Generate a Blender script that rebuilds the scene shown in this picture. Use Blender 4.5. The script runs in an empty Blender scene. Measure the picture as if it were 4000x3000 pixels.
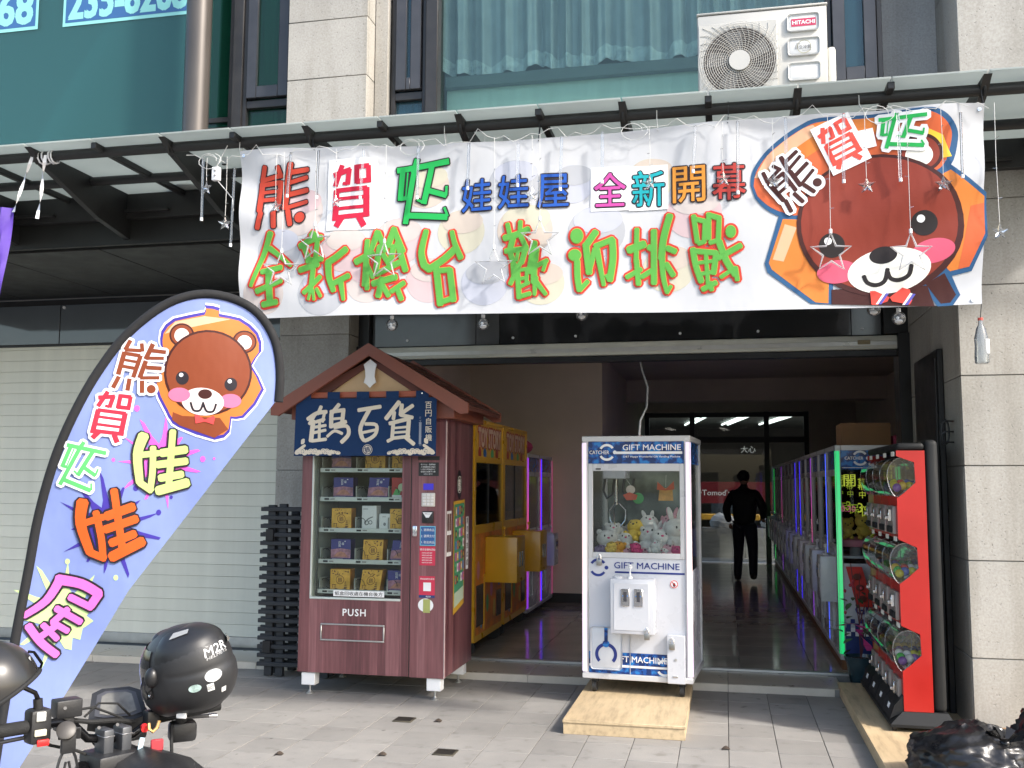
import bpy, bmesh, math, random
from mathutils import Vector, Matrix
R = math.radians
sc = bpy.context.scene
col = sc.collection
rnd = random.Random(7)

# ---------------------------------------------------------------- camera
cam = bpy.data.cameras.new('camera')
cam.sensor_width = 36.0
cam.lens = 36.0 * 3850 / 4000
cam.clip_start = 0.05
cam.clip_end = 500
camo = bpy.data.objects.new('camera', cam)
col.objects.link(camo)
_y, _p, _r = R(12.15), R(5.7), R(0.27)
_fw = Vector((-math.sin(_y) * math.cos(_p), math.cos(_y) * math.cos(_p), math.sin(_p)))
_rt = Vector((math.cos(_y), math.sin(_y), 0))
_up = _rt.cross(_fw)
_rt2 = _rt * math.cos(_r) + _up * math.sin(_r)
_up2 = -_rt * math.sin(_r) + _up * math.cos(_r)
_m = Matrix((_rt2, _up2, -_fw)).transposed().to_4x4()
_m.translation = Vector((0, 0, 1.62))
camo.matrix_world = _m
sc.camera = camo

# ---------------------------------------------------------------- sky, sun, exposure
SUN_EL = 40.0
SUN_DIR = Vector((0.905, -0.425, 0)).normalized()
world = bpy.data.worlds.new('World')
sc.world = world
world.use_nodes = True
wn = world.node_tree.nodes
wl = world.node_tree.links
bg = wn['Background']
sky = wn.new('ShaderNodeTexSky')
sky.sky_type = 'NISHITA'
sky.sun_disc = False
sky.sun_elevation = R(SUN_EL)
sky.sun_rotation = math.atan2(SUN_DIR.x, SUN_DIR.y)
sky.dust_density = 3.0
sky.air_density = 1.2
wl.new(sky.outputs[0], bg.inputs[0])
bg.inputs[1].default_value = 0.15
sun = bpy.data.lights.new('sun', 'SUN')
sun.energy = 2.0
sun.angle = R(4)
sun.color = (1.0, 0.97, 0.92)
suno = bpy.data.objects.new('sun', sun)
col.objects.link(suno)
_s = Vector((SUN_DIR.x * math.cos(R(SUN_EL)), SUN_DIR.y * math.cos(R(SUN_EL)), math.sin(R(SUN_EL))))
suno.rotation_euler = _s.to_track_quat('Z', 'Y').to_euler()
suno.location = _s * 30
vs = sc.view_settings
vs.view_transform = 'Standard'
vs.look = 'None'
vs.gamma = 1
vs.exposure = 1.4
vs.use_curve_mapping = False

# ---------------------------------------------------------------- materials
MATS = {}


def sl(c):
    """srgb 0-255 triple -> linear"""
    out = []
    for v in c:
        v = v / 255.0
        out.append(v / 12.92 if v <= 0.04045 else ((v + 0.055) / 1.055) ** 2.4)
    return tuple(out)


def node_mat(name):
    m = bpy.data.materials.new(name)
    m.use_nodes = True
    nt = m.node_tree
    return m, nt, nt.nodes, nt.links, nt.nodes['Principled BSDF']


def noise_of(N, L, scale, detail=4, stretch=None, rough=0.55, coord='Object'):
    tc = N.new('ShaderNodeTexCoord')
    mp = N.new('ShaderNodeMapping')
    if stretch:
        mp.inputs['Scale'].default_value = stretch
    nz = N.new('ShaderNodeTexNoise')
    nz.inputs['Scale'].default_value = scale
    nz.inputs['Detail'].default_value = detail
    nz.inputs['Roughness'].default_value = rough
    L.new(tc.outputs[coord], mp.inputs[0])
    L.new(mp.outputs[0], nz.inputs['Vector'])
    return nz


def ramp_of(N, L, src, stops):
    rp = N.new('ShaderNodeValToRGB')
    el = rp.color_ramp.elements
    while len(el) < len(stops):
        el.new(0.5)
    for e, (p, c) in zip(el, stops):
        e.position = p
        e.color = (*c, 1) if len(c) == 3 else c
    L.new(src, rp.inputs[0])
    return rp


def P(name, c, rough=0.5, metal=0.0, var=0.1, vs_=5, bump=0.0, bs=80, spec=0.5, stretch=None,
      coat=0.0, emit=0.0, rand=0.0, trans=0.0, sheen=0.0):
    """general procedural paint / plastic / cloth / metal"""
    if name in MATS:
        return MATS[name]
    m, nt, N, L, b = node_mat(name)
    nz = noise_of(N, L, vs_, 5, stretch)
    lo = tuple(max(0, x * (1 - var)) for x in c)
    hi = tuple(min(1, x * (1 + var)) for x in c)
    rp = ramp_of(N, L, nz.outputs['Fac'], [(0.3, lo), (0.7, hi)])
    out = rp.outputs[0]
    if rand:
        oi = N.new('ShaderNodeObjectInfo')
        mr = N.new('ShaderNodeMapRange')
        mr.inputs['To Min'].default_value = 1 - rand
        mr.inputs['To Max'].default_value = 1 + rand
        L.new(oi.outputs['Random'], mr.inputs['Value'])
        mx = N.new('ShaderNodeMix')
        mx.data_type = 'RGBA'
        mx.blend_type = 'MULTIPLY'
        mx.inputs['Factor'].default_value = 1
        L.new(out, mx.inputs['A'])
        L.new(mr.outputs[0], mx.inputs['B'])
        out = mx.outputs['Result']
    L.new(out, b.inputs['Base Color'])
    rr = ramp_of(N, L, nz.outputs['Fac'], [(0.25, (max(0.02, rough * 0.8),) * 3), (0.75, (min(1, rough * 1.2),) * 3)])
    L.new(rr.outputs[0], b.inputs['Roughness'])
    b.inputs['Metallic'].default_value = metal
    b.inputs['Specular IOR Level'].default_value = spec
    b.inputs['Coat Weight'].default_value = coat
    b.inputs['Transmission Weight'].default_value = trans
    if emit:
        b.inputs['Emission Color'].default_value = (*c, 1)
        b.inputs['Emission Strength'].default_value = emit
    if bump:
        n2 = noise_of(N, L, bs, 4, stretch)
        bp = N.new('ShaderNodeBump')
        bp.inputs['Strength'].default_value = bump
        bp.inputs['Distance'].default_value = 0.004
        L.new(n2.outputs['Fac'], bp.inputs['Height'])
        L.new(bp.outputs[0], b.inputs['Normal'])
    MATS[name] = m
    return m


def glass(name, tint=(1, 1, 1), refl=1.0, rough=0.02, haze=0.0, hazecol=(0.8, 0.8, 0.8)):
    """thin pane: tinted see-through plus fresnel mirror, optional milky part"""
    if name in MATS:
        return MATS[name]
    m, nt, N, L, b = node_mat(name)
    N.remove(b)
    out = N['Material Output']
    tr = N.new('ShaderNodeBsdfTransparent')
    tr.inputs[0].default_value = (*tint, 1)
    gl = N.new('ShaderNodeBsdfGlossy')
    gl.inputs['Roughness'].default_value = rough
    fr = N.new('ShaderNodeFresnel')
    fr.inputs[0].default_value = 1.5
    mu = N.new('ShaderNodeMath')
    mu.operation = 'MULTIPLY'
    mu.use_clamp = True
    mu.inputs[1].default_value = refl
    L.new(fr.outputs[0], mu.inputs[0])
    base = tr.outputs[0]
    if haze:
        df = N.new('ShaderNodeBsdfDiffuse')
        df.inputs[0].default_value = (*hazecol, 1)
        tl = N.new('ShaderNodeBsdfTranslucent')
        tl.inputs[0].default_value = (*hazecol, 1)
        a = N.new('ShaderNodeMixShader')
        a.inputs[0].default_value = 0.5
        L.new(df.outputs[0], a.inputs[1])
        L.new(tl.outputs[0], a.inputs[2])
        hm = N.new('ShaderNodeMixShader')
        hm.inputs[0].default_value = haze
        L.new(tr.outputs[0], hm.inputs[1])
        L.new(a.outputs[0], hm.inputs[2])
        base = hm.outputs[0]
    mx = N.new('ShaderNodeMixShader')
    L.new(mu.outputs[0], mx.inputs[0])
    L.new(base, mx.inputs[1])
    L.new(gl.outputs[0], mx.inputs[2])
    L.new(mx.outputs[0], out.inputs[0])
    MATS[name] = m
    return m


def frosted(name, c):
    m, nt, N, L, b = node_mat(name)
    N.remove(b)
    df = N.new('ShaderNodeBsdfDiffuse')
    tl = N.new('ShaderNodeBsdfTranslucent')
    nz = noise_of(N, L, 1.5, 5)
    rp = ramp_of(N, L, nz.outputs['Fac'], [(0.3, tuple(x * 0.86 for x in c)), (0.7, c)])
    L.new(rp.outputs[0], df.inputs[0])
    L.new(rp.outputs[0], tl.inputs[0])
    mx = N.new('ShaderNodeMixShader')
    mx.inputs[0].default_value = 0.6
    L.new(df.outputs[0], mx.inputs[1])
    L.new(tl.outputs[0], mx.inputs[2])
    L.new(mx.outputs[0], N['Material Output'].inputs[0])
    MATS[name] = m
    return m


def emis(name, c, s, c2=None):
    if name in MATS:
        return MATS[name]
    m, nt, N, L, b = node_mat(name)
    b.inputs['Base Color'].default_value = (*c, 1)
    b.inputs['Roughness'].default_value = 0.4
    b.inputs['Emission Strength'].default_value = s
    b.inputs['Emission Color'].default_value = (*c, 1)
    if c2:
        tc = N.new('ShaderNodeTexCoord')
        sp = N.new('ShaderNodeSeparateXYZ')
        L.new(tc.outputs['Object'], sp.inputs[0])
        mr = N.new('ShaderNodeMapRange')
        mr.inputs['From Min'].default_value = 0.2
        mr.inputs['From Max'].default_value = 1.8
        L.new(sp.outputs['Z'], mr.inputs['Value'])
        rp = ramp_of(N, L, mr.outputs[0], [(0.0, c), (0.5, c2), (1.0, c)])
        L.new(rp.outputs[0], b.inputs['Emission Color'])
        L.new(rp.outputs[0], b.inputs['Base Color'])
    MATS[name] = m
    return m


def stone_mat(name, c, pit=0.35, rand=0.05):
    m, nt, N, L, b = node_mat(name)
    n1 = noise_of(N, L, 2.2, 6)
    n2 = noise_of(N, L, 70, 3)
    vo = N.new('ShaderNodeTexVoronoi')
    vo.inputs['Scale'].default_value = 34
    tc = N.new('ShaderNodeTexCoord')
    wv = noise_of(N, L, 25, 3)
    ad = N.new('ShaderNodeVectorMath')
    ad.operation = 'MULTIPLY_ADD'
    ad.inputs[1].default_value = (0.05, 0.05, 0.05)
    L.new(wv.outputs['Color'], ad.inputs[0])
    L.new(tc.outputs['Object'], ad.inputs[2])
    L.new(ad.outputs[0], vo.inputs['Vector'])
    pits = ramp_of(N, L, vo.outputs['Distance'], [(0.10, (0, 0, 0)), (0.24, (1, 1, 1))])
    gate = ramp_of(N, L, n2.outputs['Fac'], [(0.45, (1, 1, 1)), (0.62, (0, 0, 0))])
    mxg = N.new('ShaderNodeMix')
    mxg.data_type = 'RGBA'
    mxg.blend_type = 'LIGHTEN'
    mxg.inputs['Factor'].default_value = 1
    L.new(pits.outputs[0], mxg.inputs['A'])
    L.new(gate.outputs[0], mxg.inputs['B'])
    base = ramp_of(N, L, n1.outputs['Fac'], [(0.3, tuple(x * 0.9 for x in c)), (0.7, tuple(x * 1.06 for x in c))])
    grain = ramp_of(N, L, n2.outputs['Fac'], [(0.35, (0.88, 0.87, 0.86)), (0.65, (1.06, 1.06, 1.06))])
    m1 = N.new('ShaderNodeMix')
    m1.data_type = 'RGBA'
    m1.blend_type = 'MULTIPLY'
    m1.inputs['Factor'].default_value = 1
    L.new(base.outputs[0], m1.inputs['A'])
    L.new(grain.outputs[0], m1.inputs['B'])
    m2 = N.new('ShaderNodeMix')
    m2.data_type = 'RGBA'
    m2.blend_type = 'MULTIPLY'
    m2.inputs['Factor'].default_value = pit
    L.new(m1.outputs['Result'], m2.inputs['A'])
    L.new(mxg.outputs['Result'], m2.inputs['B'])
    oi = N.new('ShaderNodeObjectInfo')
    mr = N.new('ShaderNodeMapRange')
    mr.inputs['To Min'].default_value = 1 - rand
    mr.inputs['To Max'].default_value = 1 + rand
    L.new(oi.outputs['Random'], mr.inputs['Value'])
    m3 = N.new('ShaderNodeMix')
    m3.data_type = 'RGBA'
    m3.blend_type = 'MULTIPLY'
    m3.inputs['Factor'].default_value = 1
    L.new(m2.outputs['Result'], m3.inputs['A'])
    L.new(mr.outputs[0], m3.inputs['B'])
    sn = noise_of(N, L, 1.0, 5, (5.5, 5.5, .55), .6)
    sr_ = ramp_of(N, L, sn.outputs['Fac'], [(0.36, (0.80, 0.785, 0.755)), (0.52, (1.0, 1.0, 1.0)), (0.7, (1.04, 1.04, 1.04))])
    m4 = N.new('ShaderNodeMix')
    m4.data_type = 'RGBA'
    m4.blend_type = 'MULTIPLY'
    m4.inputs['Factor'].default_value = 0.7
    L.new(m3.outputs['Result'], m4.inputs['A'])
    L.new(sr_.outputs[0], m4.inputs['B'])
    L.new(m4.outputs['Result'], b.inputs['Base Color'])
    b.inputs['Roughness'].default_value = 0.8
    bp = N.new('ShaderNodeBump')
    bp.inputs['Strength'].default_value = 0.5
    bp.inputs['Distance'].default_value = 0.004
    L.new(mxg.outputs['Result'], bp.inputs['Height'])
    L.new(bp.outputs[0], b.inputs['Normal'])
    MATS[name] = m
    return m


def paver_mat(name, c):
    m, nt, N, L, b = node_mat(name)
    geo = N.new('ShaderNodeNewGeometry')

    def nz(scale, det=5):
        n = N.new('ShaderNodeTexNoise')
        n.inputs['Scale'].default_value = scale
        n.inputs['Detail'].default_value = det
        L.new(geo.outputs['Position'], n.inputs['Vector'])
        return n
    n1, n2, n3 = nz(1.1), nz(9), nz(220, 2)
    base = ramp_of(N, L, n1.outputs['Fac'], [(0.3, tuple(x * 0.82 for x in c)), (0.7, tuple(x * 1.1 for x in c))])
    st = ramp_of(N, L, n2.outputs['Fac'], [(0.27, (0.74, 0.72, 0.69)), (0.40, (0.97, 0.97, 0.97)), (0.7, (1.04, 1.03, 1.02))])
    gr = ramp_of(N, L, n3.outputs['Fac'], [(0.3, (0.9, 0.9, 0.9)), (0.7, (1.08, 1.08, 1.08))])
    vo = N.new('ShaderNodeTexVoronoi')
    vo.inputs['Scale'].default_value = 3.1
    vo.inputs['Randomness'].default_value = 1
    wob = N.new('ShaderNodeVectorMath')
    wob.operation = 'MULTIPLY_ADD'
    wob.inputs[1].default_value = (0.11, 0.11, 0.11)
    L.new(n2.outputs['Color'], wob.inputs[0])
    L.new(geo.outputs['Position'], wob.inputs[2])
    L.new(wob.outputs[0], vo.inputs['Vector'])
    gum = ramp_of(N, L, vo.outputs['Distance'], [(0.035, (0.42, 0.41, 0.39)), (0.065, (1, 1, 1))])
    oi = N.new('ShaderNodeObjectInfo')
    mr = N.new('ShaderNodeMapRange')
    mr.inputs['To Min'].default_value = 0.9
    mr.inputs['To Max'].default_value = 1.08
    L.new(oi.outputs['Random'], mr.inputs['Value'])
    cur = base.outputs[0]
    for o in (st.outputs[0], gr.outputs[0], gum.outputs[0], mr.outputs[0]):
        x = N.new('ShaderNodeMix')
        x.data_type = 'RGBA'
        x.blend_type = 'MULTIPLY'
        x.inputs['Factor'].default_value = 1
        L.new(cur, x.inputs['A'])
        L.new(o, x.inputs['B'])
        cur = x.outputs['Result']
    L.new(cur, b.inputs['Base Color'])
    b.inputs['Roughness'].default_value = 0.75
    bp = N.new('ShaderNodeBump')
    bp.inputs['Strength'].default_value = 0.25
    bp.inputs['Distance'].default_value = 0.003
    L.new(n3.outputs['Fac'], bp.inputs['Height'])
    L.new(bp.outputs[0], b.inputs['Normal'])
    MATS[name] = m
    return m


def plank_mat(name, axis, width, cols, rough=0.35, grain=(60, 60, 3), coat=0.2):
    """printed wood planks running along z; stripes along the given axis, white-ish seams"""
    m, nt, N, L, b = node_mat(name)
    tc = N.new('ShaderNodeTexCoord')
    sp = N.new('ShaderNodeSeparateXYZ')
    L.new(tc.outputs['Object'], sp.inputs[0])
    dv = N.new('ShaderNodeMath')
    dv.operation = 'DIVIDE'
    dv.inputs[1].default_value = width
    L.new(sp.outputs[axis], dv.inputs[0])
    fl = N.new('ShaderNodeMath')
    fl.operation = 'FLOOR'
    L.new(dv.outputs[0], fl.inputs[0])
    wn_ = N.new('ShaderNodeTexWhiteNoise')
    wn_.noise_dimensions = '1D'
    L.new(fl.outputs[0], wn_.inputs['W'])
    pl = ramp_of(N, L, wn_.outputs['Value'], [(0.0, cols[0]), (0.5, cols[1]), (1.0, cols[2])])
    nz = noise_of(N, L, 1.0, 6, grain)
    gr = ramp_of(N, L, nz.outputs['Fac'], [(0.3, (0.72, 0.7, 0.7)), (0.62, (1.08, 1.05, 1.05)), (0.74, (1.5, 1.4, 1.4))])
    mx = N.new('ShaderNodeMix')
    mx.data_type = 'RGBA'
    mx.blend_type = 'MULTIPLY'
    mx.inputs['Factor'].default_value = 1
    L.new(pl.outputs[0], mx.inputs['A'])
    L.new(gr.outputs[0], mx.inputs['B'])
    L.new(mx.outputs['Result'], b.inputs['Base Color'])
    b.inputs['Roughness'].default_value = rough
    b.inputs['Coat Weight'].default_value = coat
    b.inputs['Coat Roughness'].default_value = 0.25
    MATS[name] = m
    return m


def camo_mat(name, c0, c1, c2, scale=22):
    m, nt, N, L, b = node_mat(name)
    nz = noise_of(N, L, scale, 1.5, None, 0.5)
    rp = ramp_of(N, L, nz.outputs['Fac'], [(0.0, c0), (0.45, c1), (0.56, c2)])
    rp.color_ramp.interpolation = 'CONSTANT'
    L.new(rp.outputs[0], b.inputs['Base Color'])
    b.inputs['Roughness'].default_value = 0.25
    MATS[name] = m
    return m


def ply_mat(name, c):
    m, nt, N, L, b = node_mat(name)
    nz = noise_of(N, L, 3.0, 7, (9, 1.2, 9), 0.6)
    n2 = noise_of(N, L, 1.7, 4)
    rp = ramp_of(N, L, nz.outputs['Fac'], [(0.3, tuple(x * 0.72 for x in c)), (0.5, c), (0.7, tuple(min(1, x * 1.12) for x in c))])
    r2 = ramp_of(N, L, n2.outputs['Fac'], [(0.3, (0.82, 0.8, 0.78)), (0.65, (1.03, 1.03, 1.03))])
    mx = N.new('ShaderNodeMix')
    mx.data_type = 'RGBA'
    mx.blend_type = 'MULTIPLY'
    mx.inputs['Factor'].default_value = 1
    L.new(rp.outputs[0], mx.inputs['A'])
    L.new(r2.outputs[0], mx.inputs['B'])
    L.new(mx.outputs['Result'], b.inputs['Base Color'])
    b.inputs['Roughness'].default_value = 0.6
    MATS[name] = m
    return m


def cloth_mat(name, c, var=0.04, rough=0.6, bump=0.25, bs=5, trans=0.0):
    """printed banner cloth: soft folds as fine relief"""
    if name in MATS:
        return MATS[name]
    m, nt, N, L, b = node_mat(name)
    nz = noise_of(N, L, 3, 4)
    rp = ramp_of(N, L, nz.outputs['Fac'], [(0.3, tuple(x * (1 - var) for x in c)), (0.7, tuple(min(1, x * (1 + var)) for x in c))])
    L.new(rp.outputs[0], b.inputs['Base Color'])
    b.inputs['Roughness'].default_value = rough
    b.inputs['Specular IOR Level'].default_value = 0.25
    n2 = noise_of(N, L, bs, 3, (1, 1, 0.55))
    bp = N.new('ShaderNodeBump')
    bp.inputs['Strength'].default_value = bump
    bp.inputs['Distance'].default_value = 0.03
    L.new(n2.outputs['Fac'], bp.inputs['Height'])
    L.new(bp.outputs[0], b.inputs['Normal'])
    if trans:
        tl = N.new('ShaderNodeBsdfTranslucent')
        L.new(rp.outputs[0], tl.inputs[0])
        mx = N.new('ShaderNodeMixShader')
        mx.inputs[0].default_value = trans
        L.new(b.outputs[0], mx.inputs[1])
        L.new(tl.outputs[0], mx.inputs[2])
        L.new(mx.outputs[0], N['Material Output'].inputs[0])
    MATS[name] = m
    return m


# ---------------------------------------------------------------- mesh helpers
class MB:
    def __init__(self):
        self.bm = bmesh.new()

    def box(self, x0, x1, y0, y1, z0, z1, bev=0.0, seg=1, mat=None):
        mtx = Matrix.Translation(((x0 + x1) / 2, (y0 + y1) / 2, (z0 + z1) / 2)) @ Matrix.Diagonal((abs(x1 - x0), abs(y1 - y0), abs(z1 - z0), 1))
        if mat is not None:
            mtx = mat @ mtx
        r = bmesh.ops.create_cube(self.bm, size=1, matrix=mtx)
        if bev:
            es = list({e for v in r['verts'] for e in v.link_edges})
            bmesh.ops.bevel(self.bm, geom=es, offset=bev, segments=seg, affect='EDGES', profile=0.5)
        return self

    def cyl(self, p0, p1, r0, r1=None, seg=14, caps=True):
        r1 = r0 if r1 is None else r1
        p0, p1 = Vector(p0), Vector(p1)
        d = p1 - p0
        q = d.to_track_quat('Z', 'Y').to_matrix().to_4x4()
        mtx = Matrix.Translation((p0 + p1) / 2) @ q
        bmesh.ops.create_cone(self.bm, cap_ends=caps, segments=seg, radius1=r0, radius2=r1, depth=d.length, matrix=mtx)
        return self

    def tube(self, pts, r, seg=8, closed=False):
        pts = [Vector(p) for p in pts]
        n = len(pts)
        rings = []
        prev = None
        for i, p in enumerate(pts):
            a = pts[i - 1] if i > 0 else (pts[-1] if closed else pts[0])
            b = pts[i + 1] if i < n - 1 else (pts[0] if closed else pts[-1])
            t = (b - a).normalized()
            if prev is None:
                up = Vector((0, 0, 1)) if abs(t.z) < 0.9 else Vector((1, 0, 0))
                u = t.cross(up).normalized()
            else:
                u = (prev - t * prev.dot(t)).normalized()
            prev = u
            w = t.cross(u)
            rr = r[i] if isinstance(r, (list, tuple)) else r
            rings.append([self.bm.verts.new(p + (u * math.cos(k * 2 * math.pi / seg) + w * math.sin(k * 2 * math.pi / seg)) * rr) for k in range(seg)])
        m = n if closed else n - 1
        for i in range(m):
            A, B = rings[i], rings[(i + 1) % n]
            for k in range(seg):
                self.bm.faces.new((A[k], A[(k + 1) % seg], B[(k + 1) % seg], B[k]))
        if not closed:
            self.bm.faces.new(rings[0][::-1])
            self.bm.faces.new(rings[-1])
        return self

    def lathe(self, prof, seg=20, c=(0, 0, 0), sx=1.0, sy=1.0):
        rings = []
        for r, z in prof:
            rings.append([self.bm.verts.new((c[0] + sx * r * math.cos(k * 2 * math.pi / seg), c[1] + sy * r * math.sin(k * 2 * math.pi / seg), c[2] + z)) for k in range(seg)])
        for A, B in zip(rings, rings[1:]):
            for k in range(seg):
                self.bm.faces.new((A[k], A[(k + 1) % seg], B[(k + 1) % seg], B[k]))
        self.bm.faces.new(rings[0][::-1])
        self.bm.faces.new(rings[-1])
        return self

    def prism(self, pts, f0, f1):
        """pts 2d; f0/f1 map (a,b) to 3d on the two end planes"""
        A = [self.bm.verts.new(f0(*p)) for p in pts]
        B = [self.bm.verts.new(f1(*p)) for p in pts]
        n = len(pts)
        self.bm.faces.new(A[::-1])
        self.bm.faces.new(B)
        for k in range(n):
            self.bm.faces.new((A[k], A[(k + 1) % n], B[(k + 1) % n], B[k]))
        return self

    def ell(self, c, rad, u=14, v=9, rot=None):
        mtx = Matrix.Translation(c)
        if rot is not None:
            mtx = mtx @ rot
        mtx = mtx @ Matrix.Diagonal((*rad, 1))
        bmesh.ops.create_uvsphere(self.bm, u_segments=u, v_segments=v, radius=1, matrix=mtx)
        return self

    def face(self, pts):
        self.bm.faces.new([self.bm.verts.new(p) for p in pts])
        return self

    def grid(self, nu, nv, f):
        V = [[self.bm.verts.new(f(i / nu, j / nv)) for j in range(nv + 1)] for i in range(nu + 1)]
        for i in range(nu):
            for j in range(nv):
                self.bm.faces.new((V[i][j], V[i + 1][j], V[i + 1][j + 1], V[i][j + 1]))
        return self

    def mesh(self, name, smooth=True, ang=40, fix=True):
        if fix:
            bmesh.ops.recalc_face_normals(self.bm, faces=self.bm.faces)
        me = bpy.data.meshes.new(name)
        self.bm.to_mesh(me)
        self.bm.free()
        if smooth:
            me.polygons.foreach_set('use_smooth', [True] * len(me.polygons))
            me.set_sharp_from_angle(angle=R(ang))
        return me

    def build(self, name, mat, parent=None, world=False, smooth=True, ang=40, fix=True):
        return link(name, self.mesh(name, smooth, ang, fix), mat, parent, world)


def link(name, me, mat, parent=None, world=False):
    if mat is not None and len(me.materials) == 0:
        me.materials.append(mat)
    o = bpy.data.objects.new(name, me)
    col.objects.link(o)
    if parent is not None:
        o.parent = parent
        if world:
            o.location = -parent_world(parent)
    return o


def parent_world(p):
    v = Vector(p.location)
    while p.parent is not None:
        p = p.parent
        v = v + Vector(p.location)
    return v


def tag(o, label, cat, group=None):
    o['label'] = label
    o['category'] = cat
    if group:
        o['group'] = group
    return o


def struct(o):
    o['kind'] = 'structure'
    return o


def stuff(o):
    o['kind'] = 'stuff'
    return o


def thing(name, label, cat, loc=(0, 0, 0), rz=0.0, group=None):
    o = bpy.data.objects.new(name, None)
    o.empty_display_size = 0.1
    col.objects.link(o)
    o.location = loc
    o.rotation_euler = (0, 0, rz)
    return tag(o, label, cat, group)


def copy_tree(o, parent=None):
    c = o.copy()
    col.objects.link(c)
    c.parent = parent
    for ch in list(o.children):
        copy_tree(ch, c)
    return c


_tx = {}


def text_data(body, off=0.0, shear=0.0, space=1.0):
    """filled outline of a word in the built-in font: centred 2d verts and faces, cap height about 0.7"""
    k = (body, off, shear, space)
    if k not in _tx:
        c = bpy.data.curves.new('t', 'FONT')
        c.body = body
        c.offset = off
        c.shear = shear
        c.space_character = space
        c.resolution_u = 2
        o = bpy.data.objects.new('t', c)
        me = o.to_mesh()
        V = [(v.co.x, v.co.y) for v in me.vertices]
        F = [tuple(p.vertices) for p in me.polygons]
        o.to_mesh_clear()
        bpy.data.objects.remove(o)
        bpy.data.curves.remove(c)
        x0, x1 = min(v[0] for v in V), max(v[0] for v in V)
        y0, y1 = min(v[1] for v in V), max(v[1] for v in V)
        V = [(v[0] - (x0 + x1) / 2, v[1] - (y0 + y1) / 2) for v in V]
        _tx[k] = (V, F, x1 - x0, y1 - y0)
    return _tx[k]


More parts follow.
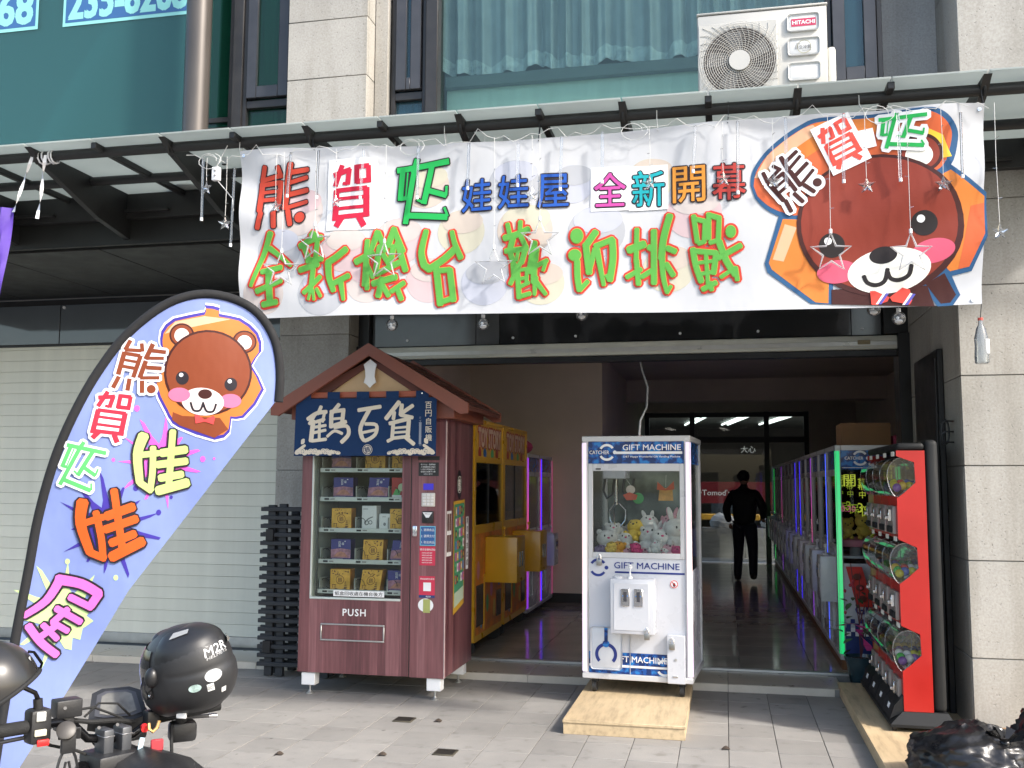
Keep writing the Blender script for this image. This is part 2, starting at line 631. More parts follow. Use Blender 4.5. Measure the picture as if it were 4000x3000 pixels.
class Art:
    """flat print on a surface: every piece gets its own thin layer above the cloth or panel"""

    def __init__(self, parent, mapf, maxedge=0.0, step=0.0012, world=False):
        self.parent, self.mapf, self.maxedge, self.step, self.world = parent, mapf, maxedge, step, world
        self.parts = {}
        self.n = 0
        self.uid = 0
        self.lock = False

    def _add(self, part, mat, pts, layer, faces=None):
        self.n += 1
        d = 0.001 + layer * self.step + (self.n % 40) * self.step * 0.003
        if not self.lock:
            self.uid += 1
        key = (part, mat.name, self.uid if part in ('lettering', 'paper_patch', 'faint_blot', 'emblem', 'poster') else 0)
        bm = self.parts.setdefault(key, (bmesh.new(), mat))[0]
        vs_ = [bm.verts.new((p[0], p[1], d)) for p in pts]
        if faces is None:
            bm.faces.new(vs_)
        else:
            for f in faces:
                try:
                    bm.faces.new([vs_[i] for i in f])
                except ValueError:
                    pass

    def poly(self, pts, mat, layer=0, part='print'):
        self._add(part, mat, pts, layer)

    def rect(self, x0, x1, z0, z1, mat, layer=0, part='print', rot=0.0):
        cx, cz = (x0 + x1) / 2, (z0 + z1) / 2
        c, s = math.cos(rot), math.sin(rot)
        pts = []
        for x, z in ((x0, z0), (x1, z0), (x1, z1), (x0, z1)):
            a, b = x - cx, z - cz
            pts.append((cx + a * c - b * s, cz + a * s + b * c))
        self._add(part, mat, pts, layer)

    def ell(self, cx, cz, rx, rz, mat, layer=0, rot=0.0, part='print', n=28):
        c, s = math.cos(rot), math.sin(rot)
        pts = []
        for k in range(n):
            a = rx * math.cos(2 * math.pi * k / n)
            b = rz * math.sin(2 * math.pi * k / n)
            pts.append((cx + a * c - b * s, cz + a * s + b * c))
        self._add(part, mat, pts, layer)

    def arc(self, cx, cz, r0, r1, a0, a1, mat, layer=0, part='print', n=20):
        pts = [(cx + r1 * math.cos(a0 + (a1 - a0) * k / n), cz + r1 * math.sin(a0 + (a1 - a0) * k / n)) for k in range(n + 1)]
        pts += [(cx + r0 * math.cos(a0 + (a1 - a0) * k / n), cz + r0 * math.sin(a0 + (a1 - a0) * k / n)) for k in range(n + 1)]
        self._add(part, mat, pts, layer, [(k, k + 1, n + 2 + k, n + 1 + k) for k in range(n)])

    def stroke(self, pts, w0, w1, mat, layer=0, part='print', grow=0.0, round_=True):
        """brush stroke: ribbon with round ends"""
        P_ = [Vector(p) for p in pts]
        # smooth the path
        if len(P_) > 2:
            Q = []
            for i in range(len(P_) - 1):
                a = P_[max(i - 1, 0)]
                b, c = P_[i], P_[i + 1]
                d = P_[min(i + 2, len(P_) - 1)]
                for t in (0, 0.25, 0.5, 0.75):
                    Q.append(0.5 * ((2 * b) + (c - a) * t + (2 * a - 5 * b + 4 * c - d) * t * t + (3 * b - a - 3 * c + d) * t ** 3))
            Q.append(P_[-1])
            P_ = Q
        n = len(P_)
        Lft, Rgt = [], []
        for i, p in enumerate(P_):
            t = (P_[min(i + 1, n - 1)] - P_[max(i - 1, 0)])
            t = t.normalized() if t.length > 1e-9 else Vector((1, 0))
            nn = Vector((-t.y, t.x))
            w = (w0 + (w1 - w0) * i / (n - 1)) / 2 + grow
            Lft.append(p + nn * w)
            Rgt.append(p - nn * w)
        t0 = (P_[0] - P_[1]).normalized()
        t1 = (P_[-1] - P_[-2]).normalized()
        h0, h1 = w0 / 2 + grow, w1 / 2 + grow
        kk = 0.55 if round_ else 0.0
        ext0 = [] if not round_ and not grow else [P_[0] + t0 * (h0 * kk + (0 if round_ else grow)) - Vector((-t0.y, t0.x)) * -h0 * 0.6, P_[0] + t0 * (h0 * kk + (0 if round_ else grow)) + Vector((-t0.y, t0.x)) * -h0 * 0.6]
        ext1 = [] if not round_ and not grow else [P_[-1] + t1 * (h1 * kk + (0 if round_ else grow)) + Vector((-t1.y, t1.x)) * h1 * 0.6, P_[-1] + t1 * (h1 * kk + (0 if round_ else grow)) - Vector((-t1.y, t1.x)) * h1 * 0.6]
        # build as quads so that curved strokes never self-cross badly
        pts2 = [tuple(v) for v in Lft] + [tuple(v) for v in Rgt]
        F = [(i, i + 1, n + i + 1, n + i) for i in range(n - 1)]
        if ext0:
            b0 = len(pts2)
            pts2 += [tuple(v) for v in ext0] + [tuple(v) for v in ext1]
            F.append((n, 0, b0 + 1, b0) if (Vector(pts2[0]) - Vector(pts2[b0 + 1])).length < (Vector(pts2[0]) - Vector(pts2[b0])).length else (n, 0, b0, b0 + 1))
            F.append((n - 1, 2 * n - 1, b0 + 3, b0 + 2) if (Vector(pts2[n - 1]) - Vector(pts2[b0 + 2])).length < (Vector(pts2[n - 1]) - Vector(pts2[b0 + 3])).length else (n - 1, 2 * n - 1, b0 + 2, b0 + 3))
        self._add(part, mat, pts2, layer, F)

    def glyph(self, name, box, mat, layer=0, rot=0.0, outline=(), part='lettering', shear=0.0, round_=True):
        """hand-drawn character fitted into box = (cx, cz, w, h)"""
        g = GLYPHS[name]
        cx, cz, w, h = box
        c, s = math.cos(rot), math.sin(rot)

        def T(x, y):
            a, b = (x - 0.5) * w + shear * (0.5 - y) * h, (0.5 - y) * h
            return (cx + a * c - b * s, cz + a * s + b * c)
        k = (w * g['w'] + h * g['h']) / (g['w'] ** 2 + g['h'] ** 2) if False else 0.5 * (w / g['w'] + h / g['h'])
        self.uid += 1
        self.lock = True
        for grow, om, ol in list(outline) + [(0, mat, layer)]:
            for kind, pts, w0, w1 in g['s']:
                q = [T(*p) for p in pts]
                if kind == 'dot':
                    self.ell(q[0][0], q[0][1], w0 * k + grow, w1 * k + grow, om, ol, rot, part)
                else:
                    self.stroke(q, w0 * k, w1 * k, om, ol, part, grow, round_)
        self.lock = False

    def text(self, body, cx, cz, h, mat, layer=0, w=None, rot=0.0, off=0.0, shear=0.0, space=1.0, part='lettering', outline=()):
        V, F, tw, th = text_data(body, 0, shear, space)
        sz = h / th
        sx = sz if w is None else w / tw
        c, s = math.cos(rot), math.sin(rot)
        self.uid += 1
        self.lock = True
        for grow, om, ol in list(outline) + [(off, mat, layer)]:
            g_ = grow * sz
            shifts = [(0, 0)]
            if g_ > 0:
                nn = 8 if grow > off else 4
                shifts += [(g_ * math.cos(math.pi / 4 + 2 * math.pi * k / nn), g_ * math.sin(math.pi / 4 + 2 * math.pi * k / nn)) for k in range(nn)]
            for dx, dy in shifts:
                pts = [(cx + dx + x * sx * c - y * sz * s, cz + dy + x * sx * s + y * sz * c) for x, y in V]
                self._add(part, om, pts, ol, F)
        self.lock = False

    def flush(self):
        out = []
        for (part, _, _u), (bm, mat) in self.parts.items():
            bmesh.ops.triangulate(bm, faces=bm.faces)
            if self.maxedge:
                for _i in range(6):
                    es = [e for e in bm.edges if e.calc_length() > self.maxedge]
                    if not es:
                        break
                    bmesh.ops.subdivide_edges(bm, edges=es, cuts=1)
                    bmesh.ops.triangulate(bm, faces=[f for f in bm.faces if len(f.verts) > 3])
            for v in bm.verts:
                v.co = self.mapf(v.co.x, v.co.y, v.co.z)
            me = bpy.data.meshes.new(part)
            bm.to_mesh(me)
            bm.free()
            out.append(link(part, me, mat, self.parent, self.world))
        self.parts = {}
        return out


GLYPHS = {}


def glyph_def(name, strokes):
    xs, ys = [], []
    for s in strokes:
        if s[0] == 'dot':
            xs += [s[1][0] - s[2], s[1][0] + s[2]]
            ys += [s[1][1] - s[3], s[1][1] + s[3]]
        else:
            for p in s[0]:
                xs.append(p[0])
                ys.append(p[1])
    x0, x1, y0, y1 = min(xs) - 20, max(xs) + 20, min(ys) - 15, max(ys) + 15
    W, H = x1 - x0, y1 - y0
    out = []
    for s in strokes:
        if s[0] == 'dot':
            out.append(('dot', [((s[1][0] - x0) / W, (s[1][1] - y0) / H)], s[2], s[3]))
        else:
            out.append(('line', [((p[0] - x0) / W, (p[1] - y0) / H) for p in s[0]], s[1], s[2] if len(s) > 2 else s[1]))
    GLYPHS[name] = {'w': W, 'h': H, 's': out}


def flat_map(origin, right, up, normal):
    o, r, u, n = Vector(origin), Vector(right), Vector(up), Vector(normal)
    return lambda x, z, d: o + r * x + u * z + n * d


glyph_def('bear_char', [([(230, 205), (203, 325)], 44), ([(200, 322), (360, 292)], 38), ([(345, 212), (375, 300)], 40),
    ([(202, 345), (200, 605)], 50), ([(200, 362), (365, 350)], 40), ([(368, 345), (352, 600)], 46), ([(210, 432), (355, 425)], 30),
    ([(210, 505), (350, 498)], 36), ([(458, 190), (425, 375)], 50), ([(450, 268), (605, 250)], 42), ([(425, 362), (600, 320)], 36),
    ([(432, 390), (415, 590)], 50), ([(450, 462), (605, 435)], 44), ([(420, 588), (605, 540)], 36), ([(213, 622), (185, 760)], 46),
    ([(320, 620), (330, 755)], 46), ([(445, 612), (475, 745)], 46), ('dot', (555, 682), 46, 46)])
glyph_def('gift_char', [([(845, 300), (1005, 255)], 46), ([(925, 215), (862, 395)], 46), ([(990, 250), (975, 385)], 46), ([(975, 378), (930, 372)], 28),
    ([(1056, 220), (1058, 378)], 46), ([(1050, 238), (1165, 228)], 42), ([(1158, 225), (1162, 360)], 42), ([(1050, 362), (1182, 350)], 44),
    ([(875, 425), (870, 690)], 54), ([(868, 432), (1150, 415)], 40), ([(1142, 410), (1146, 650)], 54), ([(890, 502), (1120, 490)], 30),
    ([(890, 585), (1120, 572)], 30), ([(850, 662), (1175, 640)], 42), ([(930, 660), (880, 742)], 54), ([(1080, 660), (1130, 742)], 54)])
glyph_def('craft_char', [([(1400, 235), (1880, 188)], 50), ([(1582, 140), (1550, 260)], 48), ([(1565, 200), (1492, 705)], 48), ([(1452, 245), (1440, 500)], 48),
    ([(1440, 486), (1500, 480)], 36), ([(1500, 255), (1490, 470)], 14), ([(1722, 215), (1655, 540)], 50), ([(1655, 530), (1592, 498)], 22),
    ([(1690, 425), (1860, 478)], 46), ([(1855, 478), (1857, 395)], 22), ([(1505, 632), (1870, 662)], 52), ([(1872, 655), (1840, 578)], 22)])
glyph_def('quan', [([(255, 212), (180, 420), (95, 645)], 50, 26), ([(245, 335), (330, 400), (435, 488)], 44, 24), ([(185, 530), (350, 498)], 42), ([(245, 510), (262, 790)], 54),
    ([(145, 690), (250, 650), (360, 612)], 46, 30), ([(195, 800), (320, 782)], 44)])
glyph_def('xin', [([(625, 225), (668, 262)], 62), ([(520, 325), (620, 280), (715, 262)], 48), ([(555, 335), (600, 440)], 40), ([(680, 290), (660, 440)], 40), ([(580, 452), (720, 440)], 42),
    ([(515, 525), (680, 482)], 48), ([(640, 480), (620, 720)], 42), ([(560, 722), (630, 660), (700, 590)], 38), ([(620, 700), (602, 780)], 22), ([(640, 700), (652, 785)], 22),
    ([(670, 690), (710, 760)], 26), ([(930, 370), (850, 430), (765, 478)], 50), ([(772, 478), (780, 600), (822, 715)], 56, 40), ([(820, 652), (950, 592)], 44), ([(882, 640), (910, 795)], 46, 26)])
glyph_def('ji', [([(1102, 275), (1070, 655)], 40, 28), ([(1002, 455), (1150, 382)], 52), ([(1095, 400), (1102, 685)], 38), ([(1100, 480), (1152, 590)], 34), ([(1190, 205), (1120, 400)], 54, 36),
    ([(1192, 212), (1262, 370)], 44), ([(1330, 182), (1280, 330)], 50), ([(1332, 200), (1410, 380)], 44), ([(1210, 330), (1180, 520)], 48), ([(1240, 400), (1290, 480)], 40),
    ([(1330, 330), (1292, 520)], 46), ([(1362, 302), (1400, 430), (1432, 540)], 48), ([(1182, 562), (1380, 472)], 46), ([(1152, 642), (1350, 592)], 50), ([(1230, 600), (1200, 750)], 48),
    ([(1230, 650), (1290, 748)], 40), ([(1312, 712), (1420, 642)], 38), ([(1362, 690), (1400, 782)], 40)])
glyph_def('tai', [([(1598, 182), (1560, 360), (1580, 470)], 42, 58), ([(1575, 470), (1630, 515)], 56), ([(1625, 512), (1750, 430), (1850, 342)], 54), ([(1816, 198), (1840, 300), (1892, 428)], 36, 46),
    ([(1685, 500), (1722, 815)], 54), ([(1700, 528), (1800, 522)], 42), ([(1800, 522), (1832, 785)], 50), ([(1722, 798), (1840, 762)], 42)])
glyph_def('huan', [([(178, 125), (202, 230)], 34), ([(292, 110), (286, 220)], 34), ([(150, 238), (260, 215), (362, 175)], 50), ([(230, 232), (200, 330)], 46), ([(290, 220), (342, 322)], 38),
    ([(160, 342), (350, 330)], 42), ([(200, 350), (232, 450)], 42), ([(336, 330), (300, 440)], 42), ([(270, 350), (255, 420)], 26), ([(232, 450), (240, 560)], 52), ([(290, 440), (200, 605)], 36),
    ([(260, 502), (352, 490)], 26), ([(256, 572), (352, 560)], 26), ([(262, 642), (362, 600)], 28), ([(265, 520), (278, 720)], 40), ([(272, 712), (375, 688)], 34), ([(346, 500), (342, 600)], 28),
    ([(412, 282), (370, 520)], 50), ([(432, 330), (420, 430)], 42), ([(430, 470), (522, 430)], 34), ([(512, 440), (486, 510)], 26), ([(410, 440), (405, 600)], 48), ([(420, 560), (412, 700)], 44, 26),
    ([(420, 590), (510, 700)], 40, 28)])
glyph_def('ying', [('dot', (740, 215), 50, 60), ('dot', (722, 365), 50, 46), ([(742, 410), (745, 540), (762, 640)], 46), ([(762, 640), (830, 572)], 34), ([(900, 188), (820, 290)], 50), ([(815, 282), (842, 508)], 50),
    ([(838, 508), (892, 320)], 38), ([(895, 302), (1040, 250)], 44), ([(905, 312), (962, 605)], 46, 30), ([(1036, 256), (1040, 400), (1012, 568)], 50), ([(1012, 568), (982, 530)], 26)])
glyph_def('tiao', [([(1236, 162), (1226, 420)], 36), ([(1162, 322), (1300, 280)], 60), ([(1230, 400), (1246, 588)], 40), ([(1142, 530), (1270, 472)], 36), ([(1340, 305), (1372, 322)], 46), ([(1386, 182), (1382, 585)], 46),
    ([(1276, 530), (1370, 482)], 38), ([(1528, 72), (1470, 250), (1450, 400)], 52), ([(1455, 390), (1465, 540), (1497, 660)], 46, 30), ([(1497, 660), (1530, 610)], 26), ([(1502, 320), (1572, 350)], 44), ([(1490, 440), (1552, 530)], 42)])
glyph_def('zhan', [([(1702, 62), (1732, 270)], 38), ([(1702, 85), (1810, 112)], 38), ([(1802, 112), (1792, 260)], 34), ([(1742, 282), (1800, 266)], 34), ([(1836, 52), (1832, 250)], 38), ([(1840, 64), (1932, 92)], 42),
    ([(1926, 92), (1916, 260)], 38), ([(1842, 280), (1920, 262)], 34), ([(1692, 322), (1715, 450), (1762, 580)], 46), ([(1702, 338), (1900, 362)], 42), ([(1896, 362), (1870, 520)], 44), ([(1742, 432), (1890, 422)], 26),
    ([(1762, 520), (1880, 506)], 30), ([(1806, 372), (1822, 630)], 30), ([(1772, 642), (1890, 592)], 40), ([(1842, 590), (1852, 650)], 34), ([(1922, 272), (1980, 420), (2062, 540)], 50), ([(1912, 402), (2110, 312)], 44),
    ('dot', (2026, 200), 40, 50), ([(2062, 482), (2076, 580)], 34), ([(1932, 552), (2062, 482)], 28)])
glyph_def('wa', [([(722, 862), (688, 960), (700, 1105)], 58, 40), ([(700, 1105), (765, 1148)], 36), ([(672, 965), (805, 955)], 34), ([(775, 925), (772, 1050), (758, 1145)], 34), ([(888, 842), (862, 1150)], 36),
    ([(822, 955), (962, 940)], 46), ([(800, 1015), (965, 1000)], 42), ([(815, 1085), (940, 1068)], 42), ([(802, 1150), (970, 1112)], 52)])
glyph_def('wu', [([(350, 25), (520, 20), (665, 52)], 68, 60), ([(665, 52), (630, 135)], 56), ([(470, 110), (640, 142)], 46), ([(365, 30), (315, 160), (200, 270)], 60, 40), ([(400, 192), (595, 238)], 44),
    ([(480, 182), (405, 275)], 42), ([(405, 275), (525, 305)], 40), ([(440, 285), (350, 372)], 42), ([(345, 300), (470, 362)], 40), ([(250, 322), (370, 400), (500, 450)], 50)])
glyph_def('crane', [([(485, 662), (452, 742)], 40), ([(340, 800), (440, 735), (545, 722)], 44), ([(425, 742), (360, 852)], 38), ([(525, 730), (505, 830)], 34), ([(402, 822), (382, 1040)], 52), ([(430, 832), (525, 802)], 36),
    ([(402, 892), (542, 870)], 32), ([(402, 952), (542, 922)], 32), ([(392, 1040), (550, 1022)], 36), ([(472, 830), (472, 1030)], 32), ([(682, 642), (602, 742)], 44), ([(592, 722), (742, 702)], 42),
    ([(732, 702), (722, 840)], 46), ([(602, 742), (602, 890)], 48), ([(602, 802), (722, 792)], 28), ([(600, 882), (762, 832)], 42), ([(640, 895), (770, 880), (792, 970), (720, 1055)], 36, 46), ([(562, 992), (642, 932), (725, 962)], 32)])
glyph_def('bai', [([(882, 716), (1130, 682)], 42), ([(1012, 702), (910, 890), (925, 1000)], 46), ([(962, 860), (1085, 872), (1075, 970), (965, 1032), (920, 990)], 36, 42), ([(922, 952), (1082, 922)], 30)])
glyph_def('huo', [([(1322, 622), (1182, 800)], 48), ([(1272, 732), (1262, 805)], 40), ([(1470, 662), (1355, 742)], 42), ([(1352, 652), (1342, 762)], 46), ([(1342, 762), (1470, 792)], 40), ([(1222, 852), (1440, 802)], 42),
    ([(1262, 852), (1252, 1000)], 42), ([(1432, 822), (1422, 1000)], 46), ([(1272, 902), (1420, 890)], 26), ([(1262, 952), (1420, 942)], 26), ([(1242, 1012), (1440, 992)], 36), ([(1262, 1012), (1202, 1042)], 36), ([(1402, 1002), (1490, 1075)], 42)])
# ================================================================ setting
black = P('black_metal', (0.018, 0.018, 0.019), 0.42, 0, 0.25, 8, 0.05, 120)
steel_dark = P('dark_bronze_metal', (0.030, 0.029, 0.030), 0.42, 0.2, 0.2, 9)
alu = P('aluminium', (0.55, 0.55, 0.54), 0.35, 0.85, 0.08, 12)
white_metal = P('white_painted_metal', (0.74, 0.745, 0.75), 0.35, 0, 0.04, 4)
chrome = P('chrome', (0.7, 0.7, 0.72), 0.18, 1.0, 0.05, 20)
stone = stone_mat('beige_granite', (0.375, 0.36, 0.33), .5)
stone2 = stone_mat('grey_granite', (0.40, 0.395, 0.385))
joint = P('stone_joint', (0.24, 0.23, 0.21), 0.9, 0, 0.1, 20)
paver = paver_mat('grey_paver', (0.255, 0.242, 0.225))
grout = P('paver_grout', (0.045, 0.043, 0.04), 0.95, 0, 0.3, 9)
asphalt = P('asphalt', (0.09, 0.09, 0.088), 0.9, 0, 0.25, 3, 0.3, 150)
ply = ply_mat('plywood', (0.52, 0.40, 0.245))
int_wall = P('interior_paint', (0.74, 0.65, 0.54), 0.75, 0, 0.06, 2)
int_dark = P('ceiling_paint', (0.58, 0.50, 0.43), 0.8, 0, 0.08, 2)
floor_tile = P('polished_floor_tile', (0.36, 0.325, 0.28), 0.11, 0, 0.15, 2.5, rand=0.06, spec=0.6)
step_tile = P('step_tile', (0.42, 0.37, 0.30), 0.3, 0, 0.12, 4, rand=0.05)
dark_glass = P('dark_header_glass', (0.012, 0.013, 0.015), 0.06, 0, 0.1, 3, spec=0.6)
shutter_paint = P('cream_shutter_paint', (0.66, 0.66, 0.57), 0.45, 0.0, 0.07, 2.2, rand=.035, stretch=(2.5, 1, .4))

# ---- ground
g = struct(MB().face([(-150, -150, -0.045), (150, -150, -0.045), (150, 150, -0.045), (-150, 150, -0.045)]).build('ground', asphalt))
base = struct(MB().box(-8.2, 4.2, -1.5, 8.12, -0.04, -0.006).build('pavement', grout))
TX, TY = 0.293, 0.348
tile_me = MB().box(-TX / 2 + .0022, TX / 2 - .0022, -TY / 2 + .0022, TY / 2 - .0022, -0.03, 0, 0.0012).mesh('tile')
tile_me.materials.append(paver)
for j in range(10):
    for i in range(28):
        o = bpy.data.objects.new('tile', tile_me)
        col.objects.link(o)
        o.parent = base
        o.location = (-2.346 + (i - 15 + .5) * TX, 5.645 + (j - 3 + .5) * TY, rnd.uniform(-.0016, .0008))
        o.rotation_euler = (rnd.uniform(-.002, .002), rnd.uniform(-.002, .002), 0)
mb = MB()
for j in range(-17, -3 + 0):
    for i in range(-4, 33):
        cx, cy = -2.346 + (i - 15 + .5) * TX, 5.645 + (j + .5) * TY
        mb.box(cx - TX / 2 + .002, cx + TX / 2 - .002, cy - TY / 2 + .002, cy + TY / 2 - .002, -0.03, -.0005)
for j in range(-3, 7):
    for i in list(range(-4, 0)) + list(range(28, 33)):
        cx, cy = -2.346 + (i - 15 + .5) * TX, 5.645 + (j + .5) * TY
        mb.box(cx - TX / 2 + .002, cx + TX / 2 - .002, cy - TY / 2 + .002, cy + TY / 2 - .002, -0.03, -.0005)
stuff(mb.build('tile_field', paver, base))
for k, (x, y, lab) in enumerate(((-2.17, 6.63, 'small square dark drain cover set in the paving in front of vending machine'), (-1.67, 5.90, 'small square dark drain cover set in paving left of plywood platform'))):
    t = thing('drain_cover', lab, 'drain cover', (x, y, 0.0015))
    MB().box(-.066, .066, -.066, .066, -.004, .004, .002).build('frame', P('drain_frame', (.09, .08, .06), .6, .5), t)
    mb = MB()
    for q in range(6):
        mb.box(-.055, .055, -.05 + q * .018, -.041 + q * .018, .0042, .0062)
    mb.build('grate', P('drain_grate', (.035, .03, .026), .6, .5), t)

for k, (x, y, lab) in enumerate(((-2.62, 5.62, 'tiny dark dry leaf scrap on the paving left of the lower drain cover'), (-1.93, 6.62, 'tiny dark dry leaf scrap right beside the upper drain cover'), (-2.02, 5.75, 'tiny curled dark scrap on paving between drain cover and motorcycle'), (-.02, 6.35, 'tiny dark scrap on paving right of the plywood platform'))):
    mb = MB().grid(4, 3, lambda u, v: (x + (u - .5) * .05, y + (v - .5) * .03 + .01 * u, .004 + .012 * math.sin(u * 3.1) * (.4 + v)))
    tag(mb.build('leaf_scrap', P('dry_leaf', (.05, .035, .025), .8, 0, .4, 40), fix=False), lab, 'litter')

# ---- step along the shop fronts
st = struct(MB().box(-8.2, .86, 8.10, 8.655, -0.04, .047).build('step', joint))
tm = MB().box(-.398, .398, 0, .53, -.05, .055, .003).mesh('step_tile')
tm.materials.append(step_tile)
fm = MB().box(-.398, .398, -.008, 0, -.02, .053, .002).mesh('riser_tile')
fm.materials.append(P('riser_tile_paint', (.55, .50, .42), .4, 0, .1, 5))
for i in range(11):
    for me, nm in ((tm, 'step_tile'), (fm, 'riser_tile')):
        o = bpy.data.objects.new(nm, me)
        col.objects.link(o)
        o.parent = st
        o.location = (-7.6 + i * .8 + .0, 8.097 + (.006 if nm == 'step_tile' else 0), 0)
MB().box(.4, .86, 8.10, 8.6, -.05, .0545).build('step_tile', step_tile, st)

# ---- shop interior shell
fl = struct(MB().box(-3.35, 2.5, 8.655, 20.0, -.04, .060).build('shop_floor', joint))
fme = MB().box(-.298, .298, -.298, .298, -.01, .070, .0015).mesh('floor_tile')
fme.materials.append(floor_tile)
for i in range(10):
    for j in range(19):
        o = bpy.data.objects.new('floor_tile', fme)
        col.objects.link(o)
        o.parent = fl
        o.location = (-3.2 + i * .6, 9.02 + j * .6, 0)
rail = thing('threshold_track', 'ribbed aluminium door track along the shop threshold', 'door track', (-.86, 8.69, .06))
for k in range(3):
    MB().box(-2.4, 2.4, -.028 + k * .02, -.017 + k * .02, -.002, .014, .002).build('rail', alu, rail)
MB().box(-2.4, 2.4, -.035, .035, -.005, .006).build('base_plate', alu, rail)
struct(MB().box(-3.5, -3.35, 8.75, 20.3, -.04, 3.46).build('interior_wall_side', int_wall))
struct(MB().box(2.5, 2.65, 8.75, 20.3, -.04, 3.46).build('interior_wall_stairs', int_wall))
nb = struct(MB().box(-3.35, -1.56, 12.88, 20.0, .06, 3.30).build('interior_wall_recess', int_wall))
MB().box(-3.35, -1.55, 12.868, 12.885, .07, .19, .003).build('skirting', black, nb)
struct(MB().box(-3.35, 2.5, 8.75, 20.2, 3.30, 3.46).build('shop_ceiling', int_dark))
struct(MB().box(-3.35, 2.5, 16.2, 16.6, 2.95, 3.30).build('ceiling_beam', int_dark))
mb = MB()
mb.box(-1.56, 2.5, 20.0, 20.25, 3.03, 3.30)
mb.box(1.62, 2.5, 20.0, 20.25, .06, 3.03)
struct(mb.build('interior_wall_back', int_dark))

# ---- lit tubes on the shop ceiling (their reflections show in the floor and the rear transom)
itube = emis('ceiling_tube', (1.0, .95, .86), 1.5)
for k, (x, y) in enumerate(((-1.6, 9.6), (.0, 9.6), (-.7, 11.3), (.5, 11.3))):
    t = thing('ceiling_light', 'twin fluorescent ceiling light inside the shop', 'ceiling light', (x, y, 3.30), R(8), 'twin ceiling lights')
    MB().box(-.10, .10, -.62, .62, -.03, 0, .004).build('batten', white_metal, t)
    for q in (-.05, .05):
        MB().cyl((q, -.58, -.045), (q, .58, -.045), .014, seg=8).build('tube', itube, t)

# ---- back entrance glazing and the street beyond
bd = thing('back_entrance', 'black framed glass doors and transom at the rear of the shop', 'glass door', (0, 20.05, .07))
mb = MB()
for x in (-1.52, -.62, .82, 1.58):
    mb.box(x - .05, x + .05, -.04, .04, 0, 2.96, .004)
mb.box(-1.47, 1.53, -.038, .038, 2.86, 2.955, .004)
mb.box(-1.47, 1.53, -.038, .038, 2.35, 2.47, .004)
mb.build('frame', black, bd)
cg = glass('clear_glass', (.93, .96, .94), .9)
dg = glass('dark_clear_glass', (.62, .64, .63), .8)
for a, b_ in ((-1.47, -.67), (-.57, .77), (.87, 1.53)):
    MB().box(a, b_, -.004, .004, 2.47, 2.86).build('transom_pane', dg, bd)
MB().box(.87, 1.53, -.004, .004, .02, 2.35).build('door_pane', dg, bd)
MB().box(-.57, .77, -.004, .004, .02, 2.35).build('door_pane', dg, bd)
MB().box(-1.47, -.67, -.004, .004, .02, 2.35).build('door_pane', dg, bd)
marble = P('grey_marble', (.32, .32, .31), .35, 0, .2, 3, stretch=(1, 1, 4))
struct(MB().box(-8, 8, 20.3, 40, -.04, .055).build('rear_pavement', marble))
mw = thing('marble_planter_wall', 'low pale marble wall outside the rear glass doors', 'wall', (0, 21.6, .055))
for k in range(7):
    MB().box(-3.6 + k * 1.0 + .003, -2.6 + k * 1.0 - .003, 0, .5, 0, .62, .004).build('marble_slab', marble, mw)
yk = thing('yellow_kerb_bar', 'yellow and black wheel stop bar beyond the marble wall', 'kerb bar', (0, 23.6, .055))
yel = P('traffic_yellow', (.36, .20, .02), .5, 0, .15, 6)
for k in range(6):
    MB().box(-2.7 + k * .9, -1.92 + k * .9, -.06, .06, .72, .86, .02).build('bar', yel, yk)
    MB().box(-2.5 + k * .9, -2.42 + k * .9, -.03, .03, 0, .72).build('post', black, yk)
whp = P('white_plastic_sack', (.62, .62, .62), .4, 0, .1, 8, .6, 14)
for k, (x, lab) in enumerate(((-.05, 'white plastic sack on the marble wall beside walking person'), (.95, 'small white plastic sack on marble wall near the green light tube'))):
    mb = MB().ell((x, 21.85, .78), (.28 - k * .06, .2, .2 - k * .04), 18, 12)
    for v in mb.bm.verts:
        v.co += Vector((rnd.uniform(-.02, .02), rnd.uniform(-.02, .02), rnd.uniform(-.02, .02)))
        v.co.z = max(v.co.z, .676)
    tag(mb.build('plastic_sack', whp), lab, 'sack')
red_sign = P('shop_sign_red', (.14, .01, .015), .4, 0, .1, 3)
cream_p = P('print_cream', (.80, .77, .68), .5, 0, .03, 5)
white_p = P('print_white', (.78, .78, .78), .5, 0, .02, 5)
sg = thing('street_sign_board', 'long red shop sign with white lettering across the rear street', 'sign', (0, 26.5, 1.38))
MB().box(-4.2, 5, 0, .1, -.28, .28, .01).build('board', red_sign, sg)
a = Art(sg, flat_map((0, -.004, 0), (1, 0, 0), (0, 0, 1), (0, -1, 0)))
a.text("Tomod's", -.22, 0, .15, white_p, 1)
a.rect(-.76, -.60, -.018, .018, white_p, 1)
a.rect(-.698, -.662, -.08, .08, white_p, 1)
a.text('藥妝店', 1.7, -.03, .17, white_p, 1)
a.flush()
sf = thing('opposite_shop', 'dim shop front across the rear street with stand-in tubes for reflected lights', 'building', (0, 27.2, 0))
MB().box(-9, 9, 5.0, 5.3, 0, 6).build('rear_wall', P('opp_wall', (.10, .09, .085), .7), sf)
MB().box(-9, 9, -1.9, 5, 3.36, 3.5).build('ceiling', P('opp_ceil', (.16, .17, .16), .7), sf)
MB().box(-9, -8.8, -.2, 5, 0, 4).build('side_wall', P('opp_wall', (.10, .09, .085), .7), sf)
MB().box(8.8, 9, -.2, 5, 0, 4).build('side_wall', P('opp_wall', (.10, .09, .085), .7), sf)
tube_refl = emis('reflection_tube', (.92, 1.0, .97), 2.0)  # glowing tubes added to stand in for lines reflected in the rear transom
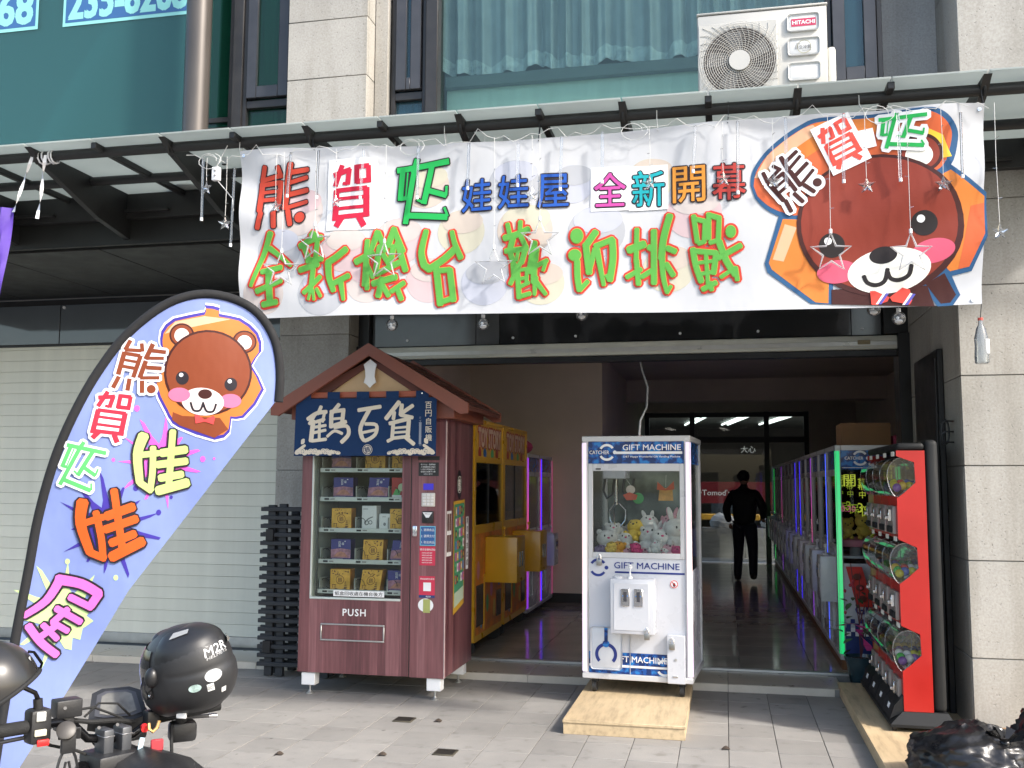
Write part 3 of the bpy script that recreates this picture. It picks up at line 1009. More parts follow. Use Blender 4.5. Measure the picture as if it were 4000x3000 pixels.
for k in range(3):
    for q in (0, .16):
        x = -1.1 + k * 1.05 + q
        MB().cyl((x + .5, -1.6, 3.31), (x, 1.9, 3.31), .028, seg=8).build('reflection_line', tube_refl, sf)
for k in range(5):
    MB().box(-3.4 + k * 1.5, -2.3 + k * 1.5, 2.2, 2.8, .1, 1.35 + .3 * (k % 2), .01).build('display_shelf', P('shelf_tone%d' % (k % 3), ((.18, .04, .04), (.16, .17, .13), (.07, .09, .12))[k % 3], .6, 0, .5, 12), sf)
a = Art(sf, flat_map((0, -.25, 0), (1, 0, 0), (0, 0, 1), (0, -1, 0)))
a.text('大心', .62, 2.52, .18, white_p, 1, off=.01)
a.ell(-1.35, 2.1, .42, .42, red_sign, 0)
a.arc(-1.35, 2.1, .18, .22, 0, 6.28, white_p, 1)
a.flush()

# ---- left stone pillar, right stone pillar, upper piers
def panel_wall(name, label, x0, x1, y0, y1, zs, mat, core=None, side=None, xs=None):
    t = thing(name, label, 'pillar', ((x0 + x1) / 2, (y0 + y1) / 2, zs[0]))
    MB().box(x0 + .012, x1 - .012, y0 + .012, y1, zs[0], zs[-1]).build('core', joint, t, True)
    xs = xs or [x0, x1]
    for za, zb in zip(zs, zs[1:]):
        for xa, xb in zip(xs, xs[1:]):
            MB().box(xa + .0025, xb - .0025, y0, y0 + .03, za + .003, zb - .003, .0025).build('stone_panel', mat, t, True)
        for sd in (side or ()):
            X = x0 if sd == 'l' else x1
            s_ = 1 if sd == 'l' else -1
            for ya, yb in (((y0 + .031, y0 + .8), (y0 + .805, y1)) if y1 - y0 > 1.2 else ((y0 + .031, y1),)):
                MB().box(min(X, X + s_ * .028), max(X, X + s_ * .028), ya, yb, za + .003, zb - .003, .0025).build('stone_panel', mat, t, True)
    return t


panel_wall('stone_pillar', 'beige granite pillar behind the stacked black slat screen', -3.98, -3.30, 8.32, 8.9, [.055, .53, 1.14, 1.72, 2.36, 2.95, 3.46], stone, None, 'r')
panel_wall('stone_pillar', 'beige granite pillar with dark side face beside the red capsule machine', 1.50, 3.6, 6.80, 8.75, [0, .535, 1.14, 1.74, 2.32, 2.91, 3.48, 3.72, 4.2], stone, None, 'l', [1.5, 2.7, 3.6])
panel_wall('upper_pier', 'beige granite pier above the awning between the two windows', -3.25, -2.60, 6.80, 7.3, [3.46, 3.77, 4.23, 4.691, 5.153, 5.62, 6.1, 6.6, 7.1, 7.6], stone, None, 'r')
panel_wall('upper_pier', 'plain beige pier strip at left jamb of the curtained window', -2.597, -2.49, 6.955, 7.3, [3.46, 7.6], stone, None, '')
panel_wall('upper_wall', 'pale granite wall above the awning beside the grey recess', 1.57, 3.6, 6.805, 7.5, [4.2, 5.1, 6.2, 7.6], stone, None, 'l')
tag(MB().box(1.14, 1.568, 7.43, 7.6, 3.46, 7.6).build('recessed_wall', stone2), 'grey granite recess wall beside the air conditioner window', 'wall')
# shop opening trim
hd = thing('shop_header', 'black glass fascia panels above the shop opening', 'fascia', (-.86, 8.65, 2.86))
for xa, xb, nm in ((-3.19, -2.2, 0), (-2.195, -1.98, 0), (-1.975, 1.06, 1), (1.065, 1.3, 0)):
    MB().box(xa, xb, 8.63, 8.66, 2.865, 3.45, .002).build('glass_panel', dark_glass if nm else P('grey_film_glass', (.10, .105, .11), .10, 0, .1, 3), hd, True)
MB().box(1.31, 1.50, 8.55, 8.66, 2.86, 3.45, .004).build('end_box', black, hd, True)
MB().box(-3.30, -3.195, 8.55, 8.66, 2.86, 3.45, .004).build('end_box', black, hd, True)
MB().box(-3.3, 1.5, 8.66, 8.74, 2.7, 3.46).build('backing', black, hd, True)
for x in (-2.85, -1.85, -1.28, -.36, .3, 1.15):
    MB().cyl((x, 8.622, 2.92), (x, 8.64, 2.92), .012, seg=12).build('fixing_bolt', white_metal, hd, True)
sh = thing('shutter_housing', 'cream aluminium roller shutter box across the shop opening', 'shutter box', (-.86, 8.66, 2.72))
MB().box(-3.28, 1.46, 8.56, 8.62, 2.735, 2.85, .012, 2).build('cover', shutter_paint, sh, True)
MB().box(-3.28, 1.46, 8.552, 8.557, 2.765, 2.80, .001).build('trim_strip', P('shutter_trim', (.62, .62, .58), .3, .2), sh, True)
MB().box(-3.28, 1.46, 8.575, 8.66, 2.68, 2.73, .003).build('lintel', black, sh, True)
MB().box(1.1, 1.2, 8.545, 8.553, 2.775, 2.81).build('latch', P('brass_dull', (.3, .24, .14), .5, .5), sh, True)
for x0, x1, lab in ((1.46, 1.505, 'black shutter guide post at the right-hand stone pillar'), (-3.30, -3.225, 'black shutter guide post behind the vending machine roof')):
    tag(MB().box(x0 - (.05 if x0 > 0 else 0), x1, 8.5, 8.75, .06, 2.86, .004).build('guide_post', black), lab, 'post')

# ---- left roller shutter with dark glass above
ls = thing('roller_shutter', 'closed cream roller shutter behind the blue feather flag', 'roller shutter', (-5.9, 8.8, .05))
sm = MB().box(-1.98, 1.925, -.012, .012, .0008, .1112, .0016, 1).mesh('slat')
sm.materials.append(shutter_paint)
for k in range(26):
    o = bpy.data.objects.new('slat', sm)
    col.objects.link(o)
    o.parent = ls
    o.location = (0, 0, .1 + k * .112)
MB().box(-1.98, 1.925, -.02, .02, 0, .1, .004).build('bottom_rail', alu, ls)
MB().box(-2.05, 1.92, .03, .06, 0, 3.0).build('backing', black, ls)
hg = thing('header_glazing', 'dark reflective glass strip above the left roller shutter', 'window', (-5.9, 8.75, 2.98))
for k in range(3):
    MB().box(-2.0 + k * 1.31, -.70 + k * 1.31, -.01, .01, .02, .42, .002).build('glass_panel', P('header_film_glass', (.09, .105, .12), .05, 0, .05, 3, spec=.8), hg)
for k in range(4):
    MB().cyl((-1.9 + k * 1.25, -.022, .39), (-1.9 + k * 1.25, -.008, .39), .014, seg=12).build('fixing_bolt', white_metal, hg)
MB().box(-2.0, 1.92, .015, .1, 0, .48).build('backing', black, hg)
tag(MB().box(-8.2, -7.9, 8.3, 8.9, 0, 3.46).build('side_wall', stone), 'granite wall strip at the far end of left shutter', 'wall')

# ---- arcade soffit and fascia (black), slab over the shop
sblk = P('soffit_black', (.007, .007, .0065), .5, 0, .3, 6)
sof = struct(MB().box(-8.2, 1.5, 6.84, 8.75, 3.47, 3.62).build('arcade_soffit', sblk))
for k in range(9):
    MB().box(-8.0 + k * 1.05, -6.96 + k * 1.05, 6.87, 8.62, 3.455, 3.474, .003).build('soffit_panel', sblk, sof)
fa = tag(MB().box(-8.2, 1.497, 6.80, 6.86, 3.47, 4.05, .003).build('canopy_fascia', sblk), 'black steel fascia where the glass awning meets the building', 'fascia')
struct(MB().box(-8.2, 3.6, 6.86, 20.3, 3.63, 4.05).build('upper_floor_slab', int_dark))

# ---- upper storey windows
wall_up = P('upper_room_wall', (.25, .25, .24), .8)
mb = MB()
mb.box(-8.2, 3.6, 10.5, 10.7, 4.05, 7.6)
mb.box(-8.2, 3.6, 7.0, 10.7, 7.6, 9.0)
mb.box(-8.4, -8.2, 6.9, 10.7, 3.46, 9)
mb.box(3.6, 3.8, 6.9, 10.7, 3.46, 9)
struct(mb.build('upper_room_walls', wall_up))
tag(MB().box(-8.4, 3.8, 6.78, 7.0, 7.6, 9.0).build('parapet', stone), 'granite wall band above the upper storey windows', 'wall')
teal_glass = glass('teal_window_glass', (.42, .74, .70), .8, .01, .5, (.095, .265, .265))
green_glass = glass('green_window_glass', (.40, .68, .56), .8, .01, .2, (.03, .14, .10))
blue_glass = glass('blue_window_glass', (.45, .68, .74), 1.1, .01, .3, (.10, .24, .30))
lw = thing('upper_window', 'large teal tinted window with blue phone number stickers', 'window', (-5.6, 7.02, 4.05))
MB().box(-8.2, -4.02, 7.0, 7.012, 4.06, 7.55).build('glass_pane', teal_glass, lw, True)
MB().box(-8.2, -3.86, 7.16, 7.2, 4.05, 7.6).build('backing_board', P('teal_backing', (.17, .34, .345), .8, 0, .04, 2), lw, True)
MB().box(-4.02, -3.80, 7.0, 7.012, 4.06, 7.55).build('glass_pane', green_glass, lw, True)
MB().box(-3.84, -3.79, 7.16, 7.2, 4.62, 7.6).build('backing_board', P('green_backing', (.10, .22, .17), .8, 0, .05, 2), lw, True)
mb = MB()
for xa, xb, yf in ((-3.83, -3.79, 6.96), (-3.785, -3.70, 6.93)):
    mb.box(xa, xb, yf, 7.06, 4.05, 7.6, .004)
mb.build('mullion', steel_dark, lw, True)
MB().box(-4.02, -3.835, 6.985, 7.05, 4.48, 4.52, .003).build('rail', steel_dark, lw, True)
MB().box(-4.02, -3.835, 6.985, 7.05, 4.40, 4.44, .003).build('rail', steel_dark, lw, True)
sb = P('sticker_blue', (.035, .12, .30), .5, 0, .05, 4)
sw = P('sticker_pale_teal', (.26, .62, .60), .5, 0, .05, 4)
for bx0, bx1, bz0, tx in ((-5.40, -4.19, 5.425, '235-8268'), (-7.1, -5.64, 5.43, '235-8268')):
    a = Art(lw, flat_map((0, 6.998, 0), (1, 0, 0), (0, 0, 1), (0, -1, 0)), world=True)
    a.rect(bx0, bx1, bz0, bz0 + .42, sw, 0, 'sticker')
    a.rect(bx0 + .025, bx1 - .025, bz0 + .03, bz0 + .40, sb, 1, 'sticker')
    a.text(tx, (bx0 + bx1) / 2, bz0 + .205, .29, sw, 2, w=(bx1 - bx0) - .12, off=.035)
    a.flush()


def casement(name, label, x0, x1, zr, gm, yb=7.02, curtain=True):
    t = thing(name, label, 'window', ((x0 + x1) / 2, yb, 4.05))
    f = .035
    mb = MB()
    mb.box(x0, x0 + f, yb - .05, yb + .05, 4.05, 7.6, .003)
    mb.box(x1 - f, x1, yb - .05, yb + .05, 4.05, 7.6, .003)
    mb.box(x0 + f, x1 - f, yb - .05, yb + .05, zr - .04, zr + .02, .003)
    mb.build('frame', steel_dark, t, True)
    mb = MB()
    a_, b_ = x0 + f + .006, x1 - f - .006
    mb.box(a_, a_ + .085, yb - .075, yb - .02, zr + .035, 7.5, .004)
    mb.box(b_ - .085, b_, yb - .075, yb - .02, zr + .035, 7.5, .004)
    mb.box(a_ + .085, b_ - .085, yb - .074, yb - .021, zr + .035, zr + .13, .004)
    mb.build('sash', P('sash_metal', (.048, .05, .058), .4, .2, .15, 6), t, True)
    MB().box(a_ + .085, b_ - .085, yb - .05, yb - .042, zr + .13, 7.5).build('glass_pane', gm, t, True)
    MB().box(x0 + f, x1 - f, yb - .01, yb - .002, 4.05, zr - .04).build('glass_pane', gm, t, True)
    bc = P('reflect_board_' + gm.name, (.10, .30, .22) if 'green' in gm.name else (.20, .40, .50), .7, 0, .35, 5, stretch=(7, 1, .3))  # streaked colour on a board stands in for the reflection in the pane
    MB().box(x0 + f, x1 - f, yb + .06, yb + .075, 4.05, 7.5).build('reflect_board', bc, t, True)
    return t


casement('casement_window', 'narrow dark framed casement beside the big teal window', -3.70, -3.265, 4.60, green_glass, 7.0)
casement('casement_window', 'narrow dark framed casement left of the curtained window', -2.487, -2.20, 4.60, blue_glass, 7.08)
casement('casement_window', 'dark framed casement behind the air conditioner', .76, 1.138, 4.42, blue_glass, 7.12)
cw = thing('curtained_window', 'wide teal glass window with pleated curtain behind it', 'window', (-.7, 7.1, 4.05))
MB().box(-2.10, .76, 7.08, 7.09, 4.05, 7.6).build('glass_pane', glass('pale_teal_glass', (.80, .91, .90), .8, .01, .08, (.16, .30, .30)), cw, True)
MB().box(-2.197, -2.10, 6.98, 7.14, 4.05, 7.6, .006).build('mullion', steel_dark, cw, True)
MB().box(-2.10, .76, 7.2, 7.55, 4.70, 4.79, .004).build('inner_ledge', P('ledge_grey', (.13, .15, .15), .6), cw, True)
MB().box(-2.10, .76, 7.26, 7.3, 4.05, 4.70).build('spandrel_board', P('pale_spandrel', (.66, .76, .66), .7, 0, .08, 2, stretch=(8, 1, 1)), cw, True)
cu = thing('curtain', 'pleated blue green satin curtain hanging inside the upper window', 'curtain', (-.7, 7.35, 4.83))
cur_m = P('satin_curtain', (.43, .45, .48), .42, 0, .1, 6, .15, 30)


def curt(u, v):
    x = -2.25 + u * 3.05
    amp = .035 + .012 * math.sin(u * 23)
    ph = u * 118 + 1.6 * math.sin(u * 17) + .4 * math.sin(v * 5)
    y = 7.34 + amp * math.sin(ph) + .014 * math.sin(2.3 * ph + 1)
    z = 4.845 + .03 * math.sin(u * 29) + .022 * math.sin(u * 71) + v * 2.6
    return (x, y, z)


MB().grid(300, 8, curt).build('drape', cur_m, cu, True, fix=False)
MB().grid(300, 2, lambda u, v: (lambda p: (p[0], p[1] - .006, p[2]))(curt(u, v * .045))).build('hem', P('satin_hem', (.60, .63, .66), .3, 0, .2, 14, .4, 40), cu, True, fix=False)

cp = thing('drain_column', 'round grey brown steel column in front of teal window', 'column', (-3.98, 6.74, 3.9))
MB().cyl((0, 0, 0), (0, 0, 4.0), .097, seg=32).build('shaft', P('brown_grey_column', (.085, .075, .068), .36, .3, .15, 6, .1, 40, stretch=(1, 1, .2)), cp)
MB().cyl((0, 0, -.01), (0, 0, .02), .15, seg=24).build('base_flange', steel_dark, cp)

# ---- steel and frosted glass awning
aw = thing('glass_awning', 'black steel awning with frosted glass panes over the shop front', 'awning', (-1.5, 6.2, 3.8))
PIPE_Y, PIPE_Z = 5.75, 3.82
pipe_m = P('awning_black_paint', (.018, .018, .018), .5, 0, .3, 7, .25, 60)
MB().cyl((-6.6, PIPE_Y, PIPE_Z + .014), (3.4, PIPE_Y, PIPE_Z - .012), .034, seg=24).build('front_pipe', pipe_m, aw, True)
MB().cyl((-6.6, 6.3, 3.828), (3.4, 6.3, 3.79), .033, seg=20).build('mid_pipe', pipe_m, aw, True)
raf = []
for k in range(10):
    x = -6.57 + k * 1.002
    pts = [(5.625, 3.858), (6.83, 3.858), (6.83, 3.50), (6.4, 3.575), (5.86, 3.75), (5.74, 3.785), (5.66, 3.842)]
    MB().prism(pts, lambda y, z, x=x: (x - .022, y, z), lambda y, z, x=x: (x + .022, y, z)).build('rafter', pipe_m, aw, True, smooth=False)
    mb = MB()
    mb.tube([(x, PIPE_Y + .05 * math.cos(t_), PIPE_Z + .05 * math.sin(t_)) for t_ in [i * math.pi / 8 for i in range(-3, 12)]], .009, 6)
    mb.build('pipe_clamp', pipe_m, aw, True)
    if k < 9:
        MB().box(x + .48, x + .52, 5.63, 6.76, 3.815, 3.857, .004).build('purlin', pipe_m, aw, True)
fro = frosted('frosted_awning_glass', (.56, .60, .585))
for k in range(9):
    for h in range(2):
        x = -6.57 + k * 1.002 + h * .5
        MB().box(x + .004, x + .496, 5.60, 6.79, 3.862, 3.874, .002).build('glass_pane', fro, aw, True)
MB().box(-6.6, 3.4, 6.74, 6.798, 3.66, 3.855, .003).build('wall_channel', pipe_m, aw, True)
for k in range(9):
    x = -6.57 + k * 1.002
    MB().box(x + .03, x + .4, 6.70, 6.735, 3.70, 3.72, .002).build('bracket', pipe_m, aw, True)
for k in range(3):
    x = -6.57 + k * 2.004 + 1.2
    MB().cyl((x, 6.1, 3.81), (x, 6.1, 3.86), .02, seg=10).build('fixing_bolt', chrome, aw, True)

# ---- black door leaf on the pillar reveal
dl = thing('black_door', 'tall black metal panel on the dark side of the stone pillar', 'door', (1.49, 7.7, 0))
MB().box(1.455, 1.497, 7.28, 8.12, .02, 2.56, .006).build('leaf', black, dl, True)
MB().box(1.442, 1.454, 7.30, 7.33, .1, 2.5, .002).build('edge_trim', steel_dark, dl, True)
MB().cyl((1.40, 7.36, 1.02), (1.455, 7.36, 1.02), .012, seg=10).build('handle', chrome, dl, True)
MB().ell((1.395, 7.36, 1.02), (.022, .022, .022), 12, 8).build('knob', chrome, dl, True)
hn = thing('iron_bracket', 'small black wrought iron bracket on the reveal of the stone pillar', 'bracket', (1.49, 7.05, 1.95))
for k in range(3):
    z = 1.9 + k * .07
    MB().tube([(1.497, 7.05, z), (1.44, 7.02 - k * .02, z), (1.41, 7.0, z - .02)], .006, 6).build('prong', black, hn, True)
MB().tube([(1.45 + .022 * math.cos(t_), 7.06, 1.97 + .08 * math.sin(t_)) for t_ in [i * .3 for i in range(22)]], .007, 6).build('scroll', black, hn, True)
def catmull(P_, n=4):
    out = []
    for i in range(len(P_) - 1):
        a_, b_, c_, d_ = [Vector(P_[min(max(i + k, 0), len(P_) - 1)]) for k in (-1, 0, 1, 2)]
        for q_ in range(n):
            t_ = q_ / n
            out.append(tuple(0.5 * ((2 * b_) + (c_ - a_) * t_ + (2 * a_ - 5 * b_ + 4 * c_ - d_) * t_ * t_ + (3 * b_ - a_ - 3 * c_ + d_) * t_ ** 3)))
    out.append(tuple(P_[-1]))
    return out


# ================================================================ plywood platforms
t = thing('plywood_platform', 'low plywood platform under the white claw machine', 'platform', (-.661, 7.32, 0))
MB().box(-.394, .394, -.82, .82, .072, .09, .002).build('top_sheet', ply, t)
MB().box(-.39, .39, -.814, -.796, 0, .0715, .002).build('front_board', ply, t)
MB().box(-.39, -.372, -.795, .815, 0, .0715, .002).build('side_board', ply, t)
MB().box(.372, .39, -.795, .815, 0, .0715, .002).build('side_board', ply, t)
t = thing('plywood_platform', 'long plywood platform under the red capsule machine', 'platform', (1.7, 6.7, 0))
MB().box(-.87, 1.2, -1.8, 1.5, .068, .09, .002).build('top_sheet', ply, t)
MB().box(-.865, -.847, -1.79, 1.49, 0, .0675, .002).build('side_board', ply, t)
MB().box(-.845, 1.19, -1.795, -1.777, 0, .0675, .002).build('front_board', ply, t)
t = thing('wood_offcut', 'notched brown wooden offcut lying on plywood by the pillar foot', 'wood', (1.56, 6.68, .09))
MB().box(-.16, .17, -.03, .03, .012, .05, .003).build('board', ply_mat('dark_ply', (.33, .19, .09)), t)
MB().box(.05, .17, -.029, .029, 0, .0115, .002).build('batten', MATS['dark_ply'], t)

# ================================================================ banner
BW = cloth_mat('banner_white', (.62, .622, .635), .02, .5, .35, 3.2, .15)
cm = {}
for k, c in dict(red=(.48, .055, .03), crimson=(.48, .015, .045), green=(.018, .38, .08), blue=(.02, .09, .40), magenta=(.50, .07, .31), teal=(.015, .36, .40), orange=(.62, .25, .035),
                 maroon=(.42, .045, .035), dark=(.03, .02, .025), lime=(.10, .36, .06), limehi=(.36, .50, .08), outred=(.58, .05, .03), navy=(.025, .09, .20), cap=(.62, .19, .035), caphi=(.70, .40, .24),
                 cream=(.66, .58, .50), brown=(.22, .033, .018), dbrown=(.05, .012, .010), pink=(.58, .09, .15), black=(.02, .015, .015), white=(.62, .62, .64), capd=(.60, .12, .04),
                 tred=(.68, .07, .05), tblue=(.10, .10, .42), yellow=(.82, .55, .05)).items():
    cm[k] = cloth_mat('print_' + k, c, .04, .5, .35, 3.2)
pale = [cloth_mat('print_pale%d' % i, c, .03, .5, .35, 3.2) for i, c in enumerate(((.54, .475, .445), (.42, .425, .445), (.55, .515, .40), (.57, .43, .435), (.47, .48, .54), (.55, .47, .40)))]
bn = thing('shop_banner', 'wide white opening banner with coloured Chinese lettering and bear emblem', 'banner', (-.82, 5.70, 2.6))
TLc, BLc, TRc, BRc = (-3.04, 3.75), (-3.01, 2.65), (1.44, 3.72), (1.38, 2.59)


def wrinkle(x, z):
    v = (z - 2.6) / 1.1
    u = (x + 3.03) / 4.45
    w = .010 * math.sin(5.1 * x + 1.3 * z) + .006 * math.sin(11 * x - 4 * z) * v
    for ex, sgn in ((0, 1), (1, -1)):
        du = abs(u - ex)
        w += .016 * math.exp(-du * 9) * math.sin(16 * (v + sgn * (u - ex) * 1.4))
    w += .012 * math.sin(3.0 * math.pi * v) * .4
    w += .010 * math.exp(-((v - .98) / .12) ** 2) * math.sin(9.4 * x)
    return w


def bmap(x, z, d):
    return Vector((x, 5.70 - d + wrinkle(x, z), z))


def bsurf(u, v):
    x = (1 - v) * ((1 - u) * BLc[0] + u * BRc[0]) + v * ((1 - u) * TLc[0] + u * TRc[0])
    z = (1 - v) * ((1 - u) * BLc[1] + u * BRc[1]) + v * ((1 - u) * TLc[1] + u * TRc[1])
    z -= v * .045 * math.sin(math.pi * min(1, u * 1.25)) ** 2 * (1 if u < .8 else 0)
    z += (1 - v) * .008 * math.sin(7 * u)
    return bmap(x, z, 0)


MB().grid(110, 30, bsurf).build('cloth', BW, bn, True, fix=False)
a = Art(bn, bmap, .025, .0026, True)
# faint pastel round blots behind the lettering
for x, z, r, k in ((-2.62, 3.32, .17, 0), (-2.75, 3.08, .15, 1), (-2.85, 2.80, .14, 0), (-2.45, 2.80, .16, 1), (-2.3, 3.06, .15, 3), (-2.15, 2.85, .14, 0), (-1.95, 3.10, .16, 3), (-1.78, 3.44, .15, 5),
                   (-1.75, 2.85, .15, 3), (-1.55, 3.14, .15, 2), (-1.4, 2.82, .15, 4), (-1.22, 3.42, .16, 1), (-1.15, 3.13, .17, 5), (-1.05, 2.80, .14, 2), (-.86, 3.40, .13, 4), (-.72, 3.10, .17, 1), (-.4, 3.40, .14, 2), (-.15, 3.18, .16, 3), (-.3, 2.86, .15, 2)):
    a.ell(x, z, r, r * .92, pale[k], 0, 0, 'faint_blot')
    a.ell(x + .01, z + r * .42, r * .86, r * .48, pale[(k + 3) % 6], .45, 0, 'faint_blot')
ol = lambda g_, k='dark': [(g_, cm[k], 2)]
a.glyph('bear_char', (-2.728, 3.433, .36, .43), cm['red'], 3, 0, ol(.008), shear=.02)
a.rect(-2.418, -2.093, 3.185, 3.645, cm['white'], 1.5, 'paper_patch')
a.glyph('gift_char', (-2.257, 3.405, .275, .42), cm['crimson'], 3, round_=False)
a.glyph('craft_char', (-1.80, 3.415, .37, .44), cm['green'], 3, 0, ol(.008), round_=False)
for ch, x, z, h, k in (('娃', -1.452, 3.362, .205, 'blue'), ('娃', -1.221, 3.368, .205, 'blue'), ('屋', -.979, 3.362, .205, 'blue'), ('全', -.638, 3.352, .205, 'magenta'), ('新', -.412, 3.345, .215, 'teal'), ('開', -.176, 3.354, .215, 'orange'), ('幕', .052, 3.354, .215, 'maroon')):
    if ch in '全新':
        a.rect(x - .115, x + .115, z - .13, z + .14, cm['white'], 1.5, 'paper_patch')
    a.text(ch, x, z, h, cm[k], 3, w=.185, off=.010, outline=[(.042, cm['dark'], 2)])
for nm, x0, z0, x1, z1 in (('quan', -2.951, 3.21, -2.642, 2.719), ('xin', -2.62, 3.187, -2.248, 2.728), ('ji', -2.24, 3.197, -1.88, 2.719), ('tai', -1.819, 3.173, -1.53, 2.682), ('huan', -1.293, 3.197, -.994, 2.701), ('ying', -.902, 3.139, -.603, 2.734), ('tiao', -.561, 3.191, -.241, 2.703), ('zhan', -.176, 3.185, .129, 2.708)):
    bx = ((x0 + x1) / 2, (z0 + z1) / 2, x1 - x0 - .01, z0 - z1 - .01)
    a.glyph(nm, bx, cm['lime'], 4, 0, [(.016, cm['outred'], 2), (.003, cm['limehi'], 3)])
# bear emblem
B = lambda x, y: (.00086762 * x - 2.62e-5 * y + .0106, -4.99e-5 * x - .00093339 * y + 3.8926)
S_ = .0009


def bpoly(pts, k, ly):
    a.poly([B(*p) for p in pts], cm[k], ly, 'emblem')


def bell(x, y, rx, ry, k, ly, rot=0):
    q = B(x, y)
    a.ell(q[0], q[1], rx * S_, ry * S_, cm[k], ly, R(rot), 'emblem', 40)


cap = [(205, 600), (215, 510), (290, 390), (400, 290), (520, 215), (640, 172), (960, 150), (1280, 126), (1400, 155), (1475, 230), (1490, 320), (1440, 480), (1300, 560), (1000, 700), (530, 810), (400, 795), (300, 745), (235, 680)]
capi = [(225, 600), (240, 515), (310, 405), (420, 310), (540, 235), (660, 195), (960, 172), (1260, 150), (1370, 175), (1440, 240), (1450, 320), (1400, 470), (1290, 540), (1000, 680), (540, 780), (410, 765), (320, 725), (250, 665)]
bpoly(catmull(cap), 'navy', 1)
bpoly(catmull(capi), 'capd', 1.2)
bpoly([(228, 550), (310, 405), (420, 310), (540, 235), (660, 195), (960, 172), (1260, 150), (1330, 170), (1000, 260), (700, 330), (480, 470), (420, 560)], 'cap', 1.4)
bpoly([(228, 550), (310, 405), (420, 310), (540, 235), (600, 215), (640, 260), (430, 400), (400, 550)], 'caphi', 1.6)
bpoly([(1300, 250), (1400, 290), (1450, 420), (1400, 430), (1350, 330), (1280, 290)], 'yellow', 1.6)
bpoly([(390, 780), (300, 1085), (318, 1140), (590, 1326), (730, 1326), (730, 950), (520, 780)], 'navy', 1)
bpoly([(412, 808), (326, 1080), (345, 1120), (620, 1316), (700, 1320), (710, 960), (520, 810)], 'cap', 1.2)
bpoly([(425, 840), (350, 1060), (420, 1070), (500, 860)], 'caphi', 1.4)
bpoly([(1440, 470), (1652, 640), (1650, 905), (1560, 1110), (1430, 1145), (1340, 1000), (1340, 560)], 'navy', 1)
bpoly([(1440, 505), (1640, 662), (1636, 890), (1545, 1085), (1430, 1115), (1340, 1000), (1340, 560)], 'cap', 1.2)
bpoly([(1560, 720), (1638, 700), (1636, 890), (1545, 1085), (1480, 1100)], 'capd', 1.4)
bpoly([(1270, 1190), (1400, 1100), (1430, 1110), (1495, 1250), (1450, 1315), (1360, 1322)], 'navy', 1.5)
bpoly([(1290, 1190), (1400, 1125), (1470, 1250), (1435, 1298), (1380, 1305)], 'dbrown', 1.7)
bpoly([(720, 1326), (720, 1235), (1300, 1200), (1345, 1322)], 'dbrown', 1.8)
bell(1265, 400, 130, 125, 'dbrown', 1.9)
bell(1265, 400, 110, 104, 'brown', 2)
bell(1255, 410, 80, 74, 'cream', 2.1)
bell(1010, 835, 492, 452, 'dbrown', 2.3, -4)
bell(1005, 828, 462, 425, 'brown', 2.5, -4)
bell(722, 965, 78, 78, 'black', 3)
bell(697, 940, 23, 23, 'white', 3.3)
bell(1283, 825, 78, 78, 'black', 3)
bell(1262, 800, 24, 24, 'white', 3.3)
bell(755, 1125, 122, 74, 'pink', 2.8, 6)
bell(1335, 992, 125, 76, 'pink', 2.8, 12)
bell(1070, 1112, 244, 142, 'cream', 3, 8)
bell(1037, 1020, 82, 54, 'black', 3.4, 8)
for pts in ([(918, 1150), (940, 1190), (995, 1203), (1045, 1175), (1062, 1105)], [(1062, 1120), (1080, 1160), (1130, 1170), (1188, 1140), (1205, 1080)]):
    a.stroke([B(*p) for p in pts], 26 * S_, 26 * S_, cm['black'], 3.5, 'emblem')
bpoly([(955, 1240), (985, 1238), (1075, 1275), (1060, 1300), (1000, 1322), (965, 1322)], 'tred', 3.6)
bpoly([(1075, 1275), (1150, 1215), (1195, 1225), (1210, 1290), (1195, 1315), (1090, 1298)], 'tred', 3.6)
for x in (990, 1150):
    bpoly([(x, 1318), (x + 14, 1318), (x + 62, 1250), (x + 48, 1246)], 'white', 3.8)
    bpoly([(x + 16, 1318), (x + 34, 1318), (x + 80, 1252), (x + 64, 1250)], 'tblue', 3.8)
q = B(470, 560)
a.glyph('bear_char', (q[0], q[1], .27, .30), cm['dbrown'], 4.6, R(38), [(.020, cm['white'], 4)])
q = B(775, 335)
a.rect(q[0] - .115, q[0] + .115, q[1] - .15, q[1] + .15, cm['white'], 4.2, 'paper_patch', R(24))
a.glyph('gift_char', (q[0], q[1], .21, .27), cm['tred'], 5, R(24), round_=False)
q = B(930, 300)
a.rect(q[0] - .05, q[0] + .05, q[1] - .06, q[1] + .05, cm['white'], 4.1, 'paper_patch', R(10))
q = B(1150, 262)
a.glyph('craft_char', (q[0], q[1], .27, .21), cm['green'], 4.8, R(-4), [(.020, cm['white'], 4)], round_=False)
a.flush()
for u, v in ((.006, .97), (.994, .97), (.99, .02), (.006, .02)):
    p = bsurf(u, v)
    MB().cyl((p.x, p.y - .006, p.z), (p.x, p.y + .004, p.z), .011, seg=14).build('eyelet', chrome, bn, True)
# ties between the pipe and the banner
tie_m = P('white_cord', (.6, .6, .58), .7)
for k, u in enumerate((.0, .115, .31, .44, .60, .69, .86, 1.0)):
    p = bsurf(u, .985)
    px = p.x + rnd.uniform(-.03, .03)
    MB().tube([(p.x, p.y, p.z), (px, 5.716, 3.775), (px, 5.715, PIPE_Z), (px, 5.75, PIPE_Z + .036), (px, 5.786, PIPE_Z), (px, 5.75, PIPE_Z - .04), (p.x, p.y - .003, p.z)], .0028, 5).build('tie_cord', black if k % 2 else tie_m, bn, True)

# ================================================================ string lights
clearp = glass('clear_plastic', (.95, .96, .97), 1.2, .05, .10, (.85, .87, .9))
wire_m = P('clear_wire', (.55, .55, .53), .4)


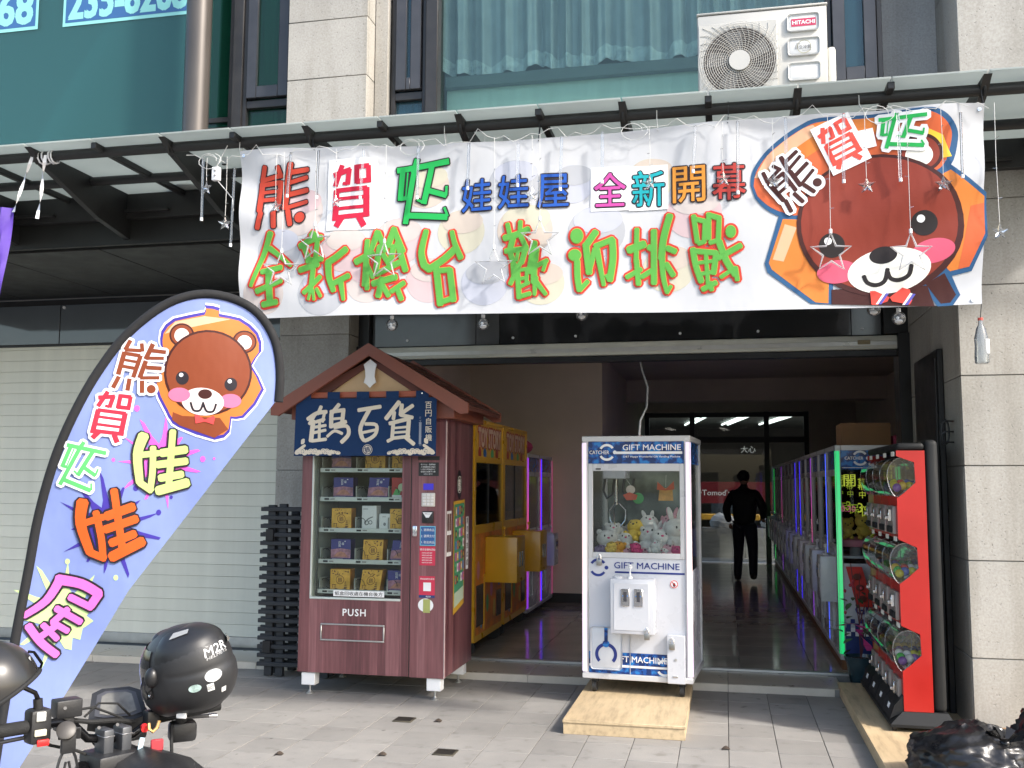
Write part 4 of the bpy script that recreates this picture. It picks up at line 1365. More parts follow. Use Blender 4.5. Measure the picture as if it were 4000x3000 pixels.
def star_pts(r0, r1, n=5, rot=math.pi / 2):
    return [((r0 if k % 2 == 0 else r1) * math.cos(rot + k * math.pi / n), (r0 if k % 2 == 0 else r1) * math.sin(rot + k * math.pi / n)) for k in range(2 * n)]


w = thing('fairy_light_string', 'thin clear fairy light wire strung along the banner top', 'light string', (-.8, 5.66, 3.7))
pts = []
for k in range(90):
    u = k / 89
    x = -3.4 + u * 4.85
    pts.append((x, 5.665 + .008 * math.sin(k * 1.7), 3.705 + .02 * math.sin(k * .9) + .018 * math.sin(k * 2.3) + (.03 if k % 9 == 0 else 0)))
MB().tube(pts, .0022, 5).build('wire', wire_m, w, True)
for q_ in range(4):
    c = (-3.25 + q_ * 1.37, 5.66, 3.73)
    MB().tube([(c[0] + .07 * math.cos(t_) + .03 * t_ / 6, 5.655 + .006 * math.sin(3 * t_), c[2] - .05 + .05 * math.sin(t_)) for t_ in [i * .5 for i in range(16)]], .002, 5).build('wire_loop', wire_m, w, True)
small, large = [], []
ps = MB()
outer, inner = star_pts(.05, .021), None
V = [ps.bm.verts.new((x, 0, z)) for x, z in outer]
f_, b__ = ps.bm.verts.new((0, -.016, 0)), ps.bm.verts.new((0, .016, 0))
for k in range(10):
    ps.bm.faces.new((V[k], V[(k + 1) % 10], f_))
    ps.bm.faces.new((V[(k + 1) % 10], V[k], b__))
small_me = ps.mesh('star', smooth=False)
small_me.materials.append(clearp)
ls_ = MB()
ls_.tube([(x, 0, z) for x, z in star_pts(.115, .047)], .007, 6, True)
large_me = ls_.mesh('star', smooth=True)
large_me.materials.append(glass('milky_plastic', (.95, .96, .97), 1.4, .1, .5, (.86, .87, .88)))
bulb_me = MB().cyl((0, 0, 0), (.022, -.004, .004), .003, .0015, 6).mesh('bulb')
bulb_me.materials.append(clearp)


def drop(x, z0, z1, y=5.645, kind='small'):
    t = thing('light_drop', {'small': 'small clear plastic star light hanging in front of the banner', 'large': 'large open star outline light hanging low on the banner', 'tube': 'thin clear light tube hanging down from the awning pipe'}[kind], 'light', (x, y, z1), rnd.uniform(-.25, .25), {'small': 'small star lights', 'large': 'large star lights', 'tube': 'light tubes'}[kind])
    if kind == 'tube':
        MB().cyl((0, 0, 0), (rnd.uniform(-.004, .02), 0, z0 - z1), .0085, seg=8).build('tube', clearp, t)
        MB().cyl((0, 0, -.012), (0, 0, .008), .0095, seg=8).build('end_cap', white_metal, t)
        return
    r = .05 if kind == 'small' else .115
    link('star', small_me if kind == 'small' else large_me, None, t)
    MB().tube([(0, 0, r), (rnd.uniform(-.006, .006), 0, (z0 - z1 + r) / 2), (0, 0, z0 - z1)], .0017, 5).build('wire', wire_m, t)
    for k in range(3):
        o = link('bulb', bulb_me, None, t)
        o.location = (0, 0, r + (z0 - z1 - r) * (.2 + .25 * k))
        o.rotation_euler = (0, 0, k * 2.6)
    if kind == 'large':
        MB().cyl((0, 0, .11), (0, 0, .135), .009, seg=8).build('cap', white_metal, t)


BP = lambda px, py: (-3.04 + (px - 938) / 1000 * 1.66 - (px - 938) ** 2 * 4.6e-8, )
for x, z, kd in ((-2.754, 3.352, 'small'), (-2.35, 3.36, 'small'), (-1.10, 3.33, 'small'), (-.40, 3.36, 'small'), (.02, 3.36, 'small'), (.30, 3.33, 'small'), (.80, 3.275, 'small'), (1.20, 3.26, 'small'), (-3.24, 3.50, 'small'),
                 (-2.70, 2.94, 'large'), (-2.48, 3.10, 'large'), (-2.02, 2.97, 'large'), (-1.33, 2.90, 'large'), (-1.05, 3.06, 'large'), (.60, 2.90, 'large'), (1.02, 2.88, 'large'), (-3.1, 3.26, 'small'), (1.475, 2.98, 'small')):
    drop(x, 3.70, z, 5.648 if kd == 'small' else 5.640, kd)
for x, z0, z1 in ((-3.27, 3.70, 3.30), (-3.06, 3.62, 3.12), (-2.68, 3.70, 3.42), (-2.48, 3.70, 3.40), (-2.19, 3.69, 3.38), (-1.82, 3.68, 3.36), (-1.5, 3.68, 3.40), (-1.19, 3.66, 3.40), (-.93, 3.68, 3.36), (-.68, 3.69, 3.39), (-.15, 3.69, 3.42), (.1, 3.70, 3.28),
                  (.37, 3.70, 3.30), (.68, 3.70, 3.31), (.98, 3.68, 3.30), (1.3, 3.66, 3.30)):
    drop(x, z0, z1, 5.655, 'tube')
for k, (x, z) in enumerate(((-2.015, 2.595), (-1.429, 2.585), (-.821, 2.625), (.837, 2.60), (.968, 2.545))):
    t = thing('glass_bauble', 'clear round bauble with white filling dangling below the banner', 'bauble', (x, 5.79, z), 0, 'clear baubles below the banner')
    MB().ell((0, 0, 0), (.038, .038, .038), 20, 14).build('ball', clearp, t)
    MB().cyl((0, 0, .034), (0, 0, .056), .012, seg=10).build('cap', white_metal, t)
    MB().ell((0, 0, -.018), (.022, .022, .011), 12, 8).build('filling', white_p, t)
    MB().ell((-.006, 0, .002), (.009, .009, .009), 10, 8).build('filling', white_p, t)
    MB().tube([(0, 0, .056), (.003, 0, .5), (0, 0, 3.77 - z)], .0015, 5).build('wire', wire_m, t)
t = thing('plastic_bottle', 'upturned clear plastic bottle of water hanging from banner corner', 'bottle', (1.37, 5.70, 2.27))
MB().lathe([(.03, 0), (.036, .006), (.037, .05), (.034, .09), (.035, .14), (.024, .19), (.012, .215), (.012, .235)], 18).build('body', glass('bottle_plastic', (.85, .88, .9), 1.3, .08, .3, (.6, .63, .66)), t)
MB().cyl((0, 0, .236), (0, 0, .25), .014, seg=12).build('cap', P('bottle_cap_red', (.5, .06, .04), .4), t)
MB().box(.012, .034, -.03, -.012, .05, .13, .002).build('label', white_p, t)
MB().tube([(0, 0, .25), (.006, 0, .3), (.01, 0, .335)], .0025, 5).build('cord', black, t)
t = thing('wall_socket_box', 'small white plug box hanging by wires beside the banner', 'plug box', (-3.19, 5.68, 3.60))
MB().box(-.026, .026, -.018, .018, -.045, .045, .006, 2).build('case', white_metal, t)
for k in (-.015, .016):
    MB().cyl((0, -.022, k), (0, -.017, k), .007, seg=10).build('socket', P('socket_grey', (.2, .2, .2), .5), t)
MB().tube([(0, 0, .045), (.02, 0, .09), (.05, .04, .2)], .003, 5).build('cable', wire_m, t)
MB().tube([(.01, 0, -.045), (.06, 0, -.1), (.12, 0, -.17), (.13, 0, -.25)], .003, 5).build('cable', wire_m, t)
rb = P('white_ribbon', (.78, .78, .80), .5)
t = thing('ribbon', 'white ribbon knotted round the awning pipe with two loose tails', 'ribbon', (-4.50, 5.75, 3.80))


def ribbon(pts, wd, name='tail'):
    mb = MB()
    L_, R_ = [], []
    for i, p in enumerate(pts):
        tw = i * .9
        L_.append(mb.bm.verts.new((p[0] - wd * math.cos(tw), p[1] - wd * math.sin(tw), p[2])))
        R_.append(mb.bm.verts.new((p[0] + wd * math.cos(tw), p[1] + wd * math.sin(tw), p[2])))
    for i in range(len(pts) - 1):
        mb.bm.faces.new((L_[i], L_[i + 1], R_[i + 1], R_[i]))
    return mb


ribbon([(.02 - .004 * k * (1 + .2 * math.sin(k)), -.05, .02 - .055 * k) for k in range(9)], .012).build('tail', rb, t, fix=False)
ribbon([(-.08 - .018 * k, -.05, .02 - .055 * k) for k in range(8)], .012).build('tail', rb, t, fix=False)
for dx in (-.06, -.03, .02, .04):
    MB().tube([(dx + .003 * i, .044 * math.cos(i * .7), .02 + .044 * math.sin(i * .7)) for i in range(10)], .006, 6, True).build('loop', rb, t)
pf = P('purple_cloth', (.09, .04, .32), .6, 0, .15, 5)
t = thing('purple_pennant', 'strip of purple cloth tied to the white ribbon at the awning', 'pennant', (-4.80, 5.70, 3.1))
MB().grid(4, 12, lambda u, v: (-.06 + .10 * u + .05 * v, .02 * math.sin(u * 5 + v * 4), -.25 + .62 * v)).build('cloth', pf, t, fix=False)

# ================================================================ feather flag
fb = cloth_mat('flag_blue', (.19, .245, .50), .08, .45, .4, 4, .1)
fm_ = {}
for k, c in dict(brown=(.19, .042, .015), dbrown=(.045, .01, .008), white=(.62, .62, .66), red=(.50, .022, .045), green=(.09, .38, .12), lime=(.42, .56, .18), orange=(.62, .09, .015), pink=(.58, .13, .42), magenta=(.66, .10, .52), navy=(.045, .03, .26),
                 yg=(.45, .62, .26), black=(.02, .015, .02), cap=(.48, .15, .03), caphi=(.58, .35, .22), cheek=(.62, .14, .25), cream=(.68, .57, .55), tred=(.6, .06, .06)).items():
    fm_[k] = cloth_mat('flagprint_' + k, c, .05, .45, .4, 4)
fgt = thing('feather_flag', 'blue teardrop feather flag with bear emblem and bright lettering', 'flag', (-2.7, 4.2, 0), R(25))
FX = lambda x, y: (.00086358 * x + 3.558e-5 * y - .655, 8.6e-6 * x - .00091030 * y + 2.6209)


def fmapf(x, z, d):
    y = .03 * math.sin(2.2 * z + 1.5 * x) + .010 * math.sin(7 * x + 4 * z) + .003 * math.sin(12 * x - 7 * z)
    return Vector((x, y - d, z))


path = [(1458, 690), (1468, 520), (1440, 350), (1350, 210), (1220, 138), (1060, 118), (905, 158), (765, 245), (625, 375), (502, 545), (402, 725), (312, 925), (245, 1120), (192, 1320), (150, 1550), (112, 1760), (86, 1925), (40, 2260), (-2, 2589), (-22, 2760), (-30, 2830)]
path = catmull(path)
MB().tube([tuple(fmapf(*FX(*p), 0.0)) for p in path], .022, 10).build('pole_sleeve', P('flag_sleeve_black', (.009, .009, .010), .9, 0, .3, 9, .2, 50), fgt)
a = Art(fgt, fmapf, .03, .002)
cl = [(1440, 690), (1448, 520), (1420, 360), (1335, 225), (1210, 155), (1060, 138), (912, 178), (778, 262), (640, 392), (518, 560), (418, 740), (328, 935), (262, 1130), (208, 1330), (165, 1560), (128, 1770), (100, 1930), (52, 2260), (12, 2589), (-4, 2720), (655, 1668)]
a.poly([FX(*p) for p in catmull(cl[:-1]) + [cl[-1]]], fb, 0, 'cloth')


def splat(x, y, r, k, n, seed, ly=1):
    rr = random.Random(seed)
    pts = []
    for i in range(n):
        for q_, f in ((0, .72), (.3, rr.uniform(.9, 1.15)), (.42, rr.uniform(1.2, 2.0)), (.52, rr.uniform(1.2, 1.9)), (.64, rr.uniform(.85, 1.1))):
            an = 2 * math.pi * (i + q_) / n
            pts.append((x + r * f * math.cos(an), y + r * f * math.sin(an)))
    a.poly([FX(*p) for p in pts if p[0] + .81 * p[1] < 1960], fm_[k], ly, 'splash')
    for i in range(9):
        an, d_ = rr.uniform(0, 6.28), r * rr.uniform(1.6, 2.4)
        qx, qy = x + d_ * math.cos(an), y + d_ * math.sin(an)
        if qx + .81 * qy > 1950 or qx + .25 * qy < 600:
            continue
        q_ = FX(qx, qy)
        s_ = rr.uniform(.004, .014)
        a.ell(q_[0], q_[1], s_, s_ * 1.2, fm_[k], ly, 0, 'splash', 10)


splat(830, 1010, 130, 'magenta', 11, 3)
splat(560, 1345, 150, 'navy', 13, 5)
splat(320, 1790, 165, 'yg', 11, 8)
FS = .00089


def fell(x, y, rx, ry, k, ly, rot=0):
    q_ = FX(x, y)
    a.ell(q_[0], q_[1], rx * FS, ry * FS, fm_[k], ly, R(rot), 'emblem', 32)


def fpoly(pts, k, ly):
    a.poly([FX(*p) for p in pts], fm_[k], ly, 'emblem')


bk = [(830, 400), (835, 330), (900, 262), (1060, 222), (1065, 185), (1140, 195), (1140, 228), (1250, 245), (1345, 320), (1362, 420), (1310, 500), (1375, 625), (1265, 775), (1200, 780), (1190, 850), (1110, 890), (920, 825), (880, 790), (855, 745), (795, 600), (862, 485)]
cx0, cy0 = 1085, 540
for f, k, ly in ((1.05, 'white', 1.2), (1.015, 'navy', 1.4), (.965, 'cap', 1.6)):
    fpoly(catmull([(cx0 + (x - cx0) * f, cy0 + (y - cy0) * f) for x, y in bk + bk[:1]], 2)[:-1], k, ly)
fpoly([(850, 340), (905, 275), (1060, 240), (1200, 250), (1000, 300)], 'caphi', 1.7)
fpoly([(940, 770), (1140, 780), (1185, 840), (1110, 885), (925, 820), (885, 790), (890, 750)], 'brown', 1.9)
for x, y in ((940, 345), (1275, 370)):
    fell(x, y, 64, 64, 'dbrown', 2)
    fell(x, y, 55, 55, 'brown', 2.1)
    fell(x, y + 3, 38, 40, 'cream', 2.2)
fell(1080, 540, 228, 232, 'dbrown', 2.4, -6)
fell(1080, 540, 216, 220, 'brown', 2.6, -6)
for x, y in ((942, 572), (1200, 602)):
    fell(x, y, 33, 36, 'black', 3)
    fell(x - 6, y - 16, 11, 11, 'white', 3.3)
fell(925, 660, 56, 38, 'cheek', 2.9)
fell(1198, 690, 56, 38, 'cheek', 2.9)
fell(1050, 695, 110, 74, 'cream', 3, -6)
fell(1062, 655, 36, 26, 'dbrown', 3.4)
for pts in ([(985, 700), (1000, 740), (1035, 740), (1052, 700)], [(1052, 705), (1070, 745), (1105, 745), (1120, 708)]):
    a.stroke([FX(*p) for p in pts], .010, .010, fm_['black'], 3.5, 'emblem')
fpoly([(1005, 765), (1020, 762), (1060, 790), (1060, 800), (1010, 810)], 'tred', 3.3)
fpoly([(1060, 790), (1105, 768), (1115, 780), (1105, 815), (1060, 800)], 'tred', 3.3)


def fgl(nm, x, y, w_, h_, k, rot, outl):
    q_ = FX(x, y)
    a.glyph(nm, (q_[0], q_[1], w_ * FS, h_ * FS), fm_[k], 4.2, R(rot), [(g_, fm_[o_], 3.8 - .2 * i) for i, (g_, o_) in enumerate(outl)], round_=nm in ('wa', 'wu'))


fgl('bear_char', 722, 520, 235, 290, 'brown', -12, [(.012, 'white')])
fgl('gift_char', 572, 778, 190, 270, 'red', -10, [(.012, 'white')])
fgl('craft_char', 415, 1030, 215, 260, 'green', -18, [(.011, 'white')])
fgl('wa', 828, 1005, 300, 345, 'lime', 2, [(.009, 'black')])
fgl('wa', 555, 1330, 330, 370, 'orange', 14, [(.010, 'black')])
fgl('wu', 300, 1790, 350, 400, 'pink', -14, [(.010, 'black')])
a.flush()
MB().cyl((-.665, 0, .0), (-.665, 0, .06), .012, seg=10).build('spigot', black, fgt)
for k in range(4):
    an = k * math.pi / 2 + .5
    MB().box(-.02, .38, -.014, .014, 0, .022, .004, 1, Matrix.Translation((-.665, 0, 0)) @ Matrix.Rotation(an, 4, 'Z')).build('foot', black, fgt)

# ================================================================ air conditioner
ac = thing('air_conditioner', 'white outdoor air conditioner unit with round fan grille above the awning', 'air conditioner', (.285, 6.45, 4.07))
acw = P('ac_white', (.46, .45, .42), .4, 0, .04, 4, .05, 90)
MB().box(-.415, .415, 0, .32, .04, .665, .012, 2).build('casing', acw, ac)
MB().box(-.42, .42, -.006, .326, .668, .682, .006, 2).build('lid', acw, ac)
MB().box(.418, .47, .04, .26, .06, .40, .02, 2).build('valve_cover', P('ac_cover', (.66, .65, .58), .5), ac)
MB().box(-.408, .10, -.012, .0, .075, .595, .004).build('grille_plate', acw, ac)
FC = (-.145, .325)
MB().cyl((FC[0], -.0135, FC[1]), (FC[0], -.0125, FC[1]), .232, seg=48).build('fan_opening', P('fan_dark', (.06, .05, .045), .7), ac)
mb = MB()
for k in range(5):
    an = k * 2 * math.pi / 5
    pts = [(FC[0] + r_ * math.cos(an + t_), FC[1] + r_ * math.sin(an + t_)) for r_, t_ in ((.05, 0), (.12, .15), (.2, .25), (.22, .75), (.14, .85), (.06, .7))]
    mb.prism(pts, lambda x, z: (x, -.0165, z), lambda x, z: (x, -.0142, z))
mb.build('fan_blades', P('fan_blade', (.16, .15, .14), .5), ac)
mb = MB()
for k in range(15):
    r_ = .066 + k * .0143
    mb.tube([(FC[0] + r_ * math.cos(t_), -.026, FC[1] + r_ * math.sin(t_)) for t_ in [i * 2 * math.pi / 36 for i in range(36)]], .0016, 4, True)
for k in range(40):
    an = k * 2 * math.pi / 40
    pts = []
    for i in range(6):
        f = i / 5
        lim = .25 / max(abs(math.cos(an + .45 * f)), abs(math.sin(an + .45 * f)))
        r_ = .06 + f * (min(lim, .34) - .06)
        pts.append((FC[0] + r_ * math.cos(an + .45 * f), -.024 + .01 * f, FC[1] + r_ * math.sin(an + .45 * f)))
    mb.tube(pts, .0018, 4)
mb.build('grille', acw, ac)
MB().cyl((FC[0], -.034, FC[1]), (FC[0], -.02, FC[1]), .068, seg=28).build('hub', acw, ac)
for k, z in enumerate((.556, .39, .222)):
    MB().box(.165, .365, -.008, .002, z - .058, z + .058, .02, 3).build('badge_plate', P('ac_plate', (.62, .62, .61), .35), ac)
a = Art(ac, flat_map((0, -.009, 0), (1, 0, 0), (0, 0, 1), (0, -1, 0)))
a.rect(.19, .345, .53, .582, P('hitachi_red', (.46, .03, .09), .4), 0, 'badge')
a.text('HITACHI', .2675, .556, .026, white_p, 1, w=.14, off=.03)
gd = P('badge_gold', (.42, .38, .2), .4, .4)
gk = P('badge_grey', (.18, .18, .18), .5)
a.arc(.268, .39, .042, .045, 0, 6.28, gd, 0, 'badge')
a.text('日立冷氣', .262, .388, .026, gk, 1, w=.1, off=.02)
a.text('壁掛', .232, .412, .014, gk, 1)
a.text('INVERTER', .285, .364, .009, gk, 1)
a.flush()
for x in (-.3, .3):
    MB().box(x - .02, x + .02, 0, .5, .0, .036, .003).build('support_rail', white_metal, ac)
    MB().cyl((x, .02, -.19), (x, .02, .0), .012, seg=8).build('support_leg', white_metal, ac)
    MB().cyl((x, .30, -.19), (x, .30, .0), .012, seg=8).build('support_leg', white_metal, ac)
# ================================================================ vending machine
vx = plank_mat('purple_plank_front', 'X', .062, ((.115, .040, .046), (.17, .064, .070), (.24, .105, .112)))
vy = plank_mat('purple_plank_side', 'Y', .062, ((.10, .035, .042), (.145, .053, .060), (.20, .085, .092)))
terra = P('terracotta_paint', (.215, .068, .042), .5, 0, .08, 5)
terra_d = P('terracotta_shingle', (.105, .034, .024), .7, 0, .15, 8, rand=.15)
vm = thing('vending_machine', 'purple wood-grain vending machine with terracotta gabled roof on white feet', 'vending machine', (-2.645, 7.22, 0))
hw, dp = .583, .81
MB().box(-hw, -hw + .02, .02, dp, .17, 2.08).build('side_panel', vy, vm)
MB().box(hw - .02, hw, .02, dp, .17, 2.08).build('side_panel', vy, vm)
MB().box(-hw + .02, hw - .02, dp - .02, dp, .17, 2.08).build('back_panel', black, vm)
MB().box(-hw + .02, hw - .02, .02, dp - .02, .17, .19).build('floor_panel', black, vm)
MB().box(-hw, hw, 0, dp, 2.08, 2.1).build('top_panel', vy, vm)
mb = MB()
mb.box(-hw, -.497, 0, .02, .17, 2.08, .002)
mb.box(.236, .305, 0, .02, .17, 2.08, .002)
mb.box(-.497, .236, 0, .02, .17, .728, .0)
mb.box(-.497, .236, 0, .02, 1.98, 2.08, .0)
mb.build('front_door', vx, vm, smooth=False)
MB().box(.312, hw, -.002, .02, .165, 2.08, .004).build('control_door', vx, vm)
MB().box(.305, .312, .005, .018, .17, 2.08).build('door_gap', black, vm)
MB().cyl((hw + .001, .0, .17), (hw + .001, .0, 2.08), .006, seg=8).build('corner_trim', P('pale_trim', (.45, .33, .32), .4), vm)
grey_in = P('cabinet_grey', (.40, .43, .41), .5, 0, .05, 4)
MB().box(-.497, -.485, -.004, .5, .728, 1.98, .002).build('window_reveal', P('window_trim', (.52, .57, .54), .35), vm)
MB().box(-.497, .236, -.006, .03, .722, .738, .004).build('window_sill', P('window_trim', (.52, .57, .54), .35), vm)
MB().box(-.485, .236, .5, .51, .728, 1.98).build('cabinet_back', P('cabinet_dark', (.22, .24, .22), .6), vm)
MB().box(.23, .236, .03, .5, .738, 1.98).build('cabinet_side', grey_in, vm)
MB().box(-.485, .236, .012, .016, .738, 1.98).build('window_glass', glass('vend_glass', (.93, .96, .94), .7), vm)
for z in (1.70, 1.475, 1.235, .995, .765):
    s_ = MB().box(-.47, .23, .075, .48, z, z + .012).build('shelf', grey_in, vm)
    MB().box(-.47, .23, .065, .075, z - .008, z + .026, .002).build('price_rail', P('shelf_rail', (.62, .65, .63), .35, .2), s_)
    for x in (-.37, -.10, .16):
        MB().box(x - .05, x - .012, .0625, .0648, z + .002, z + .016).build('price_tag', black, s_)
        MB().box(x + .0, x + .035, .0625, .0648, z + .004, z + .014).build('price_tag', P('tag_grey', (.25, .25, .25), .5), s_)
    for x in (-.45, -.165, .10):
        MB().box(x - .003, x + .003, .08, .45, z + .013, z + .11, .0).build('divider', grey_in, s_)
        MB().tube([(x + .035 + .045 * math.cos(t_), .085 + .012 * t_, z + .06 + .045 * math.sin(t_)) for t_ in [i * .5 for i in range(30)]], .0025, 5).build('coil', black, s_)
MB().box(-.47, -.46, .05, .06, .738, 1.97).build('slotted_upright', P('upright_dark', (.1, .1, .1), .5, .5), vm)
# product boxes
gold = P('box_gold', (.72, .40, .06), .45, 0, .2, 24)
gold_s = P('box_gold_side', (.52, .24, .04), .5, 0, .2, 18)
purp = P('box_indigo', (.055, .045, .15), .4, 0, .2, 12)
dusk = P('box_dusk', (.40, .19, .26), .45, 0, .5, 22)
dusk2 = P('box_dusk_glow', (.50, .22, .16), .45, 0, .3, 30)


def pbox(x, z, kind, tilt=0.0, w_=.165, h_=.165):
    labs = {'g': 'gold patterned gift box with round crest inside the vending machine', 'p': 'indigo night-scene gift box inside the vending machine', 'r': 'red and green gift box inside the vending machine', 'w': 'tall white earphone box inside the vending machine', 's': 'small white accessory box beside the tall white box'}
    t = thing('gift_box', labs[kind], 'box', (-2.645 + x, 7.22 + .10, z), 0, {'g': 'gold gift boxes', 'p': 'indigo gift boxes'}.get(kind))
    body = {'g': gold_s, 'p': purp, 'r': P('box_red', (.45, .05, .05), .4), 'w': white_p, 's': white_p}[kind]
    rt = Matrix.Shear('XZ', 4, (tilt, 0)) if tilt else None
    mb = MB().box(-w_ / 2, w_ / 2, 0, .1, 0, h_, .002)
    if tilt:
        for v in mb.bm.verts:
            v.co.x += tilt * v.co.z
    mb.build('carton', body, t)
    a = Art(t, lambda X, Z, d: Vector((X + tilt * Z, -d, Z)), 0, .0006)
    if kind == 'g':
        a.rect(-w_ / 2 + .002, w_ / 2 - .002, .002, h_ - .002, gold, 0)
        bk_ = P('box_brown_ink', (.12, .04, .02), .5)
        a.arc(0, h_ * .5, .030, .034, 0, 6.28, bk_, 1)
        a.text('鶴', 0, h_ * .5, .036, bk_, 1)
        for k in range(16):
            a.ell(rnd.uniform(-.07, .07), h_ * rnd.uniform(.72, .96), rnd.uniform(.003, .009), .004, bk_, 1, rnd.uniform(0, 3), n=8)
        a.poly([(-w_ * .45, .003), (-w_ * .2, .018), (0, .006), (w_ * .25, .02), (w_ * .47, .003)], bk_, 1)
        for k in range(4):
            a.rect(.045 - .012 + k * .002, .045 + .012 - k * .002, .02 + k * .014, .027 + k * .014, bk_, 1)
        a.rect(-.066, -.034, .044, .048, bk_, 1)
        a.rect(-.062, -.058, .02, .044, bk_, 1)
        a.rect(-.042, -.038, .02, .044, bk_, 1)
    elif kind == 'p':
        a.rect(-w_ / 2 + .002, w_ / 2 - .002, .002, h_ - .002, P('box_night', (.06, .055, .24), .4, 0, .15, 9), 0)
        a.poly([(-w_ / 2 + .002, .02), (w_ / 2 - .002, .02), (w_ / 2 - .002, .085), (0, .095), (-w_ / 2 + .002, .085)], dusk, 1)
        a.poly([(-.06, .03), (-.03, .06), (0, .072), (.035, .06), (.06, .03)], dusk2, 2)
        a.text('百', -.01, .138, .022, white_p, 2)
        a.text('貨', -.01, .115, .022, white_p, 2)
        a.text('福', .016, .13, .02, white_p, 2)
        a.rect(.03, .04, .145, .152, white_p, 2)
        a.rect(-.07, .02, .01, .014, white_p, 2)
    elif kind == 'r':
        a.poly([(-.08, .01), (-.02, .02), (.0, .08), (-.05, .075)], P('box_green', (.1, .4, .12), .4), 1)
        a.ell(0, .09, .03, .03, P('box_pale_green', (.5, .62, .4), .4), 1)
        a.rect(-.078, 0, .008, .03, white_p, 2)
    elif kind == 'w':
        gr_ = P('box_grey_ink', (.25, .26, .27), .5)
        a.stroke([(-.03, .06), (-.005, .085), (.03, .10)], .012, .008, gr_, 1)
        a.arc(-.02, .055, .012, .02, 0, 6.28, gr_, 1)
        a.arc(.012, .058, .010, .017, 0, 6.28, gr_, 1)
        a.rect(-.05, -.01, .158, .163, gr_, 1)
    else:
        gr_ = P('box_grey_ink', (.25, .26, .27), .5)
        a.ell(0, .045, .011, .013, gr_, 1)
        a.rect(-.02, .01, .1, .104, gr_, 1)
    a.flush()


for x, z, k, tl in ((-.30, 1.713, 'p', 0), (-.02, 1.713, 'g', 0), (.20, 1.713, 'g', 0), (-.28, 1.488, 'p', 0), (0, 1.488, 'p', .12), (.20, 1.488, 'r', 0), (-.29, 1.248, 'g', 0), (-.062, 1.248, 'w', 0), (.066, 1.248, 's', 0), (.19, 1.248, 'g', 0),
                    (-.29, 1.008, 'p', 0), (-.03, 1.008, 'g', .05), (.19, 1.008, 'p', .18), (-.29, .778, 'g', 0), (-.05, .778, 'g', .16), (.18, .778, 'p', 0)):
    if k == 'w':
        pbox(x, z, k, 0, .12, .185)
    elif k == 's':
        pbox(x, z, k, 0, .09, .125)
    else:
        pbox(x, z, k, tl)
# lettering and controls
a = Art(vm, flat_map((0, -.0005, 0), (1, 0, 0), (0, 0, 1), (0, -1, 0)))
a.text('PUSH', -.13, .628, .052, white_p, 1, off=.02, space=1.15)
a.rect(-.30, .11, .748, .792, white_p, 5, 'note')
ink = P('ink_black', (.02, .02, .02), .5)
a.text('紙盒回收處在機台後方', -.095, .77, .03, ink, 6, w=.385, off=.008)
a.flush()
mb = MB()
for x0_, x1_, z0_, z1_ in ((-.400, .116, .412, .424), (-.400, .116, .530, .542), (-.400, -.388, .425, .529), (.104, .116, .425, .529)):
    mb.box(x0_, x1_, -.010, -.0005, z0_, z1_, .003)
mb.build('flap_frame', alu, vm)
MB().box(-.386, .102, -.004, 0, .424, .53, .001).build('delivery_flap', vx, vm)
cx = .447
a = Art(vm, flat_map((cx, -.003, 0), (1, 0, 0), (0, 0, 1), (0, -1, 0)))
a.rect(-.085, .085, 1.785, 1.815, ink, 0, 'card')
a.rect(-.08, .08, 1.665, 1.768, ink, 0, 'notice')
for k, s_ in enumerate(('私たちは・携帯電話', 'の充電器部品を集め', 'い日本の新製品など', '高級品を配置する事', 'があります！')):
    a.text(s_, -.004, 1.752 - k * .018, .012, white_p, 1)
a.rect(-.04, .04, 1.56, 1.608, emis('display_blue', (.03, .02, .30), .35), 1, 'display')
a.rect(-.062, .06, 1.142, 1.288, P('notice_cyan', (.16, .5, .66), .5), 0, 'notice')
a.rect(-.056, .054, 1.148, 1.282, P('notice_blue', (.03, .11, .30), .5), 1, 'notice')
for k, s_ in enumerate(('1. 選擇商品', '2. 選擇支付', '3. 取出商品')):
    a.text(s_, 0, 1.26 - k * .046, .02, white_p, 2)
a.rect(-.064, .06, .995, 1.136, P('notice_red', (.55, .03, .07), .5), 0, 'notice')
a.text('鶴百貨購物須知', 0, 1.113, .016, white_p, 1)
for k in range(5):
    a.text('• 購買商品請先選擇', -.006, 1.088 - k * .018, .009, white_p, 1)
a.rect(-.064, .06, .755, .915, P('notice_red', (.55, .03, .07), .5), 0, 'notice')
a.text('掃描追蹤粉絲專頁', 0, .895, .013, white_p, 1)
a.rect(-.03, .03, .805, .868, white_p, 1, 'notice')
a.rect(-.064, .06, .755, .775, P('notice_navy', (.02, .04, .15), .5), 1, 'notice')
a.text('鶴百貨', .01, .765, .012, white_p, 2)
a.ell(-.01, .70, .06, .05, white_p, 0, 0, 'sticker')
a.rect(-.03, .025, .645, .745, P('sticker_olive', (.35, .38, .12), .5), 1, 'sticker')
a.flush()
kp = MB().box(cx - .052, cx + .055, -.014, -.002, 1.435, 1.538, .006, 2).build('keypad', P('keypad_cream', (.62, .58, .53), .4), vm)
for r_ in range(4):
    for c_ in range(3):
        MB().box(cx - .04 + c_ * .03, cx - .016 + c_ * .03, -.018, -.014, 1.445 + r_ * .023, 1.462 + r_ * .023, .002).build('key', P('key_white', (.72, .7, .68), .4), kp)
nt_ = MB().box(cx - .045, cx + .045, -.02, -.002, 1.31, 1.4, .006, 2).build('note_reader', black, vm)
a = Art(nt_, flat_map((cx, -.0205, 0), (1, 0, 0), (0, 0, 1), (0, -1, 0)))
a.poly([(-.038, 1.392), (.038, 1.392), (0, 1.335)], white_p, 0)
a.poly([(-.012, 1.352), (.012, 1.352), (0, 1.335)], ink, 1)
a.text('紙鈔入口', 0, 1.381, .01, ink, 1)
a.flush()
